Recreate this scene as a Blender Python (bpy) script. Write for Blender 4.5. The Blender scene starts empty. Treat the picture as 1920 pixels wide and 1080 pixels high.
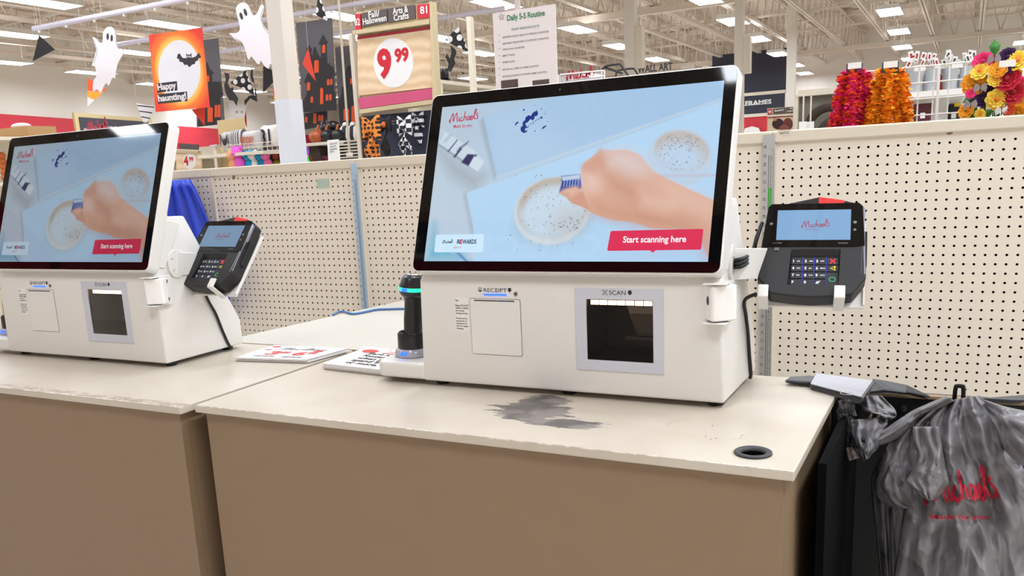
import bpy, bmesh, math, random
import numpy as np
from mathutils import Vector, Matrix, Euler

scene = bpy.context.scene
COL = scene.collection
rnd = random.Random(7)

# ------------------------------------------------------------------ camera
# X runs along the checkout counters, Y away from the customer, Z up (metres)
CAM = np.array([0.0, 0.0, 1.3095])
RM = np.array([[0.87804293, 0.47576218, -0.05187449],
               [0.05631587, -0.21035170, -0.97600240],
               [-0.47525691, 0.85405065, -0.21149079]])     # right, down, forward
FPX, CPX, CPY = 1643.6, 960 - 57.53, 540 + 137.76
cam_d = bpy.data.cameras.new('camera')
cam = bpy.data.objects.new('camera', cam_d)
COL.objects.link(cam)
cam.matrix_world = Matrix(((RM[0][0], -RM[1][0], -RM[2][0], CAM[0]),
                           (RM[0][1], -RM[1][1], -RM[2][1], CAM[1]),
                           (RM[0][2], -RM[1][2], -RM[2][2], CAM[2]),
                           (0, 0, 0, 1)))
cam_d.sensor_width = 36.0
cam_d.lens = FPX / 1920 * 36
cam_d.shift_x = 57.53 / 1920
cam_d.shift_y = 137.76 / 1920
cam_d.clip_start = 0.05
cam_d.clip_end = 200
scene.camera = cam

# ------------------------------------------------------------------ light and exposure
LAMP = 30.0                      # radiance of the fluorescent ceiling fixtures
world = bpy.data.worlds.new('store_air')
scene.world = world
world.use_nodes = True
world.node_tree.nodes['Background'].inputs[0].default_value = (1.0, 0.97, 0.93, 1)
world.node_tree.nodes['Background'].inputs[1].default_value = 0.35
scene.view_settings.view_transform = 'Standard'
scene.view_settings.look = 'None'
scene.view_settings.gamma = 1.0
scene.view_settings.use_curve_mapping = False
scene.view_settings.exposure = 0.0
scene.cycles.max_bounces = 8
scene.cycles.diffuse_bounces = 4
scene.cycles.glossy_bounces = 4
scene.cycles.transparent_max_bounces = 12
scene.cycles.sample_clamp_indirect = 4.0
scene.cycles.use_denoising = True

# ------------------------------------------------------------------ measuring helpers
def ray(px, py):
    return np.array([(px - CPX) / FPX, (py - CPY) / FPX, 1.0]) @ RM

def at(px, py, X=None, Y=None, Z=None, zc=None):
    """point of the place seen at photo pixel (px, py) on the plane X, Y or Z = const or at depth zc"""
    d = ray(px, py)
    if zc is not None: t = zc
    elif Z is not None: t = (Z - CAM[2]) / d[2]
    elif Y is not None: t = Y / d[1]
    else: t = X / d[0]
    return CAM + d * t

# ------------------------------------------------------------------ materials
def lin(c):
    out = []
    for v in c[:3]:
        v = v / 255.0
        out.append(v / 12.92 if v <= 0.04045 else ((v + 0.055) / 1.055) ** 2.4)
    return (*out, 1.0)

MATS = {}
def mat(name, rgb, rough=0.5, metal=0.0, emit=0.0, spec=0.5, noise=0.0, nscale=30.0, alpha=1.0, coat=0.0,
        bump=0.0, trans=0.0, ecol=None):
    if name in MATS: return MATS[name]
    m = bpy.data.materials.new(name)
    m.use_nodes = True
    nt = m.node_tree
    b = nt.nodes['Principled BSDF']
    b.inputs['Base Color'].default_value = lin(rgb)
    b.inputs['Roughness'].default_value = rough
    b.inputs['Metallic'].default_value = metal
    b.inputs['Specular IOR Level'].default_value = spec
    b.inputs['Alpha'].default_value = alpha
    b.inputs['Coat Weight'].default_value = coat
    b.inputs['Coat Roughness'].default_value = 0.05
    b.inputs['Transmission Weight'].default_value = trans
    if emit:
        b.inputs['Emission Color'].default_value = lin(ecol or rgb)
        b.inputs['Emission Strength'].default_value = emit
    if noise or bump:
        tc = nt.nodes.new('ShaderNodeTexCoord')
        nz = nt.nodes.new('ShaderNodeTexNoise')
        nz.inputs['Scale'].default_value = nscale
        nz.inputs['Detail'].default_value = 5
        nt.links.new(tc.outputs['Object'], nz.inputs['Vector'])
        if noise:
            mr = nt.nodes.new('ShaderNodeMapRange')
            mr.inputs['To Min'].default_value = 1 - noise
            mr.inputs['To Max'].default_value = 1 + noise
            nt.links.new(nz.outputs['Fac'], mr.inputs['Value'])
            hs = nt.nodes.new('ShaderNodeHueSaturation')
            hs.inputs['Color'].default_value = lin(rgb)
            nt.links.new(mr.outputs['Result'], hs.inputs['Value'])
            nt.links.new(hs.outputs['Color'], b.inputs['Base Color'])
        if bump:
            bp = nt.nodes.new('ShaderNodeBump')
            bp.inputs['Strength'].default_value = bump
            bp.inputs['Distance'].default_value = 0.002
            nt.links.new(nz.outputs['Fac'], bp.inputs['Height'])
            nt.links.new(bp.outputs['Normal'], b.inputs['Normal'])
    MATS[name] = m
    return m

# ------------------------------------------------------------------ mesh building
_fonts = {}
def text_geo(s, bold=0.0, shear=0.0, align='LEFT', spacing=1.0):
    """flat letters, cap height about 0.7, baseline at 0"""
    key = (s, bold, shear, align, spacing)
    if key in _fonts: return _fonts[key]
    cu = bpy.data.curves.new('lettering', 'FONT')
    cu.body = s; cu.size = 1.0; cu.offset = bold; cu.shear = shear
    cu.align_x = align; cu.space_character = spacing; cu.resolution_u = 3
    o = bpy.data.objects.new('lettering', cu)
    COL.objects.link(o)
    dg = bpy.context.evaluated_depsgraph_get()
    me = bpy.data.meshes.new_from_object(o.evaluated_get(dg))
    v = [tuple(p.co) for p in me.vertices]
    f = [tuple(p.vertices) for p in me.polygons]
    bpy.data.objects.remove(o); bpy.data.curves.remove(cu); bpy.data.meshes.remove(me)
    _fonts[key] = (v, f)
    return v, f

def catmull(pts, n=6, closed=False):
    P = [np.array(p, float) for p in pts]
    if len(P) < 3: return P
    out = []
    N = len(P)
    rng = range(N) if closed else range(N - 1)
    for i in rng:
        p1, p2 = P[i], P[(i + 1) % N]
        p0 = P[i - 1] if (i > 0 or closed) else p1
        p3 = P[(i + 2) % N] if (i + 2 < N or closed) else p2
        for k in range(n):
            t = k / n
            out.append(0.5 * ((2 * p1) + (-p0 + p2) * t + (2 * p0 - 5 * p1 + 4 * p2 - p3) * t * t + (-p0 + 3 * p1 - 3 * p2 + p3) * t ** 3))
    if not closed: out.append(P[-1])
    return out

def rrect(x0, x1, y0, y1, r, n=5):
    pts = []
    for cx, cy, a in ((x1 - r, y1 - r, 0), (x0 + r, y1 - r, 90), (x0 + r, y0 + r, 180), (x1 - r, y0 + r, 270)):
        for k in range(n + 1):
            t = math.radians(a + 90 * k / n)
            pts.append((cx + r * math.cos(t), cy + r * math.sin(t)))
    return pts

def ellipse(cx, cy, rx, ry, n=24, a0=0, a1=360):
    return [(cx + rx * math.cos(math.radians(a0 + (a1 - a0) * k / n)), cy + ry * math.sin(math.radians(a0 + (a1 - a0) * k / n)))
            for k in range(n if abs(a1 - a0) == 360 else n + 1)]

class MB:
    def __init__(s):
        s.v, s.f, s.m = [], [], []
    def add(s, verts, faces, mi=0):
        b = len(s.v)
        s.v += [tuple(float(c) for c in p) for p in verts]
        for f in faces:
            s.f.append(tuple(b + i for i in f)); s.m.append(mi)
        return s
    def box(s, x0, x1, y0, y1, z0, z1, mi=0):
        v = [(x, y, z) for z in (z0, z1) for y in (y0, y1) for x in (x0, x1)]
        return s.add(v, [(0, 2, 3, 1), (4, 5, 7, 6), (0, 1, 5, 4), (2, 6, 7, 3), (0, 4, 6, 2), (1, 3, 7, 5)], mi)
    def obox(s, c, ux, uy, uz, mi=0):
        """box about centre c with half-axis vectors"""
        c, ux, uy, uz = (np.array(q, float) for q in (c, ux, uy, uz))
        v = [c + a * ux + b * uy + d * uz for d in (-1, 1) for b in (-1, 1) for a in (-1, 1)]
        return s.add(v, [(0, 2, 3, 1), (4, 5, 7, 6), (0, 1, 5, 4), (2, 6, 7, 3), (0, 4, 6, 2), (1, 3, 7, 5)], mi)
    def prism(s, poly, d0, d1, axis='Y', mi=0, caps=True):
        def P(a, b, d):
            return (a, d, b) if axis == 'Y' else ((d, a, b) if axis == 'X' else (a, b, d))
        n = len(poly)
        v = [P(a, b, d0) for a, b in poly] + [P(a, b, d1) for a, b in poly]
        f = [(i, (i + 1) % n, n + (i + 1) % n, n + i) for i in range(n)]
        if caps: f += [tuple(range(n))[::-1], tuple(range(n, 2 * n))]
        return s.add(v, f, mi)
    def flat(s, poly, d, axis='Y', mi=0):
        def P(a, b):
            return (a, d, b) if axis == 'Y' else ((d, a, b) if axis == 'X' else (a, b, d))
        return s.add([P(a, b) for a, b in poly], [tuple(range(len(poly)))], mi)
    def ring(s, outer, inner, d0, d1, axis='Y', mi=0):
        """frame between two outlines with the same number of points"""
        def P(a, b, d):
            return (a, d, b) if axis == 'Y' else ((d, a, b) if axis == 'X' else (a, b, d))
        n = len(outer)
        v = [P(a, b, d) for d in (d0, d1) for L in (outer, inner) for a, b in L]
        f = []
        for i in range(n):
            j = (i + 1) % n
            f += [(i, j, n + j, n + i), (2 * n + i, 3 * n + i, 3 * n + j, 2 * n + j), (i, 2 * n + i, 2 * n + j, j), (n + i, n + j, 3 * n + j, 3 * n + i)]
        return s.add(v, f, mi)
    def tube(s, pts, r, n=8, mi=0, closed=False, caps=True):
        P = [np.array(p, float) for p in pts]
        N = len(P)
        rs = r if hasattr(r, '__len__') else [r] * N
        T = []
        for i in range(N):
            a = P[i - 1] if (i > 0 or closed) else P[i]
            b = P[(i + 1) % N] if (i < N - 1 or closed) else P[i]
            d = b - a
            T.append(d / (np.linalg.norm(d) + 1e-12))
        up = np.array([0, 0, 1.0]) if abs(T[0][2]) < 0.9 else np.array([1.0, 0, 0])
        v = []
        for i in range(N):
            u = up - T[i] * (up @ T[i])
            u /= np.linalg.norm(u) + 1e-12
            up = u
            w = np.cross(T[i], u)
            for k in range(n):
                t = 2 * math.pi * k / n
                v.append(P[i] + rs[i] * (math.cos(t) * u + math.sin(t) * w))
        f = []
        for i in range(N if closed else N - 1):
            j = (i + 1) % N
            for k in range(n):
                l = (k + 1) % n
                f.append((i * n + k, i * n + l, j * n + l, j * n + k))
        if caps and not closed:
            f += [tuple(range(n))[::-1], tuple(range((N - 1) * n, N * n))]
        return s.add(v, f, mi)
    def lathe(s, prof, c=(0, 0, 0), n=24, mi=0, sx=1.0, sy=1.0, capped=True):
        v, f = [], []
        for r, z in prof:
            for k in range(n):
                t = 2 * math.pi * k / n
                v.append((c[0] + sx * r * math.cos(t), c[1] + sy * r * math.sin(t), c[2] + z))
        for i in range(len(prof) - 1):
            for k in range(n):
                l = (k + 1) % n
                f.append((i * n + k, i * n + l, (i + 1) * n + l, (i + 1) * n + k))
        if capped: f += [tuple(range(n))[::-1], tuple(range((len(prof) - 1) * n, len(prof) * n))]
        return s.add(v, f, mi)
    def ball(s, c, rx, ry=None, rz=None, n=12, m=8, mi=0):
        ry = ry or rx; rz = rz or rx
        prof = [(math.sin(math.pi * i / m), -math.cos(math.pi * i / m)) for i in range(m + 1)]
        v, f = [], []
        for r, z in prof:
            for k in range(n):
                t = 2 * math.pi * k / n
                v.append((c[0] + rx * r * math.cos(t), c[1] + ry * r * math.sin(t), c[2] + rz * z))
        for i in range(m):
            for k in range(n):
                l = (k + 1) % n
                f.append((i * n + k, i * n + l, (i + 1) * n + l, (i + 1) * n + k))
        return s.add(v, f, mi)
    def text(s, body, o, u, v, size, mi=0, bold=0.0, shear=0.0, align='LEFT', spacing=1.0, fit=None):
        """letters on the plane o + a*u + b*v; fit = total width"""
        vs, fs = text_geo(body, bold, shear, align, spacing)
        o, u, v = (np.array(q, float) for q in (o, u, v))
        kx = 1.0
        if fit and vs:
            kx = fit / (size * (max(p[0] for p in vs) - min(p[0] for p in vs)))
        return s.add([o + u * p[0] * size * kx + v * p[1] * size for p in vs], fs, mi)
    def ribbon(s, pts, w, o, u, v, mi=0):
        """pen stroke of width w drawn through 2-D points on a plane"""
        P = [np.array(p[:2], float) for p in pts]
        o, u, v = (np.array(q, float) for q in (o, u, v))
        vs = []
        for i in range(len(P)):
            d = P[min(i + 1, len(P) - 1)] - P[max(i - 1, 0)]
            d /= np.linalg.norm(d) + 1e-12
            nn = np.array([-d[1], d[0]]) * w / 2
            for q in (P[i] + nn, P[i] - nn): vs.append(o + u * q[0] + v * q[1])
        return s.add(vs, [(2 * i, 2 * i + 1, 2 * i + 3, 2 * i + 2) for i in range(len(P) - 1)], mi)
    def mesh(s, name, mats, smooth=False, recalc=True):
        me = bpy.data.meshes.new(name)
        me.from_pydata(s.v, [], s.f)
        for m in mats: me.materials.append(m)
        me.polygons.foreach_set('material_index', s.m)
        if smooth: me.polygons.foreach_set('use_smooth', [True] * len(s.f))
        if recalc:
            bm = bmesh.new(); bm.from_mesh(me)
            bmesh.ops.recalc_face_normals(bm, faces=bm.faces)
            bm.to_mesh(me); bm.free()
        me.update()
        return me
    def build(s, name, mats, parent=None, smooth=False, bevel=0.0, seg=2, recalc=True, auto=False, kind=None):
        if not isinstance(mats, (list, tuple)): mats = [mats]
        o = bpy.data.objects.new(name, s.mesh(name, mats, smooth, recalc))
        COL.objects.link(o)
        if parent: o.parent = parent
        if bevel:
            m = o.modifiers.new('bevel', 'BEVEL'); m.width = bevel; m.segments = seg
            m.limit_method = 'ANGLE'; m.angle_limit = math.radians(35)
        if kind: o['kind'] = kind
        return o

def smooth_angle(o, deg=35):
    """smooth shading that keeps creases"""
    bm = bmesh.new(); bm.from_mesh(o.data)
    for e in bm.edges:
        e.smooth = not (len(e.link_faces) == 2 and e.calc_face_angle(0) > math.radians(deg))
    for f in bm.faces: f.smooth = True
    bm.to_mesh(o.data); bm.free()
    return o

def carve(o, cutters):
    """bake o's modifiers, then cut holes with the given MBs"""
    tmp = []
    par = o.parent; o.parent = None
    for c in cutters:
        t = bpy.data.objects.new('cutter', c.mesh('cutter', []))
        COL.objects.link(t); tmp.append(t)
        m = o.modifiers.new('cut', 'BOOLEAN'); m.operation = 'DIFFERENCE'; m.object = t; m.solver = 'EXACT'
    dg = bpy.context.evaluated_depsgraph_get()
    me = bpy.data.meshes.new_from_object(o.evaluated_get(dg))
    old = o.data
    o.modifiers.clear(); o.data = me; o.parent = par
    bpy.data.meshes.remove(old)
    for t in tmp:
        d = t.data; bpy.data.objects.remove(t); bpy.data.meshes.remove(d)
    return o

def tag(o, label, cat, group=None, kind=None):
    o['label'] = label; o['category'] = cat
    if group: o['group'] = group
    if kind: o['kind'] = kind
    return o

def thing(name, label, cat, loc=(0, 0, 0), rot=(0, 0, 0), group=None):
    o = bpy.data.objects.new(name, None)
    COL.objects.link(o)
    o.location = Vector([float(c) for c in loc]); o.rotation_euler = rot
    o.empty_display_size = 0.05
    return tag(o, label, cat, group)

def dup(root, loc, rot=None, label=None, group=None, scale=None):
    def cp(o, par):
        c = o.copy(); COL.objects.link(c); c.parent = par
        for ch in list(o.children): cp(ch, c)
        return c
    r = cp(root, None)
    r.location = Vector([float(c) for c in loc])
    if rot is not None: r.rotation_euler = rot
    if scale is not None: r.scale = (scale,) * 3
    if label: r['label'] = label
    if group: r['group'] = group
    return r

class Board:
    """vertical plane through the point seen at (px, py) at depth zc; local u to the right, v up, +Y away"""
    def __init__(s, px, py, zc, yaw=0.0):
        s.o = at(px, py, zc=zc); s.yaw = yaw
        s.u = np.array([math.cos(yaw), math.sin(yaw), 0]); s.n = np.array([-math.sin(yaw), math.cos(yaw), 0])
    def uv(s, px, py):
        d = ray(px, py)
        t = ((s.o - CAM) @ s.n) / (d @ s.n)
        q = CAM + d * t - s.o
        return (float(q @ s.u), float(q[2]))
    def poly(s, pts): return [s.uv(*p) for p in pts]
    def root(s, name, label, cat, group=None):
        return thing(name, label, cat, s.o, (0, 0, s.yaw), group)

# ------------------------------------------------------------------ the craft store's script lettering (pen strokes, x 0-340, y up 0-130)
LOGO = [
 [(2, 42), (14, 4), (20, 50), (36, 98), (44, 95), (48, 50), (54, 16), (68, 70), (82, 104), (89, 92), (94, 40), (104, 8)],
 [(117, 58), (119, 22), (124, 18), (134, 24)],
 [(130, 86), (134, 88)],
 [(157, 56), (145, 54), (137, 34), (142, 17), (154, 14), (166, 26)],
 [(184, 116), (178, 60), (174, 16)],
 [(175, 36), (188, 58), (198, 54), (200, 30), (204, 18)],
 [(240, 60), (226, 60), (216, 36), (222, 20), (232, 22), (241, 44), (243, 60), (243, 30), (250, 20)],
 [(256, 34), (272, 48), (272, 60), (260, 58), (254, 36), (260, 20), (274, 22), (292, 60), (312, 112), (312, 126), (302, 124), (294, 80), (296, 40), (306, 20)],
 [(336, 88), (322, 82), (320, 72), (334, 58), (338, 42), (326, 26), (314, 30)],
]
def logo(mb, o, u, v, width, mi=0, pen=9.0):
    k = width / 340.0
    for st in LOGO:
        mb.ribbon([p * k for p in catmull(st, 5)], pen * k, o, u, v, mi)
# ================================================================== THE STORE HALL
M_ceil = mat('deck_paint', (208, 194, 175), 0.8, noise=0.05, nscale=2)
M_steel = mat('joist_paint', (218, 205, 188), 0.6)
M_wall = mat('wall_paint', (232, 226, 214), 0.8, noise=0.02, nscale=3)
M_red = mat('red_band', (206, 48, 62), 0.6, noise=0.03, nscale=4)
M_floor = mat('floor_tile', (206, 200, 190), 0.35, noise=0.06, nscale=4)
M_cream = mat('cream_metal', (226, 216, 196), 0.45, noise=0.015, nscale=12)
M_navy = mat('navy_fascia', (44, 46, 62), 0.6, noise=0.05, nscale=3)
M_white = mat('white_paint', (240, 238, 232), 0.5)
M_black = mat('black_plastic', (10, 10, 11), 0.28)
M_dark = mat('dark_void', (10, 9, 9), 0.9)
M_paper = mat('white_paper', (244, 242, 240), 0.7)

def wall_x(y): return -20.93 - 0.283 * (y - 14.0)
floor = MB().box(-34, 11, -3.5, 40, -0.05, 0).build('floor', M_floor, kind='structure')

ceiling = MB()
n = 0
x = -34.0
while x < 11:                                   # ribbed steel deck
    ceiling.prism([(x, 5.62), (x + 0.3, 5.62), (x + 0.34, 5.66), (x + 0.56, 5.66), (x + 0.6, 5.62), (x + 0.6, 5.7), (x, 5.7)], -3.5, 40, 'Y')
    x += 0.6
ceiling = ceiling.build('ceiling', M_ceil, kind='structure')

for k in range(29):                             # open web joists running away from the checkouts
    jx = 7.6 - 1.25 * k
    j = MB()
    ys = max(-3.25, 14 - (jx + 20.93) / .283 + .4)
    for zz in (4.62, 5.5):
        j.box(jx - 0.06, jx - 0.012, ys, 36.6, zz - 0.035, zz + 0.035)
        j.box(jx + 0.012, jx + 0.06, ys, 36.6, zz - 0.035, zz + 0.035)
    yy = max(5.0, ys)
    while yy < 36:
        j.tube([(jx, yy, 4.62), (jx, yy + 0.45, 5.5), (jx, yy + 0.9, 4.62)], 0.018, 4)
        yy += 0.9
    j.build('joist', M_steel, ceiling)
for gy in (8.2, 12.0, 16.2, 19.4, 23.8, 27.4, 31.0, 34.2):
    g = MB()
    if gy in (19.4, 31.0):
        g.box(wall_x(gy) + .1, 8.6, gy - 0.08, gy + 0.08, 4.42, 4.56); g.box(wall_x(gy) + .1, 8.6, gy - 0.08, gy + 0.08, 5.44, 5.58)
        for q in range(int((8.2 - wall_x(gy)) / .6)):
            g.tube([(8.4 - q * 0.6, gy, 4.5), (8.1 - q * 0.6, gy, 5.5), (7.8 - q * 0.6, gy, 4.5)], 0.022, 4)
        g.build('girder', M_steel, ceiling)
    else:
        g.box(wall_x(gy) + .1, 8.6, gy - 0.025, gy + 0.025, 4.70, 4.75)
        g.box(wall_x(gy) + .1, 8.6, gy + 0.4, gy + 0.44, 5.38, 5.42)
        g.build('bridging_bar', M_steel, ceiling)

# walls: the left one is not square with the checkouts
wl = MB()
y0, y1 = -3.5, 37.0
wl.add([(wall_x(y0), y0, 0), (wall_x(y1), y1, 0), (wall_x(y1), y1, 5.62), (wall_x(y0), y0, 5.62),
        (wall_x(y0) - .2, y0, 0), (wall_x(y1) - .2, y1, 0), (wall_x(y1) - .2, y1, 5.62), (wall_x(y0) - .2, y0, 5.62)],
       [(0, 1, 2, 3), (4, 5, 6, 7), (0, 1, 5, 4), (3, 2, 6, 7), (1, 2, 6, 5), (0, 3, 7, 4)])
wall_left = wl.build('wall_left', M_wall, kind='structure')
bd = MB()
bd.add([(wall_x(y0) + .001, y0, 2.3), (wall_x(y1) + .001, y1, 2.3), (wall_x(y1) + .001, y1, 3.3), (wall_x(y0) + .001, y0, 3.3),
        (wall_x(y0) + .03, y0, 2.3), (wall_x(y1) + .03, y1, 2.3), (wall_x(y1) + .03, y1, 3.3), (wall_x(y0) + .03, y0, 3.3)],
       [(0, 1, 2, 3), (4, 5, 6, 7), (0, 1, 5, 4), (3, 2, 6, 7), (1, 2, 6, 5), (0, 3, 7, 4)])
bd.build('red_band', M_red, wall_left)
wall_back = MB().box(-28, 9, 36.7, 36.9, 0, 5.62).build('wall_back', M_wall, kind='structure')
MB().box(-28, -1, 36.66, 36.7, 2.3, 3.3).build('red_band', M_red, wall_back)
wall_right = MB().box(8.8, 9, -3.3, 36.69, 0, 5.62).build('wall_right', M_wall, kind='structure')
wall_front = MB().box(wall_x(-3.3), 9, -3.5, -3.3, 0, 5.62).build('wall_front', M_wall, kind='structure')
wall_front['kind'] = 'structure'
M_fas = mat('fascia_slate', (96, 100, 116), .6)
MB().box(-9.6, 6, -3.298, -3.27, 3.2, 4.15).build('red_band', M_red, wall_front)
MB().prism([(-14.5, 3.2), (-9.62, 3.2), (-9.45, 4.1), (-11.4, 5.1), (-14.5, 5.1)], -3.298, -3.27).build('red_panel', M_red, wall_front)
MB().box(-9.0, 3, -3.298, -3.27, 4.151, 4.6).build('sign_fascia', M_fas, wall_front)
MB().box(-9.0, 3, -3.298, -3.24, 4.601, 4.71).build('wood_trim', mat('trim_wood', (206, 182, 138), .5), wall_front)
ck = MB(); ck.text('CHECKOUT', (-2.66, -3.262, 4.19), (-1, 0, 0), (0, 0, 1), .33, bold=.025, fit=2.15)
for q in range(8):
    ck.box(-2.66 - q * .27 - .19, -2.66 - q * .27 - .03, -3.264, -3.26, 4.185, 4.205)
ck.build('sign_lettering', M_white, wall_front, recalc=False)

# white steel columns
def column(px, py, zc, w, label, wrap=None, box=False):
    c = at(px, py, zc=zc)
    o = thing('store_column', label, 'column', (c[0] - w / 2, c[1] + w / 2, 0), group='white steel columns')
    MB().box(-w / 2, w / 2, -w / 2, w / 2, 0, 5.58).build('shaft', mat('column_paint', (228, 220, 208), 0.5), o, bevel=0.006)
    if wrap: MB().box(-w / 2 - .004, w / 2 + .004, -w / 2 - .004, w / 2 + .004, 0, wrap).build('column_wrap', mat('column_wrap', (226, 230, 238), 0.35), o)
    MB().box(-w / 2 - .05, w / 2 + .05, -w / 2 - .05, w / 2 + .05, 0, 0.02).build('base_plate', M_steel, o)
    if box:
        MB().box(w / 2, w / 2 + .12, -.08, .08, 2.75, 3.35).build('junction_box', M_cream, o, bevel=.01)
    return o
column(553, 300, 7.8, 0.165, 'white square column between the two ghost and castle hangings', wrap=2.02)
column(1190, 110, 13.5, 0.165, 'slim white column rising above the big front monitor', box=True)
column(1392, 200, 15.5, 0.15, 'white column just left of the FRAMES sign', box=True)
column(1490, 160, 21.0, 0.2, 'far white column right of the FRAMES sign')

# fluorescent fixtures: open white reflectors with a bright lens, hung on wires
M_lens = mat('lamp_lens', (255, 250, 240), 0.4, emit=LAMP, ecol=(235, 243, 255))
M_fix = mat('fixture_white', (236, 232, 224), 0.5)
def lamp_mesh():
    h = MB()
    h.prism([(-.24, 0), (-.22, 0.09), (.22, 0.09), (.24, 0)], -.61, -.595); h.prism([(-.24, 0), (-.22, 0.09), (.22, 0.09), (.24, 0)], .595, .61)
    h.prism([(-.24, 0), (-.232, 0), (-.212, .082), (.212, .082), (.232, 0), (.24, 0), (.22, .09), (-.22, .09)], -.595, .595)
    d = MB()
    d.add([(-.225, -.59, .012), (.225, -.59, .012), (.225, .59, .012), (-.225, .59, .012)], [(0, 3, 2, 1)])
    h2 = MB(); h2.add([(-.19, -.57, .0915), (.19, -.57, .0915), (.19, .57, .0915), (-.19, .57, .0915)], [(0, 1, 2, 3)])  # upward glowing face, added on the housing to brighten the ceiling
    return h, d, h2, [MB().tube([(0, yy, .09), (0, yy, 1.4)], .004, 4) for yy in (-.5, .5)]
h, d, h2, w = lamp_mesh()
lamp0 = thing('ceiling_light', 'ceiling light', 'ceiling light', (0, 0, 4.2), group='fluorescent ceiling lights')
h.build('housing', M_fix, lamp0); d.build('lens', M_lens, lamp0, recalc=False); h2.build('added_uplight', mat('added_uplight', (255, 252, 246), .4, emit=LAMP * .16, ecol=(246, 248, 255)), lamp0, recalc=False); [q.build('hanging_wire', M_steel, lamp0) for q in w]
LAMPS = [(-12.7, 9.46), (-12.93, 12.2), (-15.52, 10.9), (-15.96, 13.99), (-19.27, 15.5), (-16.5, 17.5), (-10.19, 13.7), (-11.5, 15.75), (-7.6, 18.74),
         (-4.47, 17.2), (-4.66, 20.43), (-4.85, 23.9), (-5.05, 27.9), (-5.24, 31.85), (-5.46, 35.3), (-1.67, 21.9), (-1.73, 25.66), (-1.88, 29.57),
         (-10.9, 20.45), (-7.9, 22.2), (-8.1, 25.86), (-7.54, 14.8), (1.21, 31.77), (-18.8, 12.85), (-10.3, 17.55), (-20.4, 22.3)]
WHERE = {0: 'over the left wall, cut by the top edge of the photo', 1: 'behind the orange moon poster', 2: 'second from the left edge, above the black pennant',
         3: 'right of the small white ghost', 4: 'behind the small white ghost', 5: 'left of the white square column', 6: 'above the price sign, left of it',
         7: 'just left of the price sign', 8: 'right of the green-headed notice', 9: 'cut by the top edge above the big monitor', 10: 'nearest of the row leading to the FRAMES sign',
         11: 'second of the row leading to the FRAMES sign', 12: 'third of the row leading to the FRAMES sign', 13: 'fourth of the row leading to the FRAMES sign',
         14: 'farthest of the row leading to the FRAMES sign', 15: 'nearest of the row above the buckets', 16: 'second of the row above the buckets', 17: 'third of the row above the buckets',
         18: 'left of the notice beside the dotted streamer', 19: 'left of the slim white column', 20: 'right of the slim white column', 21: 'behind the top of the notice',
         22: 'at the right edge of the photo above the flowers', 23: 'at the left edge of the photo', 24: 'right of the price sign', 25: 'low behind the bat streamer'}
for i, (lx, ly) in enumerate(LAMPS):
    lab = 'bright fluorescent ceiling light ' + WHERE[i]
    if i == 0:
        lamp0.location = (lx, ly, 4.2); lamp0['label'] = lab
    else:
        dup(lamp0, (lx, ly, 4.2), label=lab)
for gy in (-.81, 2.7, 6.2, 9.7, 13.2, 16.7):                       # the same rows go on over the checkouts
    for gx in (-13.9, -11.4, -8.9, -6.25, -3.65, -1.06, 1.55, 4.1, 6.7):
        if gy < 0 and gx not in (-11.4, -6.25, -1.06, 1.55, 4.1): continue  # front row holds one extra lamp, added to brighten the right pegboard
        if gy > 8.5 and gx < -2 or gy > 12 and gx < 1: continue
        if gx < wall_x(gy) + 1 or any(abs(gx - a) < 1.2 and abs(gy - b) < 1.8 for a, b in LAMPS): continue
        dup(lamp0, (gx, gy, 4.2), label='fluorescent ceiling light over the checkout lanes, out of the photo')

for gx, gy in ((-16.8, 21.2), (-17.0, 25.2), (-14.0, 21.6), (-14.0, 25.6), (-20.4, 26.2), (-17.2, 29.4), (-14.0, 29.4), (-20.6, 30.2), (-11.0, 28.2), (-11.0, 24.3), (-20.4, 18.6), (-22.3, 22.4), (-22.6, 26.6), (-17.0, 33.2), (-11.0, 32.0), (-8.1, 29.8), (-8.1, 33.6), (4.1, 20.4), (4.1, 24.2), (4.1, 28.2), (4.1, 32.0), (1.3, 35.4), (-1.9, 33.6), (6.9, 34.0), (1.55, 1.0), (4.1, 1.0)):  # lamps added to brighten the dark far walls and the right pegboard
    dup(lamp0, (gx, gy, 4.2), label='fluorescent ceiling light added to brighten the walls and pegboard, mostly out of sight')

# hanging rails for the seasonal banners
M_pipe = mat('rail_lilac_white', (226, 220, 232), 0.4)
def rail(x0, x1, y, z, label, n):
    o = thing('banner_rail', label, 'hanging rail', (x0, y, z), group='ceiling banner rails')
    MB().tube([(0, 0, 0), (x1 - x0, 0, 0)], .032, 10).build('pipe', M_pipe, o, smooth=True)
    for k in range(n):
        xx = .15 + (x1 - x0 - .3) * k / (n - 1)
        MB().tube([(xx, 0, .03), (xx, 0, 2.2)], .003, 4).build('hanging_wire', M_steel, o)
    for k in range(2 * n):
        xx = .1 + (x1 - x0 - .2) * k / (2 * n - 1)
        MB().box(xx - .01, xx + .01, -.012, .012, -.055, -.03).build('clip', M_white, o)
rail(-10.15, -4.4, 7.42, 3.3, 'lilac white hanging rail nearest, above the small ghost', 6)
rail(-10.65, -4.3, 8.95, 3.3, 'lilac white hanging rail in the middle, behind the orange moon poster', 7)
rail(-10.35, -5.25, 10.5, 3.3, 'lilac white hanging rail farthest, ending left of the notice', 6)

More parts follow.
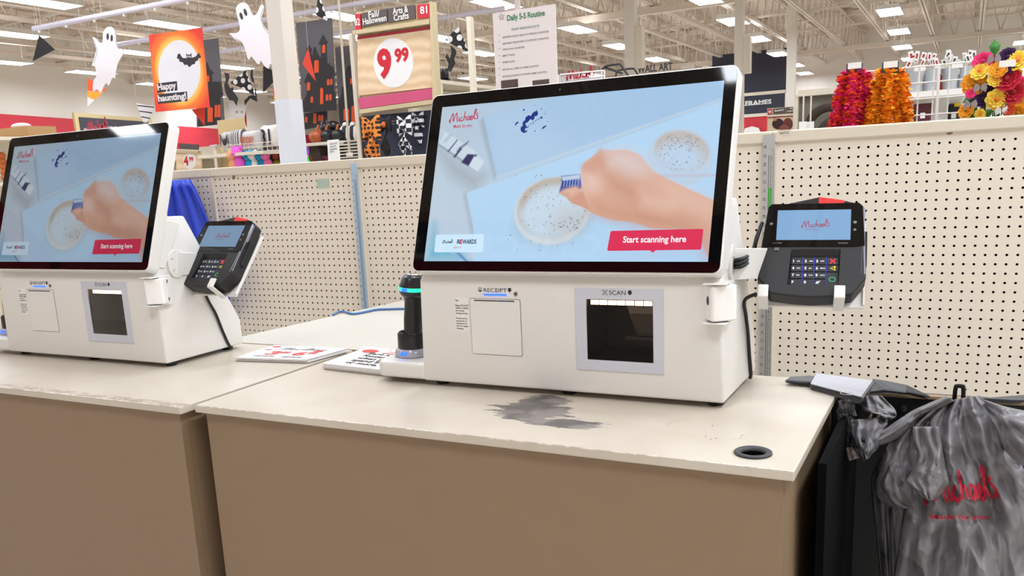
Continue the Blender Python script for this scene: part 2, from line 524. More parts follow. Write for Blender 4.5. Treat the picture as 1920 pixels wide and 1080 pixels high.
# the navy fascia with the FRAMES sign far behind
b = Board(1434, 190, 28.6)
fs = b.root('department_wall', 'dark navy department wall with FRAMES sign far behind the monitor', 'wall panel')
x0, z0 = b.uv(1334, 262); x1, z1 = b.uv(1477, 104)
zb = b.uv(1434, 216)[1]; zt = b.uv(1434, 174)[1]
MB().box(x0, x1, 0.06, .3, zt, z1 + .25).build('fascia', M_navy, fs)
MB().box(x0, x1 - .02, -.02, .06, zb + .06, zt - .05).build('sign_panel', M_navy, fs)
tr = MB(); tr.box(x0, x1 + .05, -.05, .06, zt - .06, zt + .04); tr.box(x0, x1 + .05, -.05, .06, zb - .03, zb + .07); tr.box(x1 - .05, x1 + .06, -.05, .06, zb, zt)
tr.build('sign_trim', M_cream, fs)
tx = MB(); p = b.uv(1397, 198)
SER = {'F': [(0, .08, .0), (0, .08, .7)], }
tx.text('FRAMES', (p[0], -.03, p[1]), (1, 0, 0), (0, 0, 1), .19, bold=.03, fit=b.uv(1446, 194)[0] - p[0])
for ch, fx in zip('FRAMES', (.0, .17, .36, .53, .74, .88)):            # slab feet
    wd = b.uv(1446, 194)[0] - p[0]
    if ch in 'FRAM': tx.box(p[0] + wd * fx - .02, p[0] + wd * fx + .13, -.032, -.028, p[1] - .004, p[1] + .018)
tx.build('lettering', M_white, fs)
MB().box(x0, x1, -.01, .06, -2.9 + .2, zb - .03).build('lower_panel', M_red, fs)
fs.location.z = b.o[2]
arch = MB(); pa = b.poly([(1395, 252), (1399, 241), (1412, 237), (1424, 240), (1429, 250)])
arch.prism(pa + [(pa[-1][0], -b.o[2]), (pa[0][0], -b.o[2])], -.2, -.1)
tag(arch.build('display_topper', M_white), 'white arched display top in front of the red panel under FRAMES', 'display')
bpy.data.objects['display_topper'].location = Vector([float(c) for c in b.o])

# twin emergency light on the far white wall
b = Board(1512, 187, 33.5)
e = b.root('emergency_light', 'small white emergency light with twin lamps on the far wall', 'emergency light')
p0 = b.uv(1505, 190); p1 = b.uv(1519, 182)
MB().box(p0[0], p1[0], -.06, .06, p0[1], p1[1]).build('case', M_white, e, bevel=.01)
for px in (1505.5, 1518.5):
    q = b.uv(px, 178)
    MB().ball((q[0], -.05, q[1]), .07, mi=0).build('lamp_head', mat('lamp_grey', (206, 202, 192), .3), e, smooth=True)
e.location.y = 36.58; e.location.x = b.o[0] * 36.58 / b.o[1]; e.location.z = CAM[2] + (b.o[2] - CAM[2]) * 36.58 / b.o[1]
# ================================================================== PEGBOARD PARTITION
YP = 2.7607
M_peg = mat('pegboard_cream', (241, 231, 213), 0.55, noise=0.012, nscale=9)
def peg_mesh(x0, x1, z0, z1, hx, hz, zlow):
    """board front at y=0 with real quarter-inch holes on a one-inch grid through hole (hx, hz)"""
    P = 0.0254; r = 0.0036; dep = 0.006
    ix = range(math.ceil((x0 + .014 - hx) / P), math.floor((x1 - .014 - hx) / P) + 1)
    iz = range(math.ceil((zlow - hz) / P), math.floor((z1 - .014 - hz) / P) + 1)
    mb = MB()
    gx0, gx1 = hx + ix[0] * P - P / 2, hx + ix[-1] * P + P / 2
    gz0, gz1 = hz + iz[0] * P - P / 2, hz + iz[-1] * P + P / 2
    angs = [math.radians(22.5 + 45 * k) for k in range(8)]
    for i in ix:
        for j in iz:
            cx, cz = hx + i * P, hz + j * P
            q = P / 2
            v = [(cx + q, 0, cz + q), (cx - q, 0, cz + q), (cx - q, 0, cz - q), (cx + q, 0, cz - q)]
            v += [(cx + r * math.cos(a), 0, cz + r * math.sin(a)) for a in angs]
            v += [(cx + r * math.cos(a), dep, cz + r * math.sin(a)) for a in angs]
            o = lambda k: 4 + k % 8
            f = []
            for c in range(4):                     # octagon points 2c, 2c+1 lie towards corner c
                f.append((c, o(2 * c + 1), o(2 * c)))
                f.append((c, (c + 1) % 4, o(2 * c + 2), o(2 * c + 1)))
            f += [(o(k), o(k + 1), 12 + (k + 1) % 8, 12 + k) for k in range(8)]
            mb.add(v, f); mb.m[-8:] = [1] * 8          # raw brown hardboard inside the holes
    for a, b, c, d in ((x0, gx0, z0, z1), (gx1, x1, z0, z1), (gx0, gx1, z0, gz0), (gx0, gx1, gz1, z1)):
        mb.add([(a, 0, c), (b, 0, c), (b, 0, d), (a, 0, d)], [(0, 1, 2, 3)])
    return mb
TOPZ = 1.381
def peg_bay(x0, x1, hole, zlow, label, left_edge=True):
    o = thing('pegboard_bay', label, 'pegboard', (x0, YP, 0), group='cream pegboard bays behind the checkouts')
    w = x1 - x0
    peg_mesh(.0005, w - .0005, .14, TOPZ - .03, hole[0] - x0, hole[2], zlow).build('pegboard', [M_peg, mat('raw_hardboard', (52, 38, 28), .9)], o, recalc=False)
    MB().box(.001, w - .001, .03, .04, .1, TOPZ - .03).build('back_panel', mat('hole_backing_black', (16, 13, 11), .9), o)  # near-black backing added; the peg holes' shade is put into its colour
    MB().box(0.001, w - .001, -.012, .07, TOPZ - .034, TOPZ).build('top_rail', M_cream, o, bevel=.004)
    up = MB(); up.box(.0005, .0115, -.008, .05, 0, TOPZ - .036)
    up.build('upright', M_cream, o, bevel=.002)
    MB().box(.001, w - .001, -.02, .1, 0, .14).build('base_rail', M_cream, o)
    return o
# one hole of each bay, measured
h_left = np.array([-2.786, YP, 1.3334]); h_mid = at(682.4, 459.8, Y=YP); h_right = np.array([-.6318, YP, 1.2188])
BX = [-3.542, -2.780, -2.030, -1.268, -.512, .250, 1.012]
peg_bay(BX[0], BX[1], (-2.786 - .0254 * 2, YP, 1.3334), .7, 'leftmost pegboard bay, half hidden by the left kiosk and a blue cloth')
peg_bay(BX[1], BX[2], h_left, .62, 'scuffed pegboard bay with a clear label holder, behind the left card terminal')
peg_bay(BX[2], BX[3], h_mid, .62, 'pegboard bay under the polka dot bows, right of the blue measuring strip')
peg_bay(BX[3], BX[4], h_right, .5, 'pegboard bay mostly hidden behind the big front kiosk')
peg_bay(BX[4], BX[5], h_right, .5, 'pegboard bay behind the right card terminal, under the garlands')
peg_bay(BX[5], BX[6], h_right, 1.0, 'pegboard bay just beyond the right edge of the photo')

# things stuck on the boards
def on_board(name, label, cat, x0, x1, z0, z1, m, th=.0015):
    o = MB().box(-(x1 - x0) / 2, (x1 - x0) / 2, -th, 0, 0, z1 - z0).build(name, m)
    o.location = ((x0 + x1) / 2, YP - .0006, z0)
    return tag(o, label, cat)
a = at(594, 336, Y=YP); b = at(618, 352, Y=YP)
on_board('label_holder', 'clear greenish label holder stuck high on the pegboard behind the left terminal', 'label holder', a[0], b[0], b[2], a[2], mat('clear_green', (206, 226, 208), .15, alpha=.75))
a = at(346, 338, Y=YP); b = at(366, 352, Y=YP)
on_board('price_label', 'small white price label on the pegboard above the left terminal', 'label', a[0], b[0], b[2], a[2], M_paper)

# yardsticks fixed over the seams
def yardstick(px, pxb, w, label, m, digits, green=False, topz=1.372, z0=.45):
    a = at(px, 300, Y=YP - .014); 
    o = thing('yardstick', label, 'yardstick', (a[0], YP - .0105, z0), group='yardsticks on the pegboard')
    L = topz - z0
    MB().box(-w / 2, w / 2, -.004, 0, 0, L).build('ruler', m, o)
    s = MB()
    k = 0
    top = L - .045
    dk = 36 if digits else 1
    while top - k * .0254 > .02:
        zz = top - k * .0254
        for q in range(4):
            s.box(w / 2 - (.006 if q else .010), w / 2 - .002, -.0046, -.004, zz - q * .00635, zz - q * .00635 + .0009)
        s.text(str(dk), (-w * .22, -.0046, zz + .004), (0, 0, 1), (-1, 0, 0), .011)
        dk += -1 if digits else 1
        k += 1
    s.box(-.0006, .0006, -.0046, -.004, .01, L - .06)
    s.box(w * .16, w * .16 + .0008, -.0046, -.004, .01, L - .06)
    s.build('printed_scale', mat('ruler_ink', (58, 58, 62), .6), o)
    if green:
        zt = at(1440, 352, Y=YP)[2] - z0; zb2 = at(1437, 408, Y=YP)[2] - z0
        MB().prism([(-.001, zt), (w * .3, zt), (w * .3, zb2), (-.002, zb2), (.002, (zt + zb2) / 2)], -.0048, -.0042).build('green_mark', mat('green_marker', (72, 176, 66), .5), o)
    return o
yardstick(1441.5, 0, .034, 'grey metal yardstick with a green mark, left of the right card terminal', mat('ruler_metal', (186, 186, 184), .35, metal=.3), True, True)
yardstick(662, 0, .027, 'pale blue measuring strip on the seam between two left pegboard bays', mat('ruler_blue', (176, 200, 222), .35), False, z0=.55, topz=1.365)
s = MB(); q = at(1460.5, 252, Y=YP - .013)
s.text('YARDSTICK', (0, 0, 0), (1, 0, 0), (0, 0, 1), .010, fit=at(1477, 250, Y=YP)[0] - q[0] + .006)
lb = MB().box(-.004, .034, 0, .0006, -.004, .012).build('yardstick_label', M_cream)
lb.location = (q[0], YP - .0128, q[2]); tag(lb, 'cream label reading YARDSTICK on the top rail of the pegboard', 'label')
t = s.build('printed_word', mat('ink_black', (26, 24, 24), .7), lb); t.location.y = -.0004
# scuffs: torn paper bits left on the boards
for (px, py, sc, where) in ((438, 331, .010, 'top left of the scuffed bay'), (1781, 246, .008, 'top right, under the flowers')):
    q = at(px, py, Y=YP)
    o = MB().prism([(-sc, -sc), (-.4 * sc, .3 * sc), (0, 1.3 * sc), (.6 * sc, .9 * sc), (.9 * sc, -.8 * sc), (.1 * sc, -1.1 * sc)], -.0006, 0).build('torn_paper', mat('torn_card', (150, 116, 84), .9))
    o.location = (q[0], YP - .0004, q[2]); tag(o, 'brown torn paper scrap on the pegboard at the ' + where, 'paper scrap')

# blue cloth hanging behind the left kiosk
q0 = at(322, 338, Y=2.62); q1 = at(386, 440, Y=2.62)
bc = MB(); V = []; Fc = []
R_, C_ = 16, 18
top = (q0[0] - .1, q0[0] + .02)
for i in range(R_ + 1):
    t_ = i / R_
    xa = q0[0] - .12; xb = q0[0] + .012 + (q1[0] + .045 - q0[0]) * min(1, t_ * 1.5) ** .8
    for k in range(C_ + 1):
        u_ = k / C_
        V.append((xa + (xb - xa) * u_, 2.70 - .02 * math.sin(u_ * 20 + t_) - .07 * t_ * (1 - abs(u_ - .5)), q0[2] - .56 * t_))
for i in range(R_):
    for k in range(C_): Fc.append((i * (C_ + 1) + k, i * (C_ + 1) + k + 1, (i + 1) * (C_ + 1) + k + 1, (i + 1) * (C_ + 1) + k))
bc.add(V, Fc)
o = bc.build('blue_cloth', mat('blue_nylon', (22, 62, 198), .45), smooth=True)
sm = o.modifiers.new('thick', 'SOLIDIFY'); sm.thickness = .004
tag(o, 'bright blue cloth hanging on the pegboard behind the left kiosk', 'cloth')

# ================================================================== COUNTERS
def counter_material():
    m = bpy.data.materials.new('worn_laminate')
    m.use_nodes = True
    nt = m.node_tree; L = nt.links; N = nt.nodes
    b = N['Principled BSDF']
    b.inputs['Roughness'].default_value = .32
    geo = N.new('ShaderNodeNewGeometry')
    def noise(scale, detail=6, vec=None, rough=.6):
        n = N.new('ShaderNodeTexNoise'); n.inputs['Scale'].default_value = scale; n.inputs['Detail'].default_value = detail; n.inputs['Roughness'].default_value = rough
        L.new(vec or geo.outputs['Position'], n.inputs['Vector']); return n
    def math_(op, a, bb=None):
        n = N.new('ShaderNodeMath'); n.operation = op
        for i, q in enumerate((a, bb)):
            if q is None: continue
            if isinstance(q, (int, float)): n.inputs[i].default_value = q
            else: L.new(q, n.inputs[i])
        return n.outputs[0]
    def mix(fac, a, c):
        n = N.new('ShaderNodeMix'); n.data_type = 'RGBA'
        L.new(fac, n.inputs['Factor'])
        for i, q in ((6, a), (7, c)):
            if isinstance(q, tuple): n.inputs[i].default_value = q
            else: L.new(q, n.inputs[i])
        return n.outputs[2]
    def ramp(v, a, c):
        n = N.new('ShaderNodeMapRange'); n.interpolation_type = 'SMOOTHSTEP'
        L.new(v, n.inputs['Value']); n.inputs['From Min'].default_value = a; n.inputs['From Max'].default_value = c
        return n.outputs['Result']
    sep = N.new('ShaderNodeSeparateXYZ'); L.new(geo.outputs['Position'], sep.inputs[0])
    X, Y, Z = sep.outputs
    c0 = mix(ramp(noise(5).outputs['Fac'], .35, .7), lin((203, 194, 178)), lin((195, 184, 167)))
    # long brushed streaks for the wear patch
    mp = N.new('ShaderNodeMapping'); mp.inputs['Scale'].default_value = (16, 70, 1)
    mp.inputs['Rotation'].default_value = (0, 0, .25)
    L.new(geo.outputs['Position'], mp.inputs['Vector'])
    st = noise(1.0, 8, mp.outputs[0], .75).outputs['Fac']
    blob = noise(11, 4).outputs['Fac']
    def patch(cx, cy, rx, ry):
        dx = math_('DIVIDE', math_('SUBTRACT', X, cx), rx); dy = math_('DIVIDE', math_('SUBTRACT', Y, cy), ry)
        return math_('SQRT', math_('ADD', math_('MULTIPLY', dx, dx), math_('MULTIPLY', dy, dy)))
    pc = at(997, 772, Z=.91); pd = at(1045, 792, Z=.91); pe = at(1018, 752, Z=.91)
    d = math_('MINIMUM', patch(pc[0], pc[1], .074, .058), patch(pd[0], pd[1], .082, .026))
    d = math_('MINIMUM', d, patch(pe[0], pe[1], .050, .045))
    d = math_('ADD', d, math_('MULTIPLY', math_('SUBTRACT', st, .5), 2.2))
    d = math_('ADD', d, math_('MULTIPLY', math_('SUBTRACT', blob, .5), 1.6))
    wear = math_('SUBTRACT', 1.0, ramp(d, .86, 1.0))
    grey = mix(ramp(noise(16, 3).outputs['Fac'], .42, .62), lin((92, 88, 87)), lin((134, 127, 122)))
    col = mix(wear, c0, grey)
    # faint ring left by a cup on the right
    rc = at(1345, 803, Z=.91)
    rg = patch(rc[0], rc[1], .075, .050)
    ringm = math_('MULTIPLY', math_('SUBTRACT', 1.0, ramp(math_('ABSOLUTE', math_('SUBTRACT', rg, 1.0)), .0, .09)), ramp(noise(14, 3).outputs['Fac'], .46, .62))
    col = mix(math_('MULTIPLY', ringm, .45), col, lin((176, 158, 136)))
    # chipped brown front edge
    ed = math_('MULTIPLY', ramp(Z, .9075, .9095), math_('SUBTRACT', 1.0, ramp(Y, 1.1315, 1.1345)))
    ch = math_('MULTIPLY', ed, ramp(noise(60, 4).outputs['Fac'], .44, .52))
    col = mix(math_('MULTIPLY', ch, .55), col, lin((132, 110, 92)))
    L.new(col, b.inputs['Base Color'])
    return m
M_lam = counter_material()
M_taupe = mat('taupe_laminate', (137, 114, 88), .5, noise=.03, nscale=26)
M_kick = mat('kick_black', (22, 20, 19), .7)

def counter(x0, x1, y0, y1, label, gx=None):
    o = thing('checkout_counter', label, 'counter', (x0, y0, 0), group='checkout counters')
    w, d = x1 - x0, y1 - y0
    top = MB().box(0, w, 0, d, .8955, .91).build('worktop', M_lam, o, bevel=.0022)
    if gx is not None:
        carve(top, [MB().lathe([(.0175, -.05), (.0175, .05)], (gx[0] - x0, gx[1] - y0, .905), 24)])
    c = MB()
    c.box(.016, w - .016, .012, .030, .06, .8955)
    c.build('front_panel', M_taupe, o)
    c = MB(); c.box(w - .034, w - .016, .0305, d - .02, 0, .8955)
    c.build('side_panel', M_taupe, o)
    MB().box(.016, .034, .0305, d - .02, 0, .8955).build('side_panel', M_taupe, o)
    MB().box(.035, w - .035, d - .04, d - .02, 0, .8955).build('back_panel', M_taupe, o)
    MB().box(.035, w - .035, .05, .065, 0, .06).build('kick_plate', M_kick, o)
    return o
gq = at(1412, 850.5, Z=.91)
ct = counter(-1.2493, -.1751, 1.1304, 1.645, 'right checkout counter with a worn grey patch and cable hole, under the big kiosk', gx=gq)
g = MB(); g.lathe([(.0165, -.03), (.0185, -.03), (.0185, .0002), (.0255, .0006), (.0255, .003), (.0235, .0042), (.0185, .0036), (.0165, .001), (.0165, -.03)], (gq[0] + 1.2493, gq[1] - 1.1304, .91), 32, capped=False)
g.build('cable_grommet', mat('grommet_grey', (58, 58, 60), .4), ct, smooth=True)
MB().lathe([(.0163, -.001), (.0160, -.05), (.001, -.05)], (gq[0] + 1.2493, gq[1] - 1.1304, .91), 28, capped=False).build('hole_shade', mat('hole_shade_black', (5, 5, 5), .9, spec=.1), ct)  # black cup added for the shade inside the cable hole
counter(-2.36, -1.2635, 1.1085, 1.645, 'left checkout counter under the left kiosk')
# small drill marks on the worktop of the right counter
for (px, py) in ((1336, 798), (1323, 818), (1343, 822), (1392, 816), (1389, 820), (1333, 824)):
    q = at(px, py, Z=.91)
    MB().lathe([(.0014, .0), (.0013, .0002)], (q[0] + 1.2493, q[1] - 1.1304, .91), 10).build('drill_mark', mat('mark_brown', (104, 86, 70), .7), ct)

# white back table against the counters
tb = thing('back_table', 'long white table behind the counters, under a blue cable', 'table', (-1.715, 1.668, 0))
MB().prism([(-.004, 0), (1.05, 0), (1.05, .79), (.10, .79)], .886, .906, 'Z').build('tabletop', mat('white_laminate', (197, 193, 182), .45, noise=.012, nscale=8), tb, bevel=.003)
MB().box(-.002, 1.05, -.003, -.0003, .884, .9062).build('edge_band', mat('edge_brown', (176, 156, 132), .5), tb)
for (lx, ly) in ((.08, .06), (1.0, .06), (.17, .73), (1.0, .73)):
    MB().box(lx - .02, lx + .02, ly - .02, ly + .02, 0, .886).build('leg', M_cream, tb)

cd = [(624.7, 588.8), (635, 583.5), (646, 583.2), (659, 586.5), (670.6, 586), (690, 582.2), (706, 579), (725, 578.2), (749, 577.5), (769, 577.3), (800, 577), (840, 577)]
pts = [at(px, py, Z=.9125) for px, py in cd]
c0 = pts[0].copy()
o = MB().tube(catmull([p - c0 for p in pts] + [pts[-1] - c0 + np.array([.25, .02, 0])], 4), .0035, 8).build('network_cable', mat('blue_cord', (70, 110, 166), .45), smooth=True)
o.location = (c0[0], c0[1], c0[2] - .003 + .0005)
tag(o, 'blue cable lying across the white back table', 'cable')

# flyers
M_flyer = mat('flyer_paper', (222, 219, 217), .6)
M_fred = mat('flyer_red', (206, 62, 58), .6)
M_ink = mat('flyer_ink', (96, 90, 92), .7)
def flyers(corners, z, label, kind):
    c = [at(px, py, Z=.91 + z) for px, py in corners]            # front left, front right, back right, back left
    base = sum(c) / 4
    o = thing('flyer_stack', label, 'flyers', (base[0], base[1], .9105), group='stacks of sale flyers')
    q = [p - base for p in c]
    rr = random.Random(len(label))
    n = 7
    s = MB()
    for k in range(n):
        dx, dy = rr.uniform(-.003, .003), rr.uniform(-.003, .003)
        if k == n - 1: dx = dy = 0
        s.prism([(p[0] + dx, p[1] + dy) for p in q], z * k / n + .0002, z * (k + 1) / n, 'Z')
    s.build('sheets', M_flyer, o)
    U = q[1] - q[0]; V = q[3] - q[0]
    W = np.linalg.norm(U); H = np.linalg.norm(V); U = U / W; V = V / H
    def P(a, b): return q[0] + U * a * W + V * b * H + np.array([0, 0, z + .0006])
    def blob(mb, a, b, ra, rb, mi=0):
        mb.add([P(a, b) + U * ra * W * math.cos(t) + V * rb * H * math.sin(t) for t in [2 * math.pi * k / 20 for k in range(20)]], [tuple(range(20))], mi)
    m = MB()
    if kind == 0:
        blob(m, .12, .86, .06, .05); blob(m, .13, .62, .05, .03); blob(m, .86, .58, .07, .06)
        m.text('3', P(.24, .26), U, V, .36 * H, bold=.03, fit=.17 * W); m.text('99', P(.42, .36), U, V, .2 * H, bold=.03, fit=.12 * W)
        m.text('6', P(.62, .26), U, V, .36 * H, bold=.03, fit=.17 * W); m.text('99', P(.79, .36), U, V, .2 * H, bold=.03, fit=.12 * W)
        m.build('red_print', M_fred, o, recalc=False)
        t = MB()
        for (a, b, w_) in ((.26, .66, .26), (.56, .66, .34), (.18, .12, .3), (.58, .1, .26), (.3, .74, .14), (.62, .74, .12)):
            for kk in range(int(w_ / .028)):
                aa = a + kk * .03
                t.add([P(aa, b), P(aa + .018 + .008 * (kk % 3), b), P(aa + .018 + .008 * (kk % 3), b + .045), P(aa, b + .045)], [(0, 1, 2, 3)])
        t.build('small_print', M_ink, o, recalc=False)
    else:
        blob(m, .2, .78, .12, .09)
        for a, b in ((.42, .94), (.5, .95), (.56, .93)): blob(m, a, b, .012, .015)
        m.add([P(.42, .72), P(.8, .72), P(.8, .75), P(.42, .75)], [(0, 1, 2, 3)])
        m.text('rewards', P(.46, .8), U, V, .09 * H, fit=.28 * W)
        m.build('red_print', M_fred, o, recalc=False)
        t = MB()
        for k, body in enumerate(('Earn a', 'Reward', 'when you', 'spend $', 'or more.')):
            t.text(body, P(.26, .62 - .125 * k), U, V, .135 * H, bold=.02)
        t.build('small_print', mat('flyer_black', (40, 38, 40), .7), o, recalc=False)
    return o
flyers([(441.9, 670.2), (576, 674.4), (652, 653.5), (513.8, 647.3)], .009, 'stack of flyers with red prices on the left counter beside the seam', 0)
flyers([(604.4, 681.7), (730, 695.5), (812, 662), (688.8, 650.4)], .013, 'stack of rewards flyers on the right counter beside the hand scanner', 1)
# ================================================================== WHAT THE MONITORS SHOW
# photograph of the on-screen artwork, measured in pixels of the big monitor, unwarped to screen space
def homography(src, dst):
    A = []
    for (x, y), (u, v) in zip(src, dst):
        A.append([x, y, 1, 0, 0, 0, -u * x, -u * y, -u]); A.append([0, 0, 0, x, y, 1, -v * x, -v * y, -v])
    return np.linalg.svd(np.array(A, float))[2][-1].reshape(3, 3)
HS = homography([(830, 200.4), (1358.9, 148.5), (795.9, 490.4), (1327, 491.3)], [(0, 0), (1, 0), (0, 1), (1, 1)])
def st(px, py):
    q = HS @ np.array([px, py, 1.0]); return (q[0] / q[2], q[1] / q[2])
def c3(pts, k=2.7, ox=780, oy=120):             # points read off a 2.7x enlargement
    return [st(ox + x / k, oy + y / k) for x, y in pts]
SW, SH = 0.527, 0.2964
NX, NY = 420, 236
def paint_screen():
    gx, gy = np.meshgrid((np.arange(NX) + .5) / NX, (np.arange(NY) + .5) / NY)
    def L(c): return np.array(lin(c)[:3])
    img = np.zeros((NY, NX, 3))
    # pale wood table, cooler to the right
    k = gx[..., None]; q = gy[..., None]
    img += L((186, 206, 222)) * (1 - k) * (1 - q) + L((158, 196, 230)) * k * (1 - q) + L((196, 214, 230)) * (1 - k) * q + L((196, 222, 250)) * k * q
    def mask(poly, soft=1.0):
        P = np.array(poly) * [NX, NY]
        X, Y = gx * NX, gy * NY
        ins = np.zeros((NY, NX), bool)
        dist = np.full((NY, NX), 1e9)
        for i in range(len(P)):
            a, b = P[i - 1], P[i]
            cond = (a[1] > Y) != (b[1] > Y)
            with np.errstate(divide='ignore', invalid='ignore'):
                xx = (b[0] - a[0]) * (Y - a[1]) / (b[1] - a[1] + 1e-12) + a[0]
            ins ^= cond & (X < xx)
            d = b - a; l2 = d @ d + 1e-9
            t = np.clip(((X - a[0]) * d[0] + (Y - a[1]) * d[1]) / l2, 0, 1)
            dist = np.minimum(dist, np.hypot(X - a[0] - t * d[0], Y - a[1] - t * d[1]))
        sd = np.where(ins, dist, -dist)
        return np.clip(.5 + sd / (2 * soft), 0, 1)
    def put(poly, c, soft=.8, a=1.0):
        nonlocal img
        m = mask(poly, soft)[..., None] * a
        img = img * (1 - m) + L(c) * m
    el = lambda cx, cy, rx, ry, rot=0, n=28: [(cx + rx * math.cos(t) * math.cos(rot) - ry * math.sin(t) * math.sin(rot), cy + rx * math.cos(t) * math.sin(rot) + ry * math.sin(t) * math.cos(rot)) for t in [2 * math.pi * i / n for i in range(n)]]
    # wood grain
    for y_ in (90, 170, 250): put(c3([(760, y_ + 120), (1600, y_ - 90), (1600, y_ - 84), (760, y_ + 128)]), (140, 178, 214), 1.5, .35)
    # tube and sheet shadows
    put(c3([(112, 430), (300, 560), (350, 560), (300, 640), (180, 560)]), (160, 168, 176), 14, .8)
    put(c3([(325, 290), (345, 265), (412, 570), (396, 580)]), (146, 158, 168), 4, .8)
    put(c3([(342, 262), (700, 170), (1565, -60), (1570, 165), (408, 566)]), (168, 204, 238), 1.2, .75)
    put(c3([(342, 262), (600, 196), (720, 440), (408, 566)]), (184, 212, 240), 20, .5)
    put(c3([(240, 660), (257, 650), (300, 860), (282, 880)]), (164, 176, 190), 4, .7)
    put(c3([(258, 652), (520, 560), (1565, 176), (1570, 900), (1480, 1010), (300, 1010), (290, 820)]), (184, 220, 250), 1)
    put(c3([(408, 567), (1565, 160), (1565, 176), (410, 582)]), (190, 214, 236), 1.2)
    # teal corner
    put(c3([(45, 1000), (95, 810), (110, 900), (240, 960), (270, 1005)]), (104, 184, 214), 10, .85)
    put(c3([(200, 955), (225, 958), (268, 1004), (254, 1004)]), (60, 120, 190), 1.2, .7)
    # paint tube
    put(c3([(150, 340), (112, 412), (312, 548), (346, 492), (300, 440)]), (206, 222, 236), 1.2)
    put(c3([(112, 412), (312, 548), (318, 540), (118, 402)]), (150, 164, 182), 1.2)
    put(c3([(230, 498), (262, 455), (312, 458), (270, 518)]), (38, 40, 92), 1.2)
    put(c3([(268, 516), (296, 466), (345, 494), (314, 546)]), (214, 228, 240), 1.2)
    put(c3([(160, 442), (210, 380), (214, 383), (165, 447)]), (70, 84, 120), .7)
    put(c3([(190, 470), (226, 422), (236, 428), (198, 476)]), (58, 66, 110), .8)
    for dx in range(5): put(c3([(206 + dx * 11, 440 - dx * 8), (224 + dx * 11, 416 - dx * 8), (228 + dx * 11, 420 - dx * 8), (210 + dx * 11, 446 - dx * 8)]), (70, 84, 130), .7, .7)
    for dx in range(3): put(c3([(136 + dx * 9, 398 - dx * 4), (170 + dx * 9, 356 - dx * 3), (172 + dx * 9, 358 - dx * 3), (138 + dx * 9, 400 - dx * 4)]), (130, 146, 176), .7, .6)
    # front bowl
    A_ = lambda cx, cy, rx, ry, r=0: c3(el(cx, cy, rx, ry, r))
    put(A_(690, 800, 200, 130, -.2), (168, 190, 208), 10, .5)
    put(A_(688, 745, 194, 168, -.35), (216, 220, 222), 1.2)
    put(A_(692, 730, 184, 150, -.35), (192, 186, 178), 2)
    put(A_(694, 752, 172, 138, -.35), (204, 224, 240), 10)
    put(c3([(524, 700), (560, 640), (640, 588), (738, 574), (740, 604), (650, 612), (580, 660), (540, 730)]), (190, 182, 172), 4, .9)
    put(A_(770, 800, 90, 60, -.5), (196, 192, 190), 14, .55)
    # back bowl
    put(A_(1340, 470, 168, 150, .1), (190, 214, 236), 1.2)
    put(A_(1345, 440, 140, 104, .15), (196, 190, 186), 2)
    put(A_(1335, 475, 122, 80, .1), (192, 216, 240), 10)
    put(c3([(1230, 560), (1580, 552), (1580, 566), (1232, 574)]), (196, 196, 214), 1.5, .8)
    r_ = random.Random(3)
    for cx, cy, rx, ry, n_ in ((690, 740, 170, 140, 48), (780, 810, 56, 36, 34), (1345, 450, 140, 100, 50), (1340, 400, 110, 46, 46), (600, 900, 200, 60, 10), (620, 620, 150, 90, 16)):
        for _ in range(n_):
            t = r_.uniform(0, 6.28); w = math.sqrt(r_.random())
            x_, y_ = cx + rx * w * math.cos(t), cy + ry * w * math.sin(t)
            put(c3(el(x_, y_, r_.uniform(1.4, 4.2), r_.uniform(1.3, 3.6), 0, 6)), (70, 88, 120), .5, .8)
    # hand with the paint tool
    put(c3([(736, 566), (832, 556), (842, 632), (778, 650), (724, 650), (738, 600)]), (24, 60, 156), 1)
    put(c3([(738, 570), (830, 558), (830, 580), (742, 590)]), (196, 214, 236), 1)
    for dx in range(6): put(c3([(752 + dx * 14, 578), (757 + dx * 14, 578), (750 + dx * 14, 620), (746 + dx * 14, 620)]), (170, 200, 240), .6, .8)
    hand = [(836, 540), (850, 500), (900, 462), (935, 432), (1000, 436), (1060, 430), (1130, 455), (1200, 540), (1260, 575), (1400, 640), (1510, 690), (1505, 900), (1482, 985), (1440, 900), (1320, 840), (1180, 830), (1090, 800), (1000, 792), (920, 768), (880, 748), (845, 690), (835, 630), (845, 600)]
    put(c3(hand), (224, 178, 158), 1.4)
    put(c3([(720, 652), (760, 632), (812, 620), (846, 648), (882, 745), (838, 722), (788, 706), (762, 676)]), (214, 160, 138), 1.2)
    put(c3([(745, 640), (800, 624), (826, 640), (790, 668)]), (236, 196, 180), 6, .8)
    put(c3([(905, 480), (935, 436), (960, 470), (950, 510)]), (206, 144, 122), 8, .8)
    put(c3([(960, 445), (1060, 432), (1130, 460), (1190, 540), (1090, 560), (990, 520)]), (222, 214, 216), 14, .75)
    put(c3([(850, 560), (900, 540), (940, 600), (900, 640), (856, 620)]), (238, 206, 196), 12, .8)
    put(c3([(960, 560), (1100, 620), (1160, 660), (1120, 700), (1000, 640)]), (196, 138, 116), 16, .7)
    put(c3([(900, 690), (1000, 720), (1180, 730), (1400, 800), (1490, 900), (1480, 980), (1420, 880), (1180, 825), (1000, 785), (900, 755)]), (206, 150, 124), 14, .75)
    put(c3([(1140, 640), (1200, 690), (1300, 720), (1260, 740), (1150, 710)]), (238, 206, 190), 12, .6)
    put(c3([(1250, 600), (1500, 700), (1500, 760), (1300, 690)]), (236, 200, 186), 12, .6)
    put(c3([(845, 520), (880, 500), (930, 520), (900, 545)]), (204, 140, 120), 9, .7)
    put(c3([(1290, 850), (1500, 900), (1480, 1000), (980, 1000), (1100, 960)]), (176, 196, 226), 12, .25)
    return np.clip(img, 0, 1)

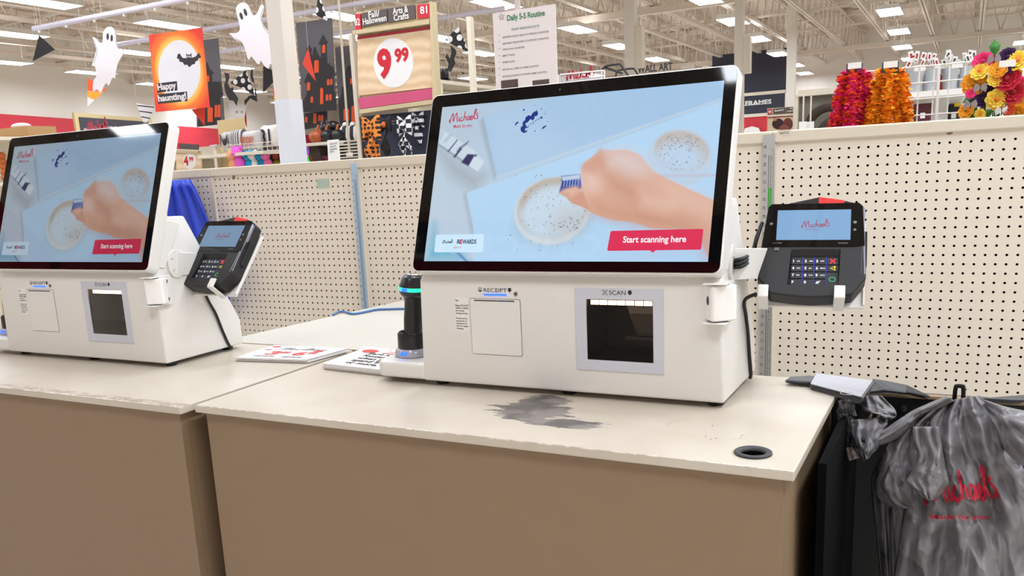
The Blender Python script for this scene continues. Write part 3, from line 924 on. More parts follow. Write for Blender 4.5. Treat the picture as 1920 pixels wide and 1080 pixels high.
IMG = paint_screen()
def screen_mesh(power):
    img = IMG
    xs = np.linspace(-SW / 2, SW / 2, NX + 1); zs = np.linspace(SH, 0, NY + 1)
    v = [(x, 0, z) for z in zs for x in xs]
    f = [(j * (NX + 1) + i, (j + 1) * (NX + 1) + i, (j + 1) * (NX + 1) + i + 1, j * (NX + 1) + i + 1) for j in range(NY) for i in range(NX)]
    me = bpy.data.meshes.new('screen_picture')
    me.from_pydata(v, [], f)
    at_ = me.color_attributes.new('picture', 'FLOAT_COLOR', 'CORNER')
    col = np.ones((NY * NX, 4, 4), np.float32)
    col[:, :, :3] = img.reshape(-1, 1, 3)
    at_.data.foreach_set('color', col.ravel())
    m = bpy.data.materials.new('lit_display'); m.use_nodes = True
    nt = m.node_tree; b = nt.nodes['Principled BSDF']
    b.inputs['Base Color'].default_value = (.004, .004, .005, 1); b.inputs['Roughness'].default_value = .04; b.inputs['Specular IOR Level'].default_value = 1.0
    a = nt.nodes.new('ShaderNodeVertexColor'); a.layer_name = 'picture'
    nt.links.new(a.outputs['Color'], b.inputs['Emission Color'])
    b.inputs['Emission Strength'].default_value = power
    me.materials.append(m)
    return me
def lit(name, c, e=1.0):                                           # a colour shown on a display
    return mat(name + ('_dim' if DIM < 1 else ''), (4, 4, 5), .04, emit=e * DIM, ecol=c, spec=1.0)
DIM = 1.0

def disp(s, t, y=-.0006):                                          # screen coordinates to the monitor's own plane
    return ((s - .5) * SW, y, (1 - t) * SH)
def dpoly(pts, y): return [disp(a, b, y) for a, b in pts]
def rpoly(pts, r=.02, n=5):                                         # rounded corners
    out = []
    N = len(pts)
    P = [np.array(p, float) for p in pts]
    for i in range(N):
        a, b, c = P[i - 1], P[i], P[(i + 1) % N]
        p0 = b + (a - b) / np.linalg.norm(a - b) * r; p1 = b + (c - b) / np.linalg.norm(c - b) * r
        for k in range(n + 1):
            t = k / n
            out.append(tuple((1 - t) ** 2 * p0 + 2 * t * (1 - t) * b + t * t * p1))
    return out

# ================================================================== SELF-CHECKOUT KIOSK
M_kio = mat('powder_white', (224, 221, 215), .42, bump=.02, nscale=900)
M_glass = mat('bezel_glass', (4, 4, 6), .035, spec=.42)
M_silver = mat('silver_plate', (198, 200, 208), .45, metal=.0)
M_rub = mat('black_rubber', (16, 16, 16), .7)
M_lab = mat('label_ink', (22, 22, 26), .6)
M_blue = mat('blue_led', (40, 80, 255), .4, emit=3.0, ecol=(30, 80, 255))
M_led = mat('warm_led', (255, 236, 214), .4, emit=5.5, ecol=(255, 226, 196))
KH = .2887
PROFILE = [(0, .010), (0, .205), (.012, .217), (.016, .226), (.056, .3376), (.109, .3357), (.135, .287), (.2465, .071), (.2465, .010)]

def arrow_down(mb, x, z, s, y):
    mb.add([(x - .35 * s, y, z + s), (x + .35 * s, y, z + s), (x + .35 * s, y, z + .55 * s), (x + .6 * s, y, z + .55 * s), (x, y, z), (x - .6 * s, y, z + .55 * s), (x - .35 * s, y, z + .55 * s)], [(0, 1, 2, 3, 4, 5, 6)])

def terminal(loc, rot, label):
    """card terminal; local x right, z up the face, y away; origin at the display centre"""
    t = thing('card_terminal', label, 'card terminal', loc, (0, 0, 0), 'card terminals on the kiosks')
    t.rotation_mode = 'YXZ'; t.rotation_euler = rot
    M_t = mat('terminal_black', (15, 15, 16), .5, bump=.03, nscale=600)
    out = [(-.0755, .036), (-.070, .0435), (.072, .0435), (.0785, .037), (.0825, -.042), (.0845, -.100), (.064, -.131), (.030, -.1355), (0, -.1375), (-.030, -.1355), (-.064, -.131), (-.0865, -.100), (-.083, -.042)]
    h = MB(); h.prism(out, 0, .034, 'Y')
    hs = h.build('housing', M_t, t, bevel=.003, seg=3)
    well = MB()
    w0 = [(-.0335, -.0468), (.0445, -.0468), (.0425, -.1150), (-.0375, -.1150)]; w1 = [(-.0325, -.0580), (.0435, -.0580), (.0420, -.1140), (-.0370, -.1140)]
    well.add([(x, -.01, z) for x, z in w0] + [(x, 0.0, z) for x, z in w0] + [(x, .0085, z) for x, z in w1],
             [(0, 1, 2, 3), (8, 9, 10, 11)] + [(i, (i + 1) % 4, 4 + (i + 1) % 4, 4 + i) for i in range(4)] + [(4 + i, 4 + (i + 1) % 4, 8 + (i + 1) % 4, 8 + i) for i in range(4)])
    carve(hs, [well])
    pn = MB(); pn.prism([(-.0745, .037), (-.069, .0425), (.071, .0425), (.0772, .036), (.0812, -.0400), (.066, -.0425), (-.078, -.0425), (-.0815, -.0400)], -.0008, .001)
    pn.build('front_glass', M_glass, t)
    ds = MB(); ds.add([(-.059, -.0011, -.0295), (.059, -.0011, -.0295), (.059, -.0011, .0295), (-.059, -.0011, .0295)], [(0, 1, 2, 3)])
    d = ds.build('display', lit('terminal_display', (142, 190, 236), .8), t)
    a = MB(); logo(a, (-.0195, -.0013, -.0065), (1, 0, 0), (0, 0, 1), .045, pen=11)
    a.text('Made by you', (-.0125, -.0013, -.0105), (1, 0, 0), (0, 0, 1), .0046)
    a.build('display_logo', lit('terminal_display_red', (196, 96, 136), .7), d, recalc=False)
    p = MB()
    p.text('Lane/7000', (-.0645, -.0011, -.0365), (1, 0, 0), (0, 0, 1), .0036); p.text('ingenico', (.0400, -.0011, -.0368), (1, 0, 0), (0, 0, 1), .0046, bold=.02)
    for cx, cz, r in ((-.0684, .0027, .0028), (.0655, .0045, .0030), (.0655, -.010, .0024)):
        MB().add([(cx + r * math.cos(q), -.0011, cz + r * math.sin(q)) for q in [k * .5236 for k in range(12)]], [tuple(range(12))]).build('sensor', mat('mark_grey', (104, 106, 110), .5), t, recalc=False)
    p.build('face_lettering', mat('mark_grey', (104, 106, 110), .5), t, recalc=False)
    MB().box(-.061, -.0535, -.0016, 0, -.0500, -.0445).build('latch', mat('latch_grey', (92, 92, 96), .5), t)
    # keys
    xs = [-.0335, -.0140, .0040, .0230, .0430]; zs = [-.0600, -.0735, -.0868, -.1002, -.1132]
    kk = [['1', '2', '3', 'x'], ['4', '5', '6', '<'], ['7', '8', '9', 'o'], ['F', '0', '.#*', None]]
    sub = {'1': 'QZ', '2': 'ABC', '3': 'DEF', '4': 'GHI', '5': 'JKL', '6': 'MNO', '7': 'PRS', '8': 'TUV', '9': 'WXY'}
    M_key = mat('key_black', (30, 31, 36), .4); M_kw = mat('key_print', (236, 238, 244), .4, emit=.25, ecol=(230, 236, 255))
    for r in range(4):
        for c in range(4):
            if kk[r][c] is None: continue
            zb = zs[r + 1] if not (kk[r][c] == 'o') else zs[4]
            k = MB().box(xs[c] + .0005, xs[c + 1] - .0005, .0056, .0085, zb + .0005, zs[r] - .0005).build('key', M_key, t, bevel=.0006, seg=1)
            pr = MB(); cx = (xs[c] + xs[c + 1]) / 2; cz = (zs[r] + zb) / 2; yy = .0053
            if kk[r][c] == 'x':
                for s_ in (-1, 1): pr.obox((cx, yy, cz), (.0042, 0, .0042 * s_), (0, .0001, 0), (.0008, 0, -.0008 * s_))
                m_ = mat('key_red', (206, 34, 46), .4, emit=.4, ecol=(206, 34, 46))
            elif kk[r][c] == '<':
                pr.ribbon([(cx + .0045, cz + .0038), (cx - .0035, cz), (cx + .0045, cz - .0038), (cx + .003, cz), (cx + .0045, cz + .0038)], .0013, (0, yy, 0), (1, 0, 0), (0, 0, 1))
                m_ = mat('key_yellow', (226, 206, 40), .4, emit=.4, ecol=(226, 206, 40))
            elif kk[r][c] == 'o':
                cz -= .001
                pr.ring(ellipse(cx, cz, .0056, .0047), ellipse(cx, cz, .0042, .0033), yy, yy + .0002)
                m_ = mat('key_green', (36, 156, 92), .4, emit=.4, ecol=(36, 156, 92))
            else:
                pr.text(kk[r][c], (xs[c] + .0028, yy, cz - .0022), (1, 0, 0), (0, 0, 1), .0066, bold=.03)
                if kk[r][c] in sub: pr.text(sub[kk[r][c]], (xs[c] + .0098, yy, cz - .0012), (1, 0, 0), (0, 0, 1), .0034, bold=.01)
                m_ = M_kw
            pr.build('key_print', m_, k, recalc=False)
    gl = MB()
    for x in xs[1:4]: gl.box(x - .0003, x + .0003, .0070, .0085, -.1130, -.0585)
    gl.build('key_backlight', mat('key_backlight', (70, 80, 220), .4, emit=.9, ecol=(60, 72, 235)), t)
    # card slot strip on the right side, stylus across the top
    st_ = MB(); st_.add([(.0792, -.0005, .033), (.0815, .002, .033), (.0782, .002, -.094), (.0760, -.0005, -.094)], [(0, 1, 2, 3)])
    st_.obox((.0803, .004, -.03), (.0012, 0, .0), (0, .004, 0), (-.0018, 0, .063)); st_.build('card_slot_edge', mat('slot_grey', (146, 148, 160), .35, metal=.5), t)
    MB().box(.079, .086, .012, .026, -.07, -.005).build('card_slot', M_rub, t, bevel=.002)
    sy = MB(); sy.prism([(-.0575, .0440), (.0068, .0595), (.0100, .0590), (.0480, .0515), (.0652, .0465), (.048, .0440)], .006, .020)
    so = sy.build('stylus_holder', mat('stylus_black', (20, 20, 22), .35), t, bevel=.001)
    MB().prism([(.0068, .0600), (.0480, .0522), (.0485, .0446), (.0072, .0446)], .0052, .0208).build('red_sleeve', mat('stylus_red', (222, 44, 38), .4), so, bevel=.001)
    return t

def kiosk(ox, oy, tlabel, label, cam_yaw, tpos, trot, tlab, cable):
    """self-checkout kiosk; local origin under the middle of its front edge, on the counter"""
    k = thing('self_checkout_kiosk', label, 'self-checkout kiosk', (ox, oy, .91), group='self-checkout kiosks')
    b = MB()
    n = len(PROFILE)
    tp = lambda z: KH - .006 * min(1, max(0, (z - .01) / .2))
    v = [(-tp(z), y, z) for y, z in PROFILE] + [(tp(z), y, z) for y, z in PROFILE]
    b.add(v, [(i, (i + 1) % n, n + (i + 1) % n, n + i) for i in range(n)] + [tuple(range(n)), tuple(range(n, 2 * n))])
    base = b.build('base_housing', M_kio, k, bevel=.005, seg=3)
    cut = MB(); cut.box(.0520, .1725, -.02, .105, .0705, .1775)
    cut2 = MB(); cut2.box(.262, .32, -.02, .032, .144, .2085)
    carve(base, [cut, cut2]); smooth_angle(base, 30)
    for fx, fy in ((-.262, .03), (.005, .03), (.268, .03), (-.262, .22), (.262, .215)):
        MB().lathe([(.012, 0), (.0135, .004), (.0135, .0105)], (fx, fy, 0), 16).build('foot', M_rub, k, smooth=False)
    # scanner window
    fr = MB(); fr.ring([(.0333, .0525), (.1893, .0525), (.1893, .1958), (.0333, .1958)], [(.0535, .0712), (.1715, .0712), (.1715, .1770), (.0535, .1770)], -.0018, .002)
    sf = fr.build('scanner_frame', M_silver, k, bevel=.0006)
    pk = MB(); x0, x1, z0, z1, d = .0527, .1718, .0712, .1768, .1035
    pk.add([(x0, .002, z0), (x1, .002, z0), (x1, .002, z1), (x0, .002, z1), (x0, d, z0), (x1, d, z0), (x1, d, z1), (x0, d, z1)],
           [(0, 1, 5, 4), (1, 2, 6, 5), (2, 3, 7, 6), (3, 0, 4, 7), (4, 5, 6, 7)])
    M_pk = mat('scanner_well', (24, 19, 17), .6)
    pk.build('scanner_well', M_pk, sf, recalc=False)
    eng = MB(); eng.add([(.105, .06, .158), (.160, .06, .158), (.160, .045, .108), (.128, .045, .108)], [(0, 1, 2, 3)])
    eng.box(.108, .160, .040, .05, .101, .106); eng.prism([(.118, .146), (.158, .146), (.158, .112), (.132, .112)], .043, .046)
    eng.build('scan_engine', mat('scan_engine', (62, 58, 58), .3), sf)
    ld = MB()
    for q in range(7):
        lx = .0645 + q * .0158
        ld.box(lx - .0068, lx + .0068, .010, .0125, .1662, .1738)
    ld.build('led_strip', M_led, sf)
    wg = MB().box(.0535, .1715, -.0004, .0008, .0712, .1770)
    mw = MATS.get('scanner_window')
    if not mw:
        mw = mat('scanner_window', (30, 26, 26), .03)
        nt = mw.node_tree; tr = nt.nodes.new('ShaderNodeBsdfTransparent'); tr.inputs[0].default_value = (.82, .78, .76, 1)
        gl = nt.nodes.new('ShaderNodeBsdfGlossy'); gl.inputs['Roughness'].default_value = .02
        fz = nt.nodes.new('ShaderNodeFresnel'); fz.inputs[0].default_value = 1.22
        mx = nt.nodes.new('ShaderNodeMixShader')
        nt.links.new(fz.outputs[0], mx.inputs[0]); nt.links.new(tr.outputs[0], mx.inputs[1]); nt.links.new(gl.outputs[0], mx.inputs[2])
        nt.links.new(mx.outputs[0], nt.nodes['Material Output'].inputs[0])
    wg.build('window_pane', mw, sf)
    lb = MB(); y = -.0021
    lb.text('SCAN', (.0955, y, .1855), (1, 0, 0), (0, 0, 1), .0108, fit=.0290); arrow_down(lb, .1325, .1852, .0082, y)
    for sx in (-1, 1):
        for sz in (-1, 1):
            cx, cz = .0885 + sx * .0042, .1892 + sz * .0042
            lb.box(min(cx, cx - sx * .0025), max(cx, cx - sx * .0025), y, y + .0002, cz - .0003, cz + .0003)
            lb.box(cx - .0003, cx + .0003, y, y + .0002, min(cz, cz - sz * .0025), max(cz, cz - sz * .0025))
    for q in range(5): lb.box(.0858, .0912, y, y + .0002, .1866 + q * .0013, .1871 + q * .0013)
    lb.build('scan_lettering', M_lab, sf, recalc=False)
    # receipt printer door
    dr = MB(); dr.prism(rrect(-.1762, -.0722, .0690, .1735, .004), -.0004, .001)
    dm = dr.build('receipt_door_seam', mat('seam_grey', (92, 86, 80), .8), k)
    dr = MB(); dr.prism(rrect(-.1754, -.0730, .0698, .1727, .0036), -.0014, .001); do = dr.build('receipt_door', M_kio, k, bevel=.0005, seg=1)
    MB().box(-.166, -.084, -.0018, 0, .1690, .1708).build('paper_slot', M_dark, do)
    lb = MB(); y = -.0004
    lb.text('RECEIPT', (-.1463, y, .1856), (1, 0, 0), (0, 0, 1), .0102, fit=.0470); arrow_down(lb, -.0926, .1854, .0082, y)
    lb.ribbon([(-.1557, .1905), (-.1557, .1935), (-.1500, .1935), (-.1500, .1905)], .0008, (0, y, 0), (1, 0, 0), (0, 0, 1))
    lb.ribbon([(-.1567, .1872), (-.1572, .1905), (-.1485, .1905), (-.1490, .1872), (-.1567, .1872)], .0009, (0, y, 0), (1, 0, 0), (0, 0, 1))
    lb.prism([(-.1558, .1885), (-.1500, .1885), (-.1529, .1845)], y, y + .0002)
    lb.build('receipt_lettering', M_lab, k, recalc=False)
    MB().prism(rrect(-.1455, -.0990, .1793, .1825, .0014), -.0010, .001).build('blue_light_bar', M_blue, k)
    lk = MB(); lk.prism(ellipse(-.0808, .1832, .0036, .0036, 18), -.0016, .001); lo = lk.build('door_lock', mat('lock_metal', (120, 112, 104), .35, metal=.7), k)
    MB().box(-.0812, -.0804, -.0018, -.001, .1812, .1852).build('key_slot', M_dark, lo)
    nk = MB().box(-.2085, -.1790, -.0003, .0005, .1105, .1740).build('instruction_label', mat('label_white', (230, 228, 223), .5), k)
    tx = MB()
    for q, (body, bo) in enumerate((('Tips:', .02), ('', 0), ('Please DO NOT', .02), ('TEAR or DRAG', .02), ('the receipt', .01), ('during printing.', .01), ('', 0), ('Please use the', .01), ('special key to', .01), ('open/lock the', .01), ('door for paper', .01), ('changing.', .01))):
        if body: tx.text(body, (-.2070, -.0006, .1675 - q * .0048), (1, 0, 0), (0, 0, 1), .0042, bold=bo)
    tx.build('label_print', M_lab, nk, recalc=False)
    # side: raised panel, mounting disc, speaker slots
    sx = KH - .006
    def side(px, py):
        p = at(px, py, X=-1.5706); return (p[1] - 1.358, p[2] - .91)
    rp = [side(*q) for q in ((294, 500), (309, 412), (339, 419), (311, 503))]
    MB().prism(rpoly(rp, .006, 3), sx - .001, sx + .0035, 'X').build('side_cover', M_kio, k, bevel=.001)
    dy, dz = .0640, .2305
    MB().prism(ellipse(dy, dz, .024, .032, 28), sx - .001, sx + .006, 'X').build('mounting_plate', M_kio, k, bevel=.001)
    sc = MB()
    for zz in (-.013, .013): sc.ball((sx + .0065, dy - .012, dz + zz), .0022, mi=0)
    sc.build('screw', mat('screw_metal', (196, 192, 184), .25, metal=1), k, smooth=True)
    sp = MB()
    for i in range(8):
        for j in range(5):
            sp.prism(ellipse(.116 + .0033 * j + i * .0021, .166 - i * .0042, .0007, .0007, 6), sx + .0035 - .0034, sx + .0008, 'X')
    sp.build('speaker_holes', mat('hole_grey', (150, 144, 136), .8), k)
    # bracket and camera
    br = MB(); br.box(.258, .296, -.022, .03, .2068, .2088); br.box(.258, .296, -.022, .03, .1440, .1458); br.box(.2935, .2955, .002, .034, .1440, .2088)
    bo_ = br.build('camera_bracket', M_kio, k, bevel=.0008)
    for zz in (.196, .156):
        MB().prism(ellipse(.022, zz, .0034, .0042, 16), .2950, .2962, 'X').build('bracket_hole', mat('hole_dark', (96, 90, 84), .8), bo_)
    cy = cam_yaw
    u = np.array([math.cos(cy), math.sin(cy), 0]); w_ = np.array([-math.sin(cy), math.cos(cy), 0])
    c0 = np.array([.281, .004, .1764])
    cm = MB(); P2 = rrect(-.0165, .0165, -.0215, .0215, .006, 4)
    cm.add([c0 + u * a + w_ * q + np.array([0, 0, z]) for z in (-.0285, .0285) for a, q in P2],
           [tuple(range(len(P2))), tuple(range(len(P2), 2 * len(P2)))] + [(i, (i + 1) % len(P2), len(P2) + (i + 1) % len(P2), len(P2) + i) for i in range(len(P2))])
    co = cm.build('camera_module', mat('camera_white', (242, 240, 236), .3), k, bevel=.003, seg=3); smooth_angle(co, 50)
    le = MB(); le.add([c0 - w_ * .0219 + u * .0045 * math.cos(q) + np.array([0, 0, .004 + .0075 * math.sin(q)]) for q in [2 * math.pi * i / 18 for i in range(18)]], [tuple(range(18))])
    le.build('lens', M_glass, co, recalc=False)
    # monitor, tilted back
    m = bpy.data.objects.new('monitor', None); COL.objects.link(m); m.parent = k; m.empty_display_size = .05
    m.location = (.0013, -.0102, .2420); m.rotation_euler = (-.3434, 0, 0)
    X0, X1, Z0, Z1 = -.2868, .2826, -.0176, .3200
    hb = MB(); hb.prism(rrect(X0 - .003, X1 + .003, Z0 - .003, Z1 + .003, .014, 6), .0, .030)
    ho = hb.build('monitor_housing', M_kio, m, bevel=.003, seg=3); smooth_angle(ho, 40)
    gb = MB(); gb.prism(rrect(X0, X1, Z0, Z1, .012, 6), -.0012, .002); gb.build('bezel_glass', M_glass, m)
    sco = bpy.data.objects.new('screen', screen_mesh(.92 * DIM)); COL.objects.link(sco); sco.parent = m; sco.location = (0, -.0016, 0)
    MB().prism(ellipse(-.024, .3085, .0022, .0022, 14), -.0014, 0).build('webcam', mat('webcam_lens', (60, 66, 72), .1), m)
    y1_, y2_ = -.0020, -.0022
    # buttons on the screen
    bt = MB()
    r1 = c3([(985, 846), (1455, 835), (1443, 941), (967, 948)])
    bt.add(dpoly(rpoly(r1, .008), y1_), [tuple(range(24))]); pt_ = c3([(1180, 943), (1198, 957), (1216, 942)]); bt.add(dpoly(pt_, y1_), [(0, 1, 2)])
    bt.build('start_button', lit('screen_red', (222, 52, 88), 1), m, recalc=False)
    bt = MB(); a_, b_ = c3([(1046, 905), (1366, 900)]); wd = (b_[0] - a_[0]) * SW
    bt.text('Start scanning here', disp(a_[0], a_[1], y2_), (1, 0, 0), (0, 0, 1), .0150, bold=.022, fit=wd)
    bt.build('start_lettering', lit('screen_white', (250, 248, 252), 1), m, recalc=False)
    bt = MB(); r2 = c3([(105, 866), (347, 862), (339, 955), (94, 955)]); bt.add(dpoly(rpoly(r2, .008), y1_), [tuple(range(24))])
    bt.build('rewards_button', lit('screen_ice', (204, 232, 252), 1), m, recalc=False)
    bt = MB(); a_ = c3([(135, 912)])[0]; logo(bt, disp(a_[0], a_[1], y2_), (1, 0, 0), (0, 0, 1), .0225, pen=13)
    a_, b_ = c3([(208, 912), (222, 912)]); bt.text('R', disp(a_[0], a_[1], y2_), (1, 0, 0), (0, 0, 1), .0112, bold=.03)
    a_ = c3([(237, 912)])[0]; b_ = c3([(308, 912)])[0]; bt.text('WARDS', disp(a_[0], a_[1], y2_), (1, 0, 0), (0, 0, 1), .0112, bold=.03, fit=(b_[0] - a_[0]) * SW)
    bt.build('rewards_lettering', lit('screen_ink', (34, 58, 90), .8), m, recalc=False)
    bt = MB(); a_ = c3([(222, 912)])[0]; p = disp(a_[0], a_[1], y2_)
    bt.text('E', p, (1, 0, 0), (0, 0, 1), .0112, bold=.05); a_ = c3([(193, 936)])[0]; bt.build('red_letter', lit('screen_logo_red', (196, 58, 92), .9), m, recalc=False); bt = MB(); bt.text('SIGN UP', disp(a_[0], a_[1], y2_), (1, 0, 0), (0, 0, 1), .0056, fit=.0155); bt.build('sign_up_lettering', lit('screen_logo_red', (196, 58, 92), .9), m, recalc=False); bt = MB()
    a_, b_ = c3([(168, 300), (312, 300)]); logo(bt, disp(a_[0], a_[1], y2_), (1, 0, 0), (0, 0, 1), (b_[0] - a_[0]) * SW, pen=11)
    a_, b_ = c3([(190, 324), (282, 318)]); bt.text('Made by you', disp(a_[0], a_[1], y2_), (1, 0, 0), (0, 0, 1), .0092, bold=.015, fit=(b_[0] - a_[0]) * SW)
    bt.build('screen_logo', lit('screen_logo_red', (196, 58, 92), .9), m, recalc=False)
    # ink splash
    sp = MB()
    big = [(556, 300), (552, 288), (556, 268), (572, 256), (582, 262), (590, 248), (600, 238), (610, 236), (612, 226), (616, 240), (620, 248), (612, 262), (602, 262), (600, 276), (590, 284), (582, 276), (574, 284), (566, 294), (560, 296)]
    low = [(540, 298), (546, 286), (556, 284), (554, 300), (560, 312), (566, 322), (560, 320), (552, 330), (556, 338), (566, 330), (562, 342), (550, 348), (538, 344), (530, 332), (532, 318), (542, 310)]
    for q in (big, low, [(502, 308), (506, 296), (520, 288), (518, 298), (510, 302), (506, 312)], [(638, 326), (644, 316), (660, 308), (662, 312), (650, 322), (642, 328)], [(628, 268), (640, 262), (642, 272), (634, 276)], [(560, 316), (572, 318), (566, 324)]):
        P_ = c3([(x, y) for x, y in q]); sp.add(dpoly(P_, y1_), [tuple(range(len(P_)))])
    r_ = random.Random(5)
    for (x, y, r) in ((547, 230, 5), (636, 224, 3), (656, 240, 2), (656, 250, 2.5), (604, 338, 3), (590, 300, 3), (606, 286, 3), (616, 280, 3), (624, 276, 3), (596, 290, 2.5), (494, 292, 2), (668, 290, 2), (602, 206, 2), (580, 302, 3), (598, 298, 2.5), (570, 312, 3)):
        P_ = c3([(x + r * math.cos(t), y + r * math.sin(t)) for t in [k * 1.047 for k in range(6)]]); sp.add(dpoly(P_, y1_), [tuple(range(6))])
    sp.build('ink_splash', lit('screen_blue', (18, 48, 140), .9), m, recalc=False)
    # tray for the hand scanner
    ty = MB(); Pt = [(-.282, .0), (-.282, .135), (-.375, .135), (-.395, .12), (-.402, .09), (-.402, .03), (-.397, .010), (-.386, .0)]
    ty.prism(Pt, .011, .043, 'Z'); to = ty.build('scanner_tray', M_kio, k, bevel=.006, seg=3); smooth_angle(to, 50)
    # ---- things that sit on or hang from the kiosk
    cr = thing('charging_cradle', 'black scanner charging cradle with a glowing blue light, on the tray of ' + tlabel, 'scanner cradle', (ox - .3520, oy + .062, .9535), group='scanner cradles')
    MB().lathe([(.037, 0), (.037, .004), (.033, .014), (.030, .016)], n=28, sx=1.0, sy=.85).build('clear_base', mat('clear_plastic', (168, 168, 178), .12), cr, smooth=True)
    cp_ = MB(); cp_.lathe([(.027, .013), (.029, .018), (.028, .046), (.0245, .050), (.021, .046), (.019, .022)], n=24, sx=1, sy=.85, capped=False)
    cp_.tube([(.012, .018, .045), (.010, .022, .062), (.004, .022, .066), (-.010, .022, .062), (-.014, .018, .045)], .004, 8)
    smooth_angle(cp_.build('cup', M_black, cr), 50)
    MB().box(-.0065, .0065, -.0322, -.0255, .006, .0120).build('blue_light', M_blue, cr)
    hs = thing('handheld_scanner', 'black handheld barcode scanner with a green lit ring, upright beside ' + tlabel, 'barcode scanner', (ox - .3480, oy + .062, .978), (0, math.radians(6), 0), group='handheld barcode scanners')
    gr = MB(); gr.lathe([(.0165, 0), (.0180, .02), (.0190, .05), (.0180, .078), (.0185, .090), (.0215, .098)], n=24, sx=1, sy=1.15)
    smooth_angle(gr.build('grip', M_black, hs), 60)
    hd = MB(); hd.lathe([(.0215, .097), (.0265, .103), (.0285, .110), (.0285, .118), (.0255, .126), (.0235, .134), (.0200, .139), (.010, .1405)], n=28, sx=1, sy=1.2)
    smooth_angle(hd.build('head', mat('scanner_grey', (30, 32, 33), .32), hs), 60)
    lr = MB(); lr.lathe([(.0289, .1105), (.0293, .114), (.0289, .1178)], n=28, sx=1, sy=1.2, capped=False)
    lr.build('light_ring', mat('green_led', (40, 240, 180), .4, emit=1.6, ecol=(20, 235, 150)), hs, smooth=True)
    MB().box(-.006, .006, -.0362, -.0335, .1108, .1175).build('status_light', M_blue, hs)
    MB().lathe([(.015, .1400), (.016, .1418), (.011, .1424)], n=24, capped=True).build('chrome_cap', mat('chrome', (220, 220, 222), .15, metal=1), hs, smooth=True)
    # card terminal, its white holder and cables
    t = terminal(tpos, trot, tlab)
    Mt = Matrix.Translation(Vector([float(c) for c in tpos])) @ Euler(trot, 'YXZ').to_matrix().to_4x4()
    inv = Matrix.Translation(Vector((-ox, -oy, -.91)))
    def K(p): return np.array(inv @ (Mt @ Vector(p)))
    hd = MB()
    ux, uy, uz = (K(q) - K((0, 0, 0)) for q in ((1, 0, 0), (0, 1, 0), (0, 0, 1)))
    hd.obox(K((.002, .040, -.055)), ux * .082, uy * .0025, uz * .082)
    hd.obox(K((.083, .037, -.055)), ux * .0018, uy * .004, uz * .078)
    for cx in (-.075, .0445):
        hd.obox(K((cx, .017, -.1400)), ux * .0085, uy * .025, uz * .0022)
        hd.obox(K((cx, -.0065, -.1300)), ux * .0085, uy * .0022, uz * .0115)
    hd.build('terminal_holder', M_kio, k, bevel=.0015)
    D = np.array([sx + .004, dy, dz]); E_ = K((-.060, .044, -.050))
    ar = MB(); dv = E_ - D; L_ = np.linalg.norm(dv); dn = dv / L_
    up = np.array([0, 0, 1.0]); sd = np.cross(dn, up); sd /= np.linalg.norm(sd); up = np.cross(sd, dn)
    ar.obox(D + dv / 2, dv / 2 * 1.02, sd * .003, up * .026)
    ar.build('terminal_arm', M_kio, k, bevel=.0015)
    cb = MB()
    for q in cable(K): cb.tube(catmull(q, 8), .0032, 8)
    cb.build('black_cable', mat('cable_black', (12, 12, 13), .45), k, smooth=True)
    return k

SXK = KH + .0025
def side_cable(K):
    return [[K((-.02, .02, -.132)), (SXK + .012, .128, .178), (SXK, .134, .160), (SXK, .145, .130), (SXK, .162, .098), (SXK, .177, .055), (SXK, .192, .018), (SXK - .004, .205, .006)]]
def right_cable(K):
    a = []
    for d in (-.006, 0, .006):
        a.append([(SXK - .004, .064, .2305 + d), (SXK + .012, .060, .234 + d), K((-.098, .014, -.050 + d)), K((-.092, .010, -.02 + d * .5)), K((-.0845, .010, .012))])
    return a + [[(SXK + .02, .13, .172)] + side_cable(K)[0][2:]]
kr = kiosk(-.6156, 1.3907, 'the big kiosk', 'big white self-checkout kiosk in front, its screen bright and facing the camera', -.90,
           (-.2269, 1.5994, 1.1906), (-.6108, .0229, .1587), 'black card terminal with a bright blue screen, right of the big kiosk, before the pegboard', right_cable)
DIM = .55                                                          # viewing-angle falloff of the left display, put into its emission strength
kl = kiosk(-.6156 - 1.2437, 1.3907 - .0326, 'the left kiosk', 'white self-checkout kiosk on the left counter, cut by the left edge of the photo', -1.1,
           (-1.5194, 1.5204, 1.1933), (-.6896, .0132, -.0166), 'black card terminal turned sideways with a pale screen, on the side of the left kiosk', side_cable)
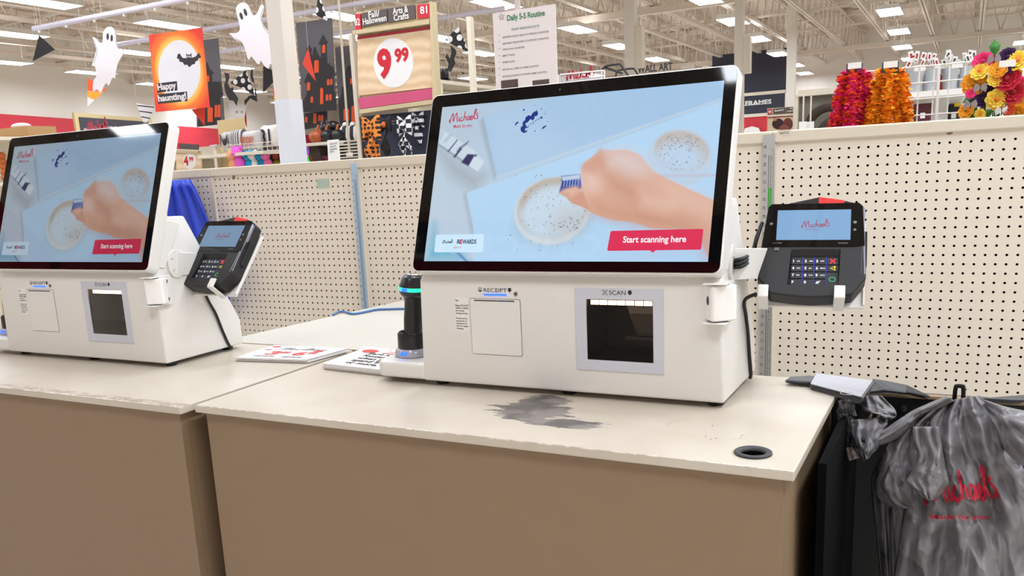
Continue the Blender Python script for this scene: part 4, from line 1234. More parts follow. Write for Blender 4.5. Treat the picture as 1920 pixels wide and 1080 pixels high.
# ================================================================== BAG RACK RIGHT OF THE COUNTER
YB = 1.668
def film_mat(name, rgb, scale=9.0):
    """thin creased plastic film: glossy, a little light comes through, sharp crumple lines"""
    m = mat(name, rgb, .30)
    nt = m.node_tree; L = nt.links; b = nt.nodes['Principled BSDF']
    tc = nt.nodes.new('ShaderNodeTexCoord'); nz = nt.nodes.new('ShaderNodeTexNoise'); nz.inputs['Scale'].default_value = scale; nz.inputs['Detail'].default_value = 3
    ad = nt.nodes.new('ShaderNodeVectorMath'); ad.operation = 'MULTIPLY_ADD'; ad.inputs[1].default_value = (.16, .16, .16)
    L.new(tc.outputs['Object'], nz.inputs['Vector']); L.new(nz.outputs['Color'], ad.inputs[0]); L.new(tc.outputs['Object'], ad.inputs[2])
    vo = nt.nodes.new('ShaderNodeTexVoronoi'); vo.feature = 'F1'; vo.inputs['Scale'].default_value = scale * 1.5
    mp = nt.nodes.new('ShaderNodeMapping'); mp.inputs['Scale'].default_value = (1.6, 1, .8); L.new(ad.outputs[0], mp.inputs[0]); L.new(mp.outputs[0], vo.inputs['Vector'])
    bp = nt.nodes.new('ShaderNodeBump'); bp.inputs['Strength'].default_value = .8; bp.inputs['Distance'].default_value = .018
    L.new(vo.outputs['Distance'], bp.inputs['Height']); L.new(bp.outputs['Normal'], b.inputs['Normal'])
    tr = nt.nodes.new('ShaderNodeBsdfTranslucent'); tr.inputs[0].default_value = lin(tuple(min(255, c + 30) for c in rgb))
    mx = nt.nodes.new('ShaderNodeMixShader'); mx.inputs[0].default_value = .22
    L.new(b.outputs[0], mx.inputs[1]); L.new(tr.outputs[0], mx.inputs[2]); L.new(mx.outputs[0], nt.nodes['Material Output'].inputs[0])
    return m
M_bag = film_mat('grey_bag_plastic', (136, 134, 136))
M_bag2 = film_mat('grey_bag_film', (124, 122, 125), 11.0)
M_rackb = mat('rack_black', (13, 13, 14), .5)
rk = thing('bag_rack', 'black bag rack with a brown top bar and wire hooks, right of the counter', 'bag rack', (0, YB, 0))
zt = at(1640, 737, Y=YB)[2]
MB().box(-.30, .62, 0, .02, .02, zt + .001).build('black_panel', M_rackb, rk)
MB().box(-.150, .62, -.010, .004, zt - .003, zt + .004).build('top_bar', mat('bar_brown', (150, 126, 98), .4), rk, bevel=.002)
MB().box(-.162, -.1505, -.42, .0, .02, zt + .0).build('side_panel', mat('rack_side', (6, 6, 6), .95, spec=.1), rk)
MB().box(-.150, .62, -.42, 0, .02, .05).build('base_shelf', M_rackb, rk)
q = at(1693, 766, Y=YB - .002)
MB().lathe([(.006, 0), (.006, .003), (.003, .004)], n=14).build('bolt_head', mat('bolt_dark', (52, 54, 52), .4), rk)
bo = [c for c in rk.children if c.name.startswith('bolt_head')][0]; bo.location = (q[0], -.0, q[2]); bo.rotation_euler = (math.pi / 2, 0, 0)
def hook(px, py, pxb, pyb, y0, y1):
    a = at(pxb, pyb, Y=y0); b = at(px, py, Y=y1)
    mb = MB()
    for s_ in (-.006, .006):
        mb.tube([np.array([a[0] + s_, 0, a[2]]) , np.array([a[0] + s_, y0 - YB, a[2]]), np.array([b[0] + s_, y1 - YB, b[2]])], .0035, 8)
    mb.tube([np.array([b[0] + .006 * math.cos(t), y1 - YB - .006 * math.sin(t), b[2]]) for t in [math.pi * k / 8 for k in range(9)]], .0035, 8)
    return mb.build('wire_hook', mat('hook_black', (24, 24, 26), .25, metal=.6), rk, smooth=True)
hook(1622, 824, 1640, 782, 1.57, 1.45)
mb = MB()                                              # looped hook standing up in the middle
ha, hb_ = at(1787, 752, Y=1.52), at(1808, 752, Y=1.52); ht = at(1798, 723, Y=1.52)[2]
mb.tube(catmull([(ha[0] + .002, -.148, ha[2] - .05), (ha[0] + .002, -.148, ht - .008), (ha[0] + .006, -.148, ht - .001), (hb_[0] - .006, -.148, ht - .001), (hb_[0] - .002, -.148, ht - .008), (hb_[0] - .002, -.148, ha[2] - .06), (hb_[0] - .004, -.01, ha[2] - .06)], 5), .0032, 8)
mb.build('loop_hook', mat('hook_black', (24, 24, 26), .25), rk, smooth=True)

def sheet(rows, y, folds, nu=46, nv=40, amp=.012, freq=7.0, seed=1, taper=None, bulge=.05):
    """hanging plastic film: rows of (left px, left py, right px, right py) measured down the film;
    returns MB, plus a function giving the point at (u, v)"""
    rr = random.Random(seed)
    ph = [rr.uniform(0, 6.28) for _ in range(6)]
    rows_c = catmull(rows, 8)
    rng = np.random.RandomState(seed)
    G1, G2 = rng.uniform(-1, 1, (9, 9)), rng.uniform(-1, 1, (15, 15))
    G3 = rng.uniform(-1, 1, (31, 31))
    def vn(G, u, v):
        n_ = G.shape[0] - 1; x, z = min(max(u, 0), .9999) * n_, min(max(v, 0), .9999) * n_; i, j = int(x), int(z); a, b = x - i, z - j
        return (G[j, i] * (1 - a) + G[j, i + 1] * a) * (1 - b) + (G[j + 1, i] * (1 - a) + G[j + 1, i + 1] * a) * b
    ys = y if hasattr(y, '__len__') else (y, y)
    def P(u, v, off=0.0):
        f = v * (len(rows_c) - 1); i = min(int(f), len(rows_c) - 2); t = f - i
        r = rows_c[i] * (1 - t) + rows_c[i + 1] * t
        px, py = r[0] + (r[2] - r[0]) * u, r[1] + (r[3] - r[1]) * u
        yy = ys[0] + (ys[1] - ys[0]) * v
        g = (amp * (.35 + .65 * math.exp(-2.2 * v)))
        d = g * (math.sin(freq * u * 6.28 + ph[0] + 1.5 * math.sin(v * 3 + ph[1])) + .55 * math.sin(freq * 1.9 * u * 6.28 + ph[2] + 2 * v) + .4 * math.sin(5 * v * 3 + 9 * u + ph[3]) * v)
        d *= .75
        d += amp * (1.4 * vn(G1, u, v) + .75 * abs(vn(G2, u, v)) + .12 * abs(vn(G3, u, v)) - .4) * min(1, .25 + 1.6 * v)
        yy += d - bulge * math.sin(math.pi * u) ** .7 * math.sin(math.pi * min(v, .75) / 1.5) + off
        return at(px, py, Y=yy)
    mb = MB()
    V = [P(a / nu, b / nv) for b in range(nv + 1) for a in range(nu + 1)]
    F = [(b * (nu + 1) + a, b * (nu + 1) + a + 1, (b + 1) * (nu + 1) + a + 1, (b + 1) * (nu + 1) + a) for b in range(nv) for a in range(nu)]
    mb.add(V, F)
    return mb, P
def film(mb, name, m, label=None, cat='plastic bag', group='grey plastic bags on the rack', parent=None, th=.0012):
    o = mb.build(name, m, parent, smooth=True)
    c = np.mean(np.array(mb.v), 0)
    if parent is None:
        o.data.transform(Matrix.Translation(Vector([-float(q) for q in c]))); o.location = Vector([float(q) for q in c])
        tag(o, label, cat, group)
    s_ = o.modifiers.new('film', 'SOLIDIFY'); s_.thickness = th; s_.offset = 0
    return o

# big bag in front, gathered on the loop hook
rows = [(1768, 752, 1836, 742), (1740, 772, 1856, 762), (1712, 800, 1880, 790), (1704, 850, 1905, 850), (1700, 900, 1930, 900), (1694, 960, 1965, 960), (1684, 1030, 1990, 1030), (1672, 1120, 2005, 1120), (1664, 1220, 2010, 1220)]
mb, PF = sheet(rows, (1.505, 1.46), None, amp=.017, freq=3.1, seed=4, nu=110, nv=110, bulge=.05)
fb = film(mb, 'shopping_bag', M_bag, 'grey plastic shopping bag in front with red script lettering, gathered on the loop hook')
loc = np.array(fb.location)
lm = MB()
def on_bag(u0, v0, du, dv, pts, w):
    """pen strokes wrapped on the film"""
    P_ = [np.array(p[:2], float) for p in pts]
    vs = []
    for i in range(len(P_)):
        d = P_[min(i + 1, len(P_) - 1)] - P_[max(i - 1, 0)]; d /= np.linalg.norm(d) + 1e-9
        nn = np.array([-d[1], d[0]]) * w / 2
        for q in (P_[i] + nn, P_[i] - nn): vs.append(PF(u0 + du * q[0], v0 + dv * q[1], -.0095) - loc)
    lm.add(vs, [(2 * i, 2 * i + 1, 2 * i + 3, 2 * i + 2) for i in range(len(P_) - 1)])
def find_uv(px, py):
    best = None
    for a in range(0, 61):
        for b in range(0, 61):
            p = PF(a / 60, b / 60); v_ = RM @ (p - CAM); x_, y_ = CPX + FPX * v_[0] / v_[2], CPY + FPX * v_[1] / v_[2]
            d = (x_ - px) ** 2 + (y_ - py) ** 2
            if best is None or d < best[0]: best = (d, a / 60, b / 60)
    return best[1:]
u0, v0 = find_uv(1732, 944); u1, v1 = find_uv(1876, 938); ut, vt = find_uv(1850, 882)
for st_i in LOGO: on_bag(u0, v0, (u1 - u0) / 340, -(v0 - vt) / 118, catmull(st_i, 6), 13)
u0, v0 = find_uv(1744, 976); u1, v1 = find_uv(1856, 972); utt, vtt = find_uv(1800, 962)
vs, fs = text_geo('Made by you', .03)
W_ = max(p[0] for p in vs)
lm.add([PF(u0 + (u1 - u0) * p[0] / W_, v0 + (v1 - v0) * p[0] / W_ - (v0 - vtt) * p[1] / .74, -.0095) - loc for p in vs], fs)
lm.build('printed_logo', mat('bag_red', (176, 26, 52), .45), fb, recalc=False)

# hole-punched tab hanging over the front of that bag
rows = [(1712, 800, 1760, 800), (1714, 830, 1764, 826), (1722, 858, 1768, 850), (1706, 886, 1774, 880), (1700, 905, 1778, 906), (1722, 924, 1764, 926), (1738, 938, 1750, 938)]
mb, _ = sheet(rows, (1.445, 1.425), None, amp=.008, freq=2.2, seed=9, nu=24, nv=30, bulge=.02)
film(mb, 'crumpled_bag', M_bag, 'crumpled translucent bag end dangling over the red lettering of the front bag', 'plastic bag')
# bag behind on the left
rows = [(1752, 770, 1790, 772), (1690, 800, 1740, 806), (1664, 840, 1726, 850), (1644, 870, 1722, 880), (1634, 900, 1718, 910), (1638, 960, 1712, 970), (1646, 1030, 1706, 1040), (1654, 1120, 1700, 1130), (1660, 1220, 1700, 1230)]
mb, _ = sheet(rows, (1.53, 1.52), None, amp=.010, freq=2.0, seed=12, nu=34, nv=44, bulge=.03)
film(mb, 'shopping_bag', film_mat('grey_bag_dark', (98, 96, 100)), 'darker grey plastic bag hanging behind the left side of the lettered bag')
rows = [(1700, 790, 1742, 790), (1668, 830, 1722, 836), (1648, 866, 1718, 872), (1640, 900, 1716, 905), (1646, 934, 1720, 940), (1668, 950, 1728, 956)]
mb, _ = sheet(rows, (1.492, 1.48), None, amp=.009, freq=1.6, seed=15, nu=30, nv=30, bulge=.04)
film(mb, 'shopping_bag', M_bag2, 'short grey plastic bag bunched between the rod hook and the lettered bag')
# sleeve stretched between rod hook and loop hook
rows = [(1628, 822, 1640, 836), (1648, 812, 1660, 832), (1672, 796, 1686, 820), (1696, 780, 1710, 802), (1712, 770, 1722, 786), (1738, 758, 1750, 772), (1776, 742, 1790, 752)]
mb, _ = sheet(rows, (1.462, 1.51), None, amp=.006, freq=1.3, seed=21, nu=16, nv=36, bulge=.03)
film(mb, 'crumpled_bag', M_bag, 'stretched shiny bag end running from the rod hook up to the loop hook', 'plastic bag')
# crumpled wads of handles on the rod hook
rows = [(1612, 742, 1652, 742), (1612, 758, 1676, 766), (1618, 770, 1680, 780), (1640, 772, 1668, 788), (1650, 776, 1660, 786)]
mb, _ = sheet(rows, (1.545, 1.52), None, amp=.010, freq=2.3, seed=31, nu=30, nv=24, bulge=.05)
film(mb, 'crumpled_bag', M_bag, 'crumpled grey bag end bunched over the top of the rod hook', 'plastic bag')
rows = [(1594, 788, 1662, 782), (1596, 800, 1664, 796), (1598, 816, 1652, 812), (1606, 838, 1648, 838), (1612, 850, 1634, 852), (1620, 866, 1630, 858)]
mb, _ = sheet(rows, (1.485, 1.46), None, amp=.010, freq=2.1, seed=33, nu=30, nv=24, bulge=.04)
film(mb, 'crumpled_bag', M_bag2, 'grey bag end hanging on the rod hook with torn ends below it', 'plastic bag')
# frayed bundle of bag edges left of the rod
fr = MB(); r_ = random.Random(8)
for k in range(46):
    px = r_.uniform(1572, 1600); py = r_.uniform(748, 770)
    pts = []
    for j in range(7):
        pts.append(at(px + j * r_.uniform(.5, 3.5) + r_.uniform(-2, 2), py + j * 14, Y=1.50 + r_.uniform(-.012, .012)))
    fr.tube(catmull(pts, 2), .0008, 4)
    w = r_.uniform(.003, .006)
    P_ = pts
    fr.add([p + np.array([s_ * w, 0, 0]) for p in P_ for s_ in (-.5, .5)], [(2 * i, 2 * i + 1, 2 * i + 3, 2 * i + 2) for i in range(6)])
o = fr.build('bag_edges', mat('bag_edge_dark', (66, 65, 68), .5))
tag(o, 'frayed dark bundle of plastic bag edges hanging beside the counter corner', 'bag edges', kind='stuff')
for i, rows in enumerate(([(1585, 840, 1596, 838), (1588, 852, 1606, 850), (1592, 864, 1612, 858)], [(1606, 832, 1620, 834), (1614, 848, 1634, 846), (1620, 866, 1632, 854)])):
    mb, _ = sheet(rows, (1.475, 1.47), None, amp=.004, freq=1.5, seed=40 + i, nu=10, nv=10, bulge=.01)
    film(mb, 'bag_scrap', mat('bag_pinkish', (158, 148, 146), .4), ('left', 'right')[i] + ' torn plastic bag end below the rod hook', 'bag scrap')
# rolled sleeve on the right
rows = [(1846, 750, 1852, 778), (1866, 757, 1862, 800), (1890, 764, 1880, 838), (1930, 772, 1910, 868), (1980, 780, 1960, 890)]
mb, _ = sheet(rows, (1.50, 1.44), None, amp=.010, freq=1.4, seed=50, nu=26, nv=36, bulge=.05)
film(mb, 'shopping_bag', M_bag, 'grey plastic bag stretched to the right edge of the photo with a rolled rim')

# flat bundle of folded bags on the corner of the counter
q = [at(px, py, Z=z) for px, py, z in ((1519.5, 727, .914), (1614, 752, .914), (1636, 717, .918), (1531, 703, .918))]
c = sum(q) / 4
fo = thing('bag_bundle', 'flat bundle of folded grey bags lying across the back corner of the counter', 'bag bundle', (c[0], c[1], .9103))
r_ = random.Random(2)
bl = MB()
for k in range(9):
    off = [np.array([r_.uniform(-.004, .004), r_.uniform(-.004, .004)]) for _ in range(4)]
    bl.prism([tuple((p - c)[:2] + d) for p, d in zip(q, off)], k * .0011, k * .0011 + .0008, 'Z')
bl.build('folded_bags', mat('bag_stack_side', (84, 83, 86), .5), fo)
tp = MB(); tp.prism([tuple((p - c)[:2]) for p in q], .0099, .0112, 'Z')
e_ = [p - c for p in q]
a_, b_ = e_[0] * .72 + e_[3] * .28, e_[1] * .72 + e_[2] * .28
tp.add([(*(a_[:2]), .0116), (*(b_[:2]), .0116), (*((b_ * .97 + e_[1] * .03)[:2]), .0116), (*((a_ * .97 + e_[0] * .03)[:2]), .0116)], [(0, 1, 2, 3)])
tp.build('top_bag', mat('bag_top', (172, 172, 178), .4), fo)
for side_ in (0, 1):
    lg = MB()
    if side_ == 0:
        edge = [at(px, py, Z=.913) for px, py in ((1530, 724), (1500, 722), (1474, 719), (1486, 713), (1516, 711), (1530, 712))]
    else:
        edge = [at(px, py, Z=z) for px, py, z in ((1632, 742, .905), (1655, 738, .90), (1700, 741, .895), (1742, 750, .892), (1700, 729, .90), (1660, 722, .905), (1636, 718, .915))]
    for k in range(6):
        r2 = [np.array(p) - np.array([c[0], c[1], .9103]) + np.array([r_.uniform(-.003, .003), r_.uniform(-.003, .003), .0012 * k + r_.uniform(0, .001)]) for p in edge]
        n_ = len(r2)
        lg.add([tuple(p) for p in r2] + [tuple(p + np.array([0, 0, .0006])) for p in r2], [tuple(range(n_)), tuple(range(n_, 2 * n_))] + [(i, (i + 1) % n_, n_ + (i + 1) % n_, n_ + i) for i in range(n_)])
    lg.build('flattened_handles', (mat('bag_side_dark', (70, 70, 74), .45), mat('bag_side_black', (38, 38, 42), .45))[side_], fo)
ar = MB(); ac = at(1588, 737, Z=.922) - c
ar.ring([(ac[0] + .0105 * math.cos(t), ac[1] + .0105 * math.sin(t)) for t in [math.pi * k / 12 for k in range(24)]], [(ac[0] + .0098 * math.cos(t), ac[1] + .0098 * math.sin(t)) for t in [math.pi * k / 12 for k in range(24)]], .0112, .0118, 'Z')
ar.build('punch_mark', mat('bag_top_light', (206, 206, 210), .4), fo)
# flattened bags continuing along the rack bar on the right
lay = [at(px, py, Z=z) for px, py, z in ((1838, 753, .888), (1900, 748, .886), (2000, 742, .886), (2000, 756, .886), (1900, 757, .886))]
c2 = sum(lay) / len(lay)
rr_ = MB()
for k in range(5):
    P_ = [p - c2 + np.array([r_.uniform(-.004, .004), 0, k * .0014]) for p in lay]; n_ = len(P_)
    rr_.add([tuple(p) for p in P_] + [tuple(p + np.array([0, 0, .0007])) for p in P_], [tuple(range(n_)), tuple(range(n_, 2 * n_))] + [(i, (i + 1) % n_, n_ + (i + 1) % n_, n_ + i) for i in range(n_)])
o = rr_.build('bag_bundle', mat('bag_side_dark', (70, 70, 74), .45)); o.location = Vector([float(v) for v in c2])
tag(o, 'dark flattened bags lying along the rack bar at the right edge of the photo', 'bag bundle')
# ================================================================== SEASONAL HANGINGS
M_orange = mat('print_orange', (238, 92, 42), .6)
M_grey = mat('print_grey', (96, 94, 98), .6)
M_char = mat('print_charcoal', (46, 43, 46), .6)
M_ghost = mat('foam_white', (222, 215, 216), .6)
M_thread = mat('hanging_thread', (210, 204, 198), .5)
def cz(k, ox, oy):                                      # points read off an enlargement
    return lambda pts: [(ox + x / k, oy + y / k) for x, y in pts]
def dotted(name, base, dot, scale, r):
    m = mat(name, base, .6)
    nt = m.node_tree; b = nt.nodes['Principled BSDF']
    tc = nt.nodes.new('ShaderNodeTexCoord'); vo = nt.nodes.new('ShaderNodeTexVoronoi'); vo.inputs['Scale'].default_value = scale; vo.inputs['Randomness'].default_value = .35
    sx_ = nt.nodes.new('ShaderNodeSeparateXYZ'); cx_ = nt.nodes.new('ShaderNodeCombineXYZ'); vo.voronoi_dimensions = '2D'
    nt.links.new(tc.outputs['Object'], sx_.inputs[0]); nt.links.new(sx_.outputs[0], cx_.inputs[0]); nt.links.new(sx_.outputs[2], cx_.inputs[1]); nt.links.new(cx_.outputs[0], vo.inputs['Vector'])
    lt = nt.nodes.new('ShaderNodeMath'); lt.operation = 'LESS_THAN'; lt.inputs[1].default_value = r
    nt.links.new(vo.outputs['Distance'], lt.inputs[0])
    mx = nt.nodes.new('ShaderNodeMix'); mx.data_type = 'RGBA'; mx.inputs[6].default_value = lin(base); mx.inputs[7].default_value = lin(dot)
    nt.links.new(lt.outputs[0], mx.inputs['Factor']); nt.links.new(mx.outputs[2], b.inputs['Base Color'])
    return m
def striped(name, a, c, scale, axis=2, rot=0.0, duty=.5):
    m = mat(name, a, .7)
    nt = m.node_tree; b = nt.nodes['Principled BSDF']
    tc = nt.nodes.new('ShaderNodeTexCoord'); mp = nt.nodes.new('ShaderNodeMapping'); mp.inputs['Rotation'].default_value = (0, rot, 0)
    sp = nt.nodes.new('ShaderNodeSeparateXYZ'); nt.links.new(tc.outputs['Object'], mp.inputs[0]); nt.links.new(mp.outputs[0], sp.inputs[0])
    mu = nt.nodes.new('ShaderNodeMath'); mu.operation = 'MULTIPLY'; mu.inputs[1].default_value = scale; nt.links.new(sp.outputs[axis], mu.inputs[0])
    fr = nt.nodes.new('ShaderNodeMath'); fr.operation = 'FRACT'; nt.links.new(mu.outputs[0], fr.inputs[0])
    lt = nt.nodes.new('ShaderNodeMath'); lt.operation = 'LESS_THAN'; lt.inputs[1].default_value = duty; nt.links.new(fr.outputs[0], lt.inputs[0])
    mx = nt.nodes.new('ShaderNodeMix'); mx.data_type = 'RGBA'; mx.inputs[6].default_value = lin(a); mx.inputs[7].default_value = lin(c)
    nt.links.new(lt.outputs[0], mx.inputs['Factor']); nt.links.new(mx.outputs[2], b.inputs['Base Color'])
    return m
def checked(name, a, c, scale):
    m = mat(name, a, .7)
    nt = m.node_tree; tc = nt.nodes.new('ShaderNodeTexCoord'); ch = nt.nodes.new('ShaderNodeTexChecker'); ch.inputs['Scale'].default_value = scale
    ch.inputs[1].default_value = lin(a); ch.inputs[2].default_value = lin(c)
    nt.links.new(tc.outputs['Object'], ch.inputs[0]); nt.links.new(ch.outputs[0], nt.nodes['Principled BSDF'].inputs['Base Color'])
    return m
def threads(b, o, tops, up):
    for px, py in tops:
        q = b.uv(px, py)
        MB().tube([(q[0], .004, q[1]), (q[0], .004, up - b.o[2])], .0022, 4).build('hanging_thread', M_thread, o)

def cutout(board, name, label, cat, outline, m, th=.012, tops=(), up=5.6, group=None, smooth_n=3):
    o = board.root(name, label, cat, group)
    P_ = [tuple(p) for p in catmull(board.poly(outline), smooth_n, True)] if smooth_n else board.poly(outline)
    MB().prism(P_, 0, th).build('board', m, o)
    threads(board, o, tops, up)
    return o
# ghosts
f = cz(4, 0, 0)
b = Board(198, 110, 10.1, .25)
o = cutout(b, 'ghost_cutout', 'small white ghost cutout hanging at the left, one arm raised', 'ghost decoration', f([(695, 275), (720, 290), (745, 318), (765, 320), (770, 290), (775, 240), (800, 205), (830, 200), (860, 225), (868, 280), (870, 330), (895, 372), (925, 370), (920, 410), (885, 470), (868, 540), (862, 588), (845, 580), (830, 610), (812, 645), (800, 620), (775, 650), (757, 695), (738, 680), (720, 670), (705, 688), (695, 660), (702, 600), (722, 575), (720, 530), (708, 495), (690, 495), (700, 455), (715, 400), (722, 370), (705, 320)]), M_ghost, tops=f([(735, 300)]), group='ghost cutouts', smooth_n=2)
for cx, cy in ((808, 274), (838, 286)):
    MB().prism(b.poly(f(ellipse(cx, cy, 9, 26, 14))), -.002, 0).build('eye', M_char, o)
ln = MB(); ln.ribbon(b.poly(f(catmull([(702, 300), (728, 380), (704, 470)], 5))), .004, (0, -.001, 0), (1, 0, 0), (0, 0, 1)); ln.build('outline', M_char, o)
f = cz(4.5, 260, 0)
b = Board(470, 70, 9.2, .2)
o = cutout(b, 'ghost_cutout', 'large white ghost cutout partly behind the white square column', 'ghost decoration', f([(820, 70), (845, 35), (880, 20), (915, 35), (935, 70), (965, 130), (1000, 110), (1020, 60), (1040, 38), (1057, 60), (1045, 120), (1035, 160), (1060, 230), (1110, 280), (1135, 330), (1140, 420), (1150, 520), (1120, 540), (1105, 545), (1095, 580), (1060, 555), (1030, 510), (1015, 545), (985, 520), (950, 475), (930, 505), (915, 480), (900, 420), (870, 360), (820, 340), (780, 305), (765, 280), (800, 280), (840, 270), (855, 230), (835, 150)]), M_ghost, tops=f([(890, 40), (1040, 60)]), group='ghost cutouts', smooth_n=2)
for cx, cy in ((866, 136), (901, 104)):
    MB().prism(b.poly(f([(cx + 13 * math.cos(t) + 8 * math.sin(t), cy + 31 * math.sin(t) - 0 * math.cos(t)) for t in [k * .45 for k in range(14)]])), -.002, 0).build('eye', M_char, o)
ln = MB(); ln.ribbon(b.poly(f(catmull([(1050, 70), (1032, 150), (1060, 240), (1108, 292)], 5))), .004, (0, -.001, 0), (1, 0, 0), (0, 0, 1))
ln2 = MB(); ln2.ribbon(b.poly(f(catmull([(775, 290), (800, 320), (860, 348), (890, 400)], 5))), .004, (0, -.001, 0), (1, 0, 0), (0, 0, 1))
ln.build('outline', M_char, o); ln2.build('outline', M_char, o)

# moon poster
b = Board(333, 131, 9.9, .4)
o = b.root('moon_poster', 'orange poster reading Happy haunting with a bat before a full moon', 'poster', 'hanging seasonal posters')
def glow_mat(c, rx, rz):
    m = mat('poster_orange', (226, 62, 46), .6)
    nt = m.node_tree
    tc = nt.nodes.new('ShaderNodeTexCoord'); mp = nt.nodes.new('ShaderNodeMapping'); mp.vector_type = 'TEXTURE'
    mp.inputs['Location'].default_value = (c[0], 0, c[1]); mp.inputs['Scale'].default_value = (rx, 1, rz)
    nt.links.new(tc.outputs['Object'], mp.inputs[0])
    ln_ = nt.nodes.new('ShaderNodeVectorMath'); ln_.operation = 'LENGTH'; nt.links.new(mp.outputs[0], ln_.inputs[0])
    cr = nt.nodes.new('ShaderNodeValToRGB'); e = cr.color_ramp.elements
    e[0].position = .5; e[0].color = lin((252, 196, 92)); e[1].position = .78; e[1].color = lin((228, 62, 46))
    x_ = cr.color_ramp.elements.new(.6); x_.color = lin((244, 124, 44))
    hf = nt.nodes.new('ShaderNodeMath'); hf.operation = 'MULTIPLY'; hf.inputs[1].default_value = .5; nt.links.new(ln_.outputs['Value'], hf.inputs[0])
    nt.links.new(hf.outputs[0], cr.inputs[0]); nt.links.new(cr.outputs[0], nt.nodes['Principled BSDF'].inputs['Base Color'])
    return m
mc = b.uv(*f([(343, 600)])[0]); mr = b.uv(*f([(520, 600)])[0]); mt = b.uv(*f([(343, 338)])[0])
MB().prism(b.poly(f([(85, 295), (535, 230), (600, 905), (143, 945)])), 0, .006).build('print_sheet', glow_mat(mc, mr[0] - mc[0], mt[1] - mc[1]), o)
MB().prism(b.poly(f(ellipse(343, 600, 178, 262, 40))), -.001, 0).build('moon', mat('moon_white', (226, 224, 228), .6, noise=.06, nscale=5), o)
bat = [(322, 492), (330, 458), (346, 450), (370, 488), (405, 492), (403, 470), (398, 450), (412, 462), (434, 460), (447, 448), (446, 470), (446, 488), (480, 478), (508, 444), (526, 478), (520, 490), (505, 488), (500, 512), (482, 515), (474, 540), (452, 545), (428, 568), (408, 545), (388, 550), (372, 526), (345, 520), (340, 498)]
bo_ = MB().prism(b.poly(f(bat)), -.002, -.001).build('bat', M_char, o)
for cx in (416, 434): MB().prism(b.poly(f(ellipse(cx, 478, 6, 9, 10))), -.003, -.002).build('eye', M_ghost, bo_)
for box_, word, p0, p1 in (([(150, 705), (323, 684), (328, 762), (158, 782)], 'Happy', (160, 762), (318, 742)), ([(158, 796), (408, 772), (413, 852), (165, 876)], 'haunting!', (166, 857), (404, 832))):
    w_ = MB().prism(b.poly(f(box_)), -.002, -.001).build('word_box', M_char, o)
    a_, c_ = (np.array(b.uv(*q)) for q in f([p0, p1])); d_ = c_ - a_; Lw = np.linalg.norm(d_); d_ /= Lw
    t_ = MB(); t_.text(word, (a_[0], -.003, a_[1]), (d_[0], 0, d_[1]), (-d_[1], 0, d_[0]), .095, bold=.04, fit=Lw); t_.build('word', M_ghost, w_, recalc=False)
threads(b, o, f([(90, 292), (528, 232)]), 5.6)

def castle(board, label, sheet_, sil, wins, tops, up, fn):
    o = board.root('castle_poster', label, 'poster', 'hanging seasonal posters')
    MB().prism(board.poly(fn(sheet_)), 0, .006).build('print_sheet', M_grey, o)
    c_ = MB().prism(board.poly(fn(sil)), -.0015, 0).build('castle', M_char, o)
    for (x0, y0, x1, y1, arch_) in wins:
        P_ = [(x0, y1), (x0, y0 + (8 if arch_ else 0)), ((x0 + x1) / 2, y0 - (4 if arch_ else 0)), (x1, y0 + (8 if arch_ else 0) - 2), (x1, y1 - 3)]
        w = MB().prism(board.poly(fn(P_)), -.003, -.0015).build('window', M_orange, c_)
    threads(board, o, fn(tops), up)
    return o
f3 = cz(4.5, 540, 0)
b = Board(596, 140, 10.2, .1)
castle(b, 'dark castle poster with orange windows hanging right of the white column', [(65, 195), (370, 150), (410, 930), (130, 950)],
       [(135, 948), (128, 850), (160, 795), (152, 700), (132, 700), (165, 620), (195, 596), (186, 440), (150, 430), (175, 375), (206, 420), (196, 440), (204, 480), (218, 400), (232, 395), (250, 450), (274, 490), (280, 470), (276, 375), (255, 378), (295, 290), (340, 362), (326, 372), (332, 530), (345, 545), (352, 525), (358, 555), (378, 556), (405, 640), (385, 640), (390, 770), (405, 790), (408, 928)],
       [(290, 378, 315, 448, 1), (222, 508, 260, 615, 1), (160, 695, 188, 765, 1), (330, 668, 351, 720, 1), (357, 665, 376, 717, 1), (192, 815, 213, 868, 1), (320, 797, 341, 850, 1), (348, 795, 368, 848, 1), (272, 742, 298, 880, 1)],
       [(80, 195), (360, 152)], 5.6, f3)
b = Board(586, 226, 10.5, .1)
castle(b, 'lower dark castle poster under the one right of the column', [(135, 955), (330, 930), (336, 1060), (140, 1095)], [(137, 957), (326, 936), (332, 1058), (142, 1090)],
       [(145, 985, 165, 1034, 1), (215, 958, 240, 1044, 0), (257, 970, 275, 1022, 1), (278, 970, 298, 1020, 1)], [(150, 955), (320, 935)], 5.6, f3)
b = Board(655, 165, 12.0, .1)
castle(b, 'grey castle poster farther back between the column and the price sign', [(395, 400), (610, 372), (620, 1085), (438, 1085)],
       [(440, 1084), (425, 860), (450, 800), (455, 730), (490, 725), (470, 660), (500, 560), (560, 548), (590, 650), (618, 860), (620, 1083)],
       [(525, 662, 543, 712, 0), (546, 660, 564, 710, 0), (470, 920, 515, 1018, 0), (536, 892, 582, 1038, 1)], [(400, 400), (600, 375)], 5.6, f3)
b = Board(402, 155, 11.3, .3)
castle(b, 'grey castle poster half hidden behind the orange moon poster', [(480, 345), (670, 322), (728, 1045), (490, 1072)],
       [(500, 1068), (520, 700), (560, 560), (578, 520), (600, 580), (638, 620), (618, 625), (622, 690), (690, 690), (716, 800), (690, 822), (692, 1050)],
       [(570, 640, 596, 690, 0), (582, 905, 626, 1030, 1), (642, 888, 664, 992, 0), (668, 885, 690, 990, 0)], [(560, 335), (660, 324)], 5.6, f)

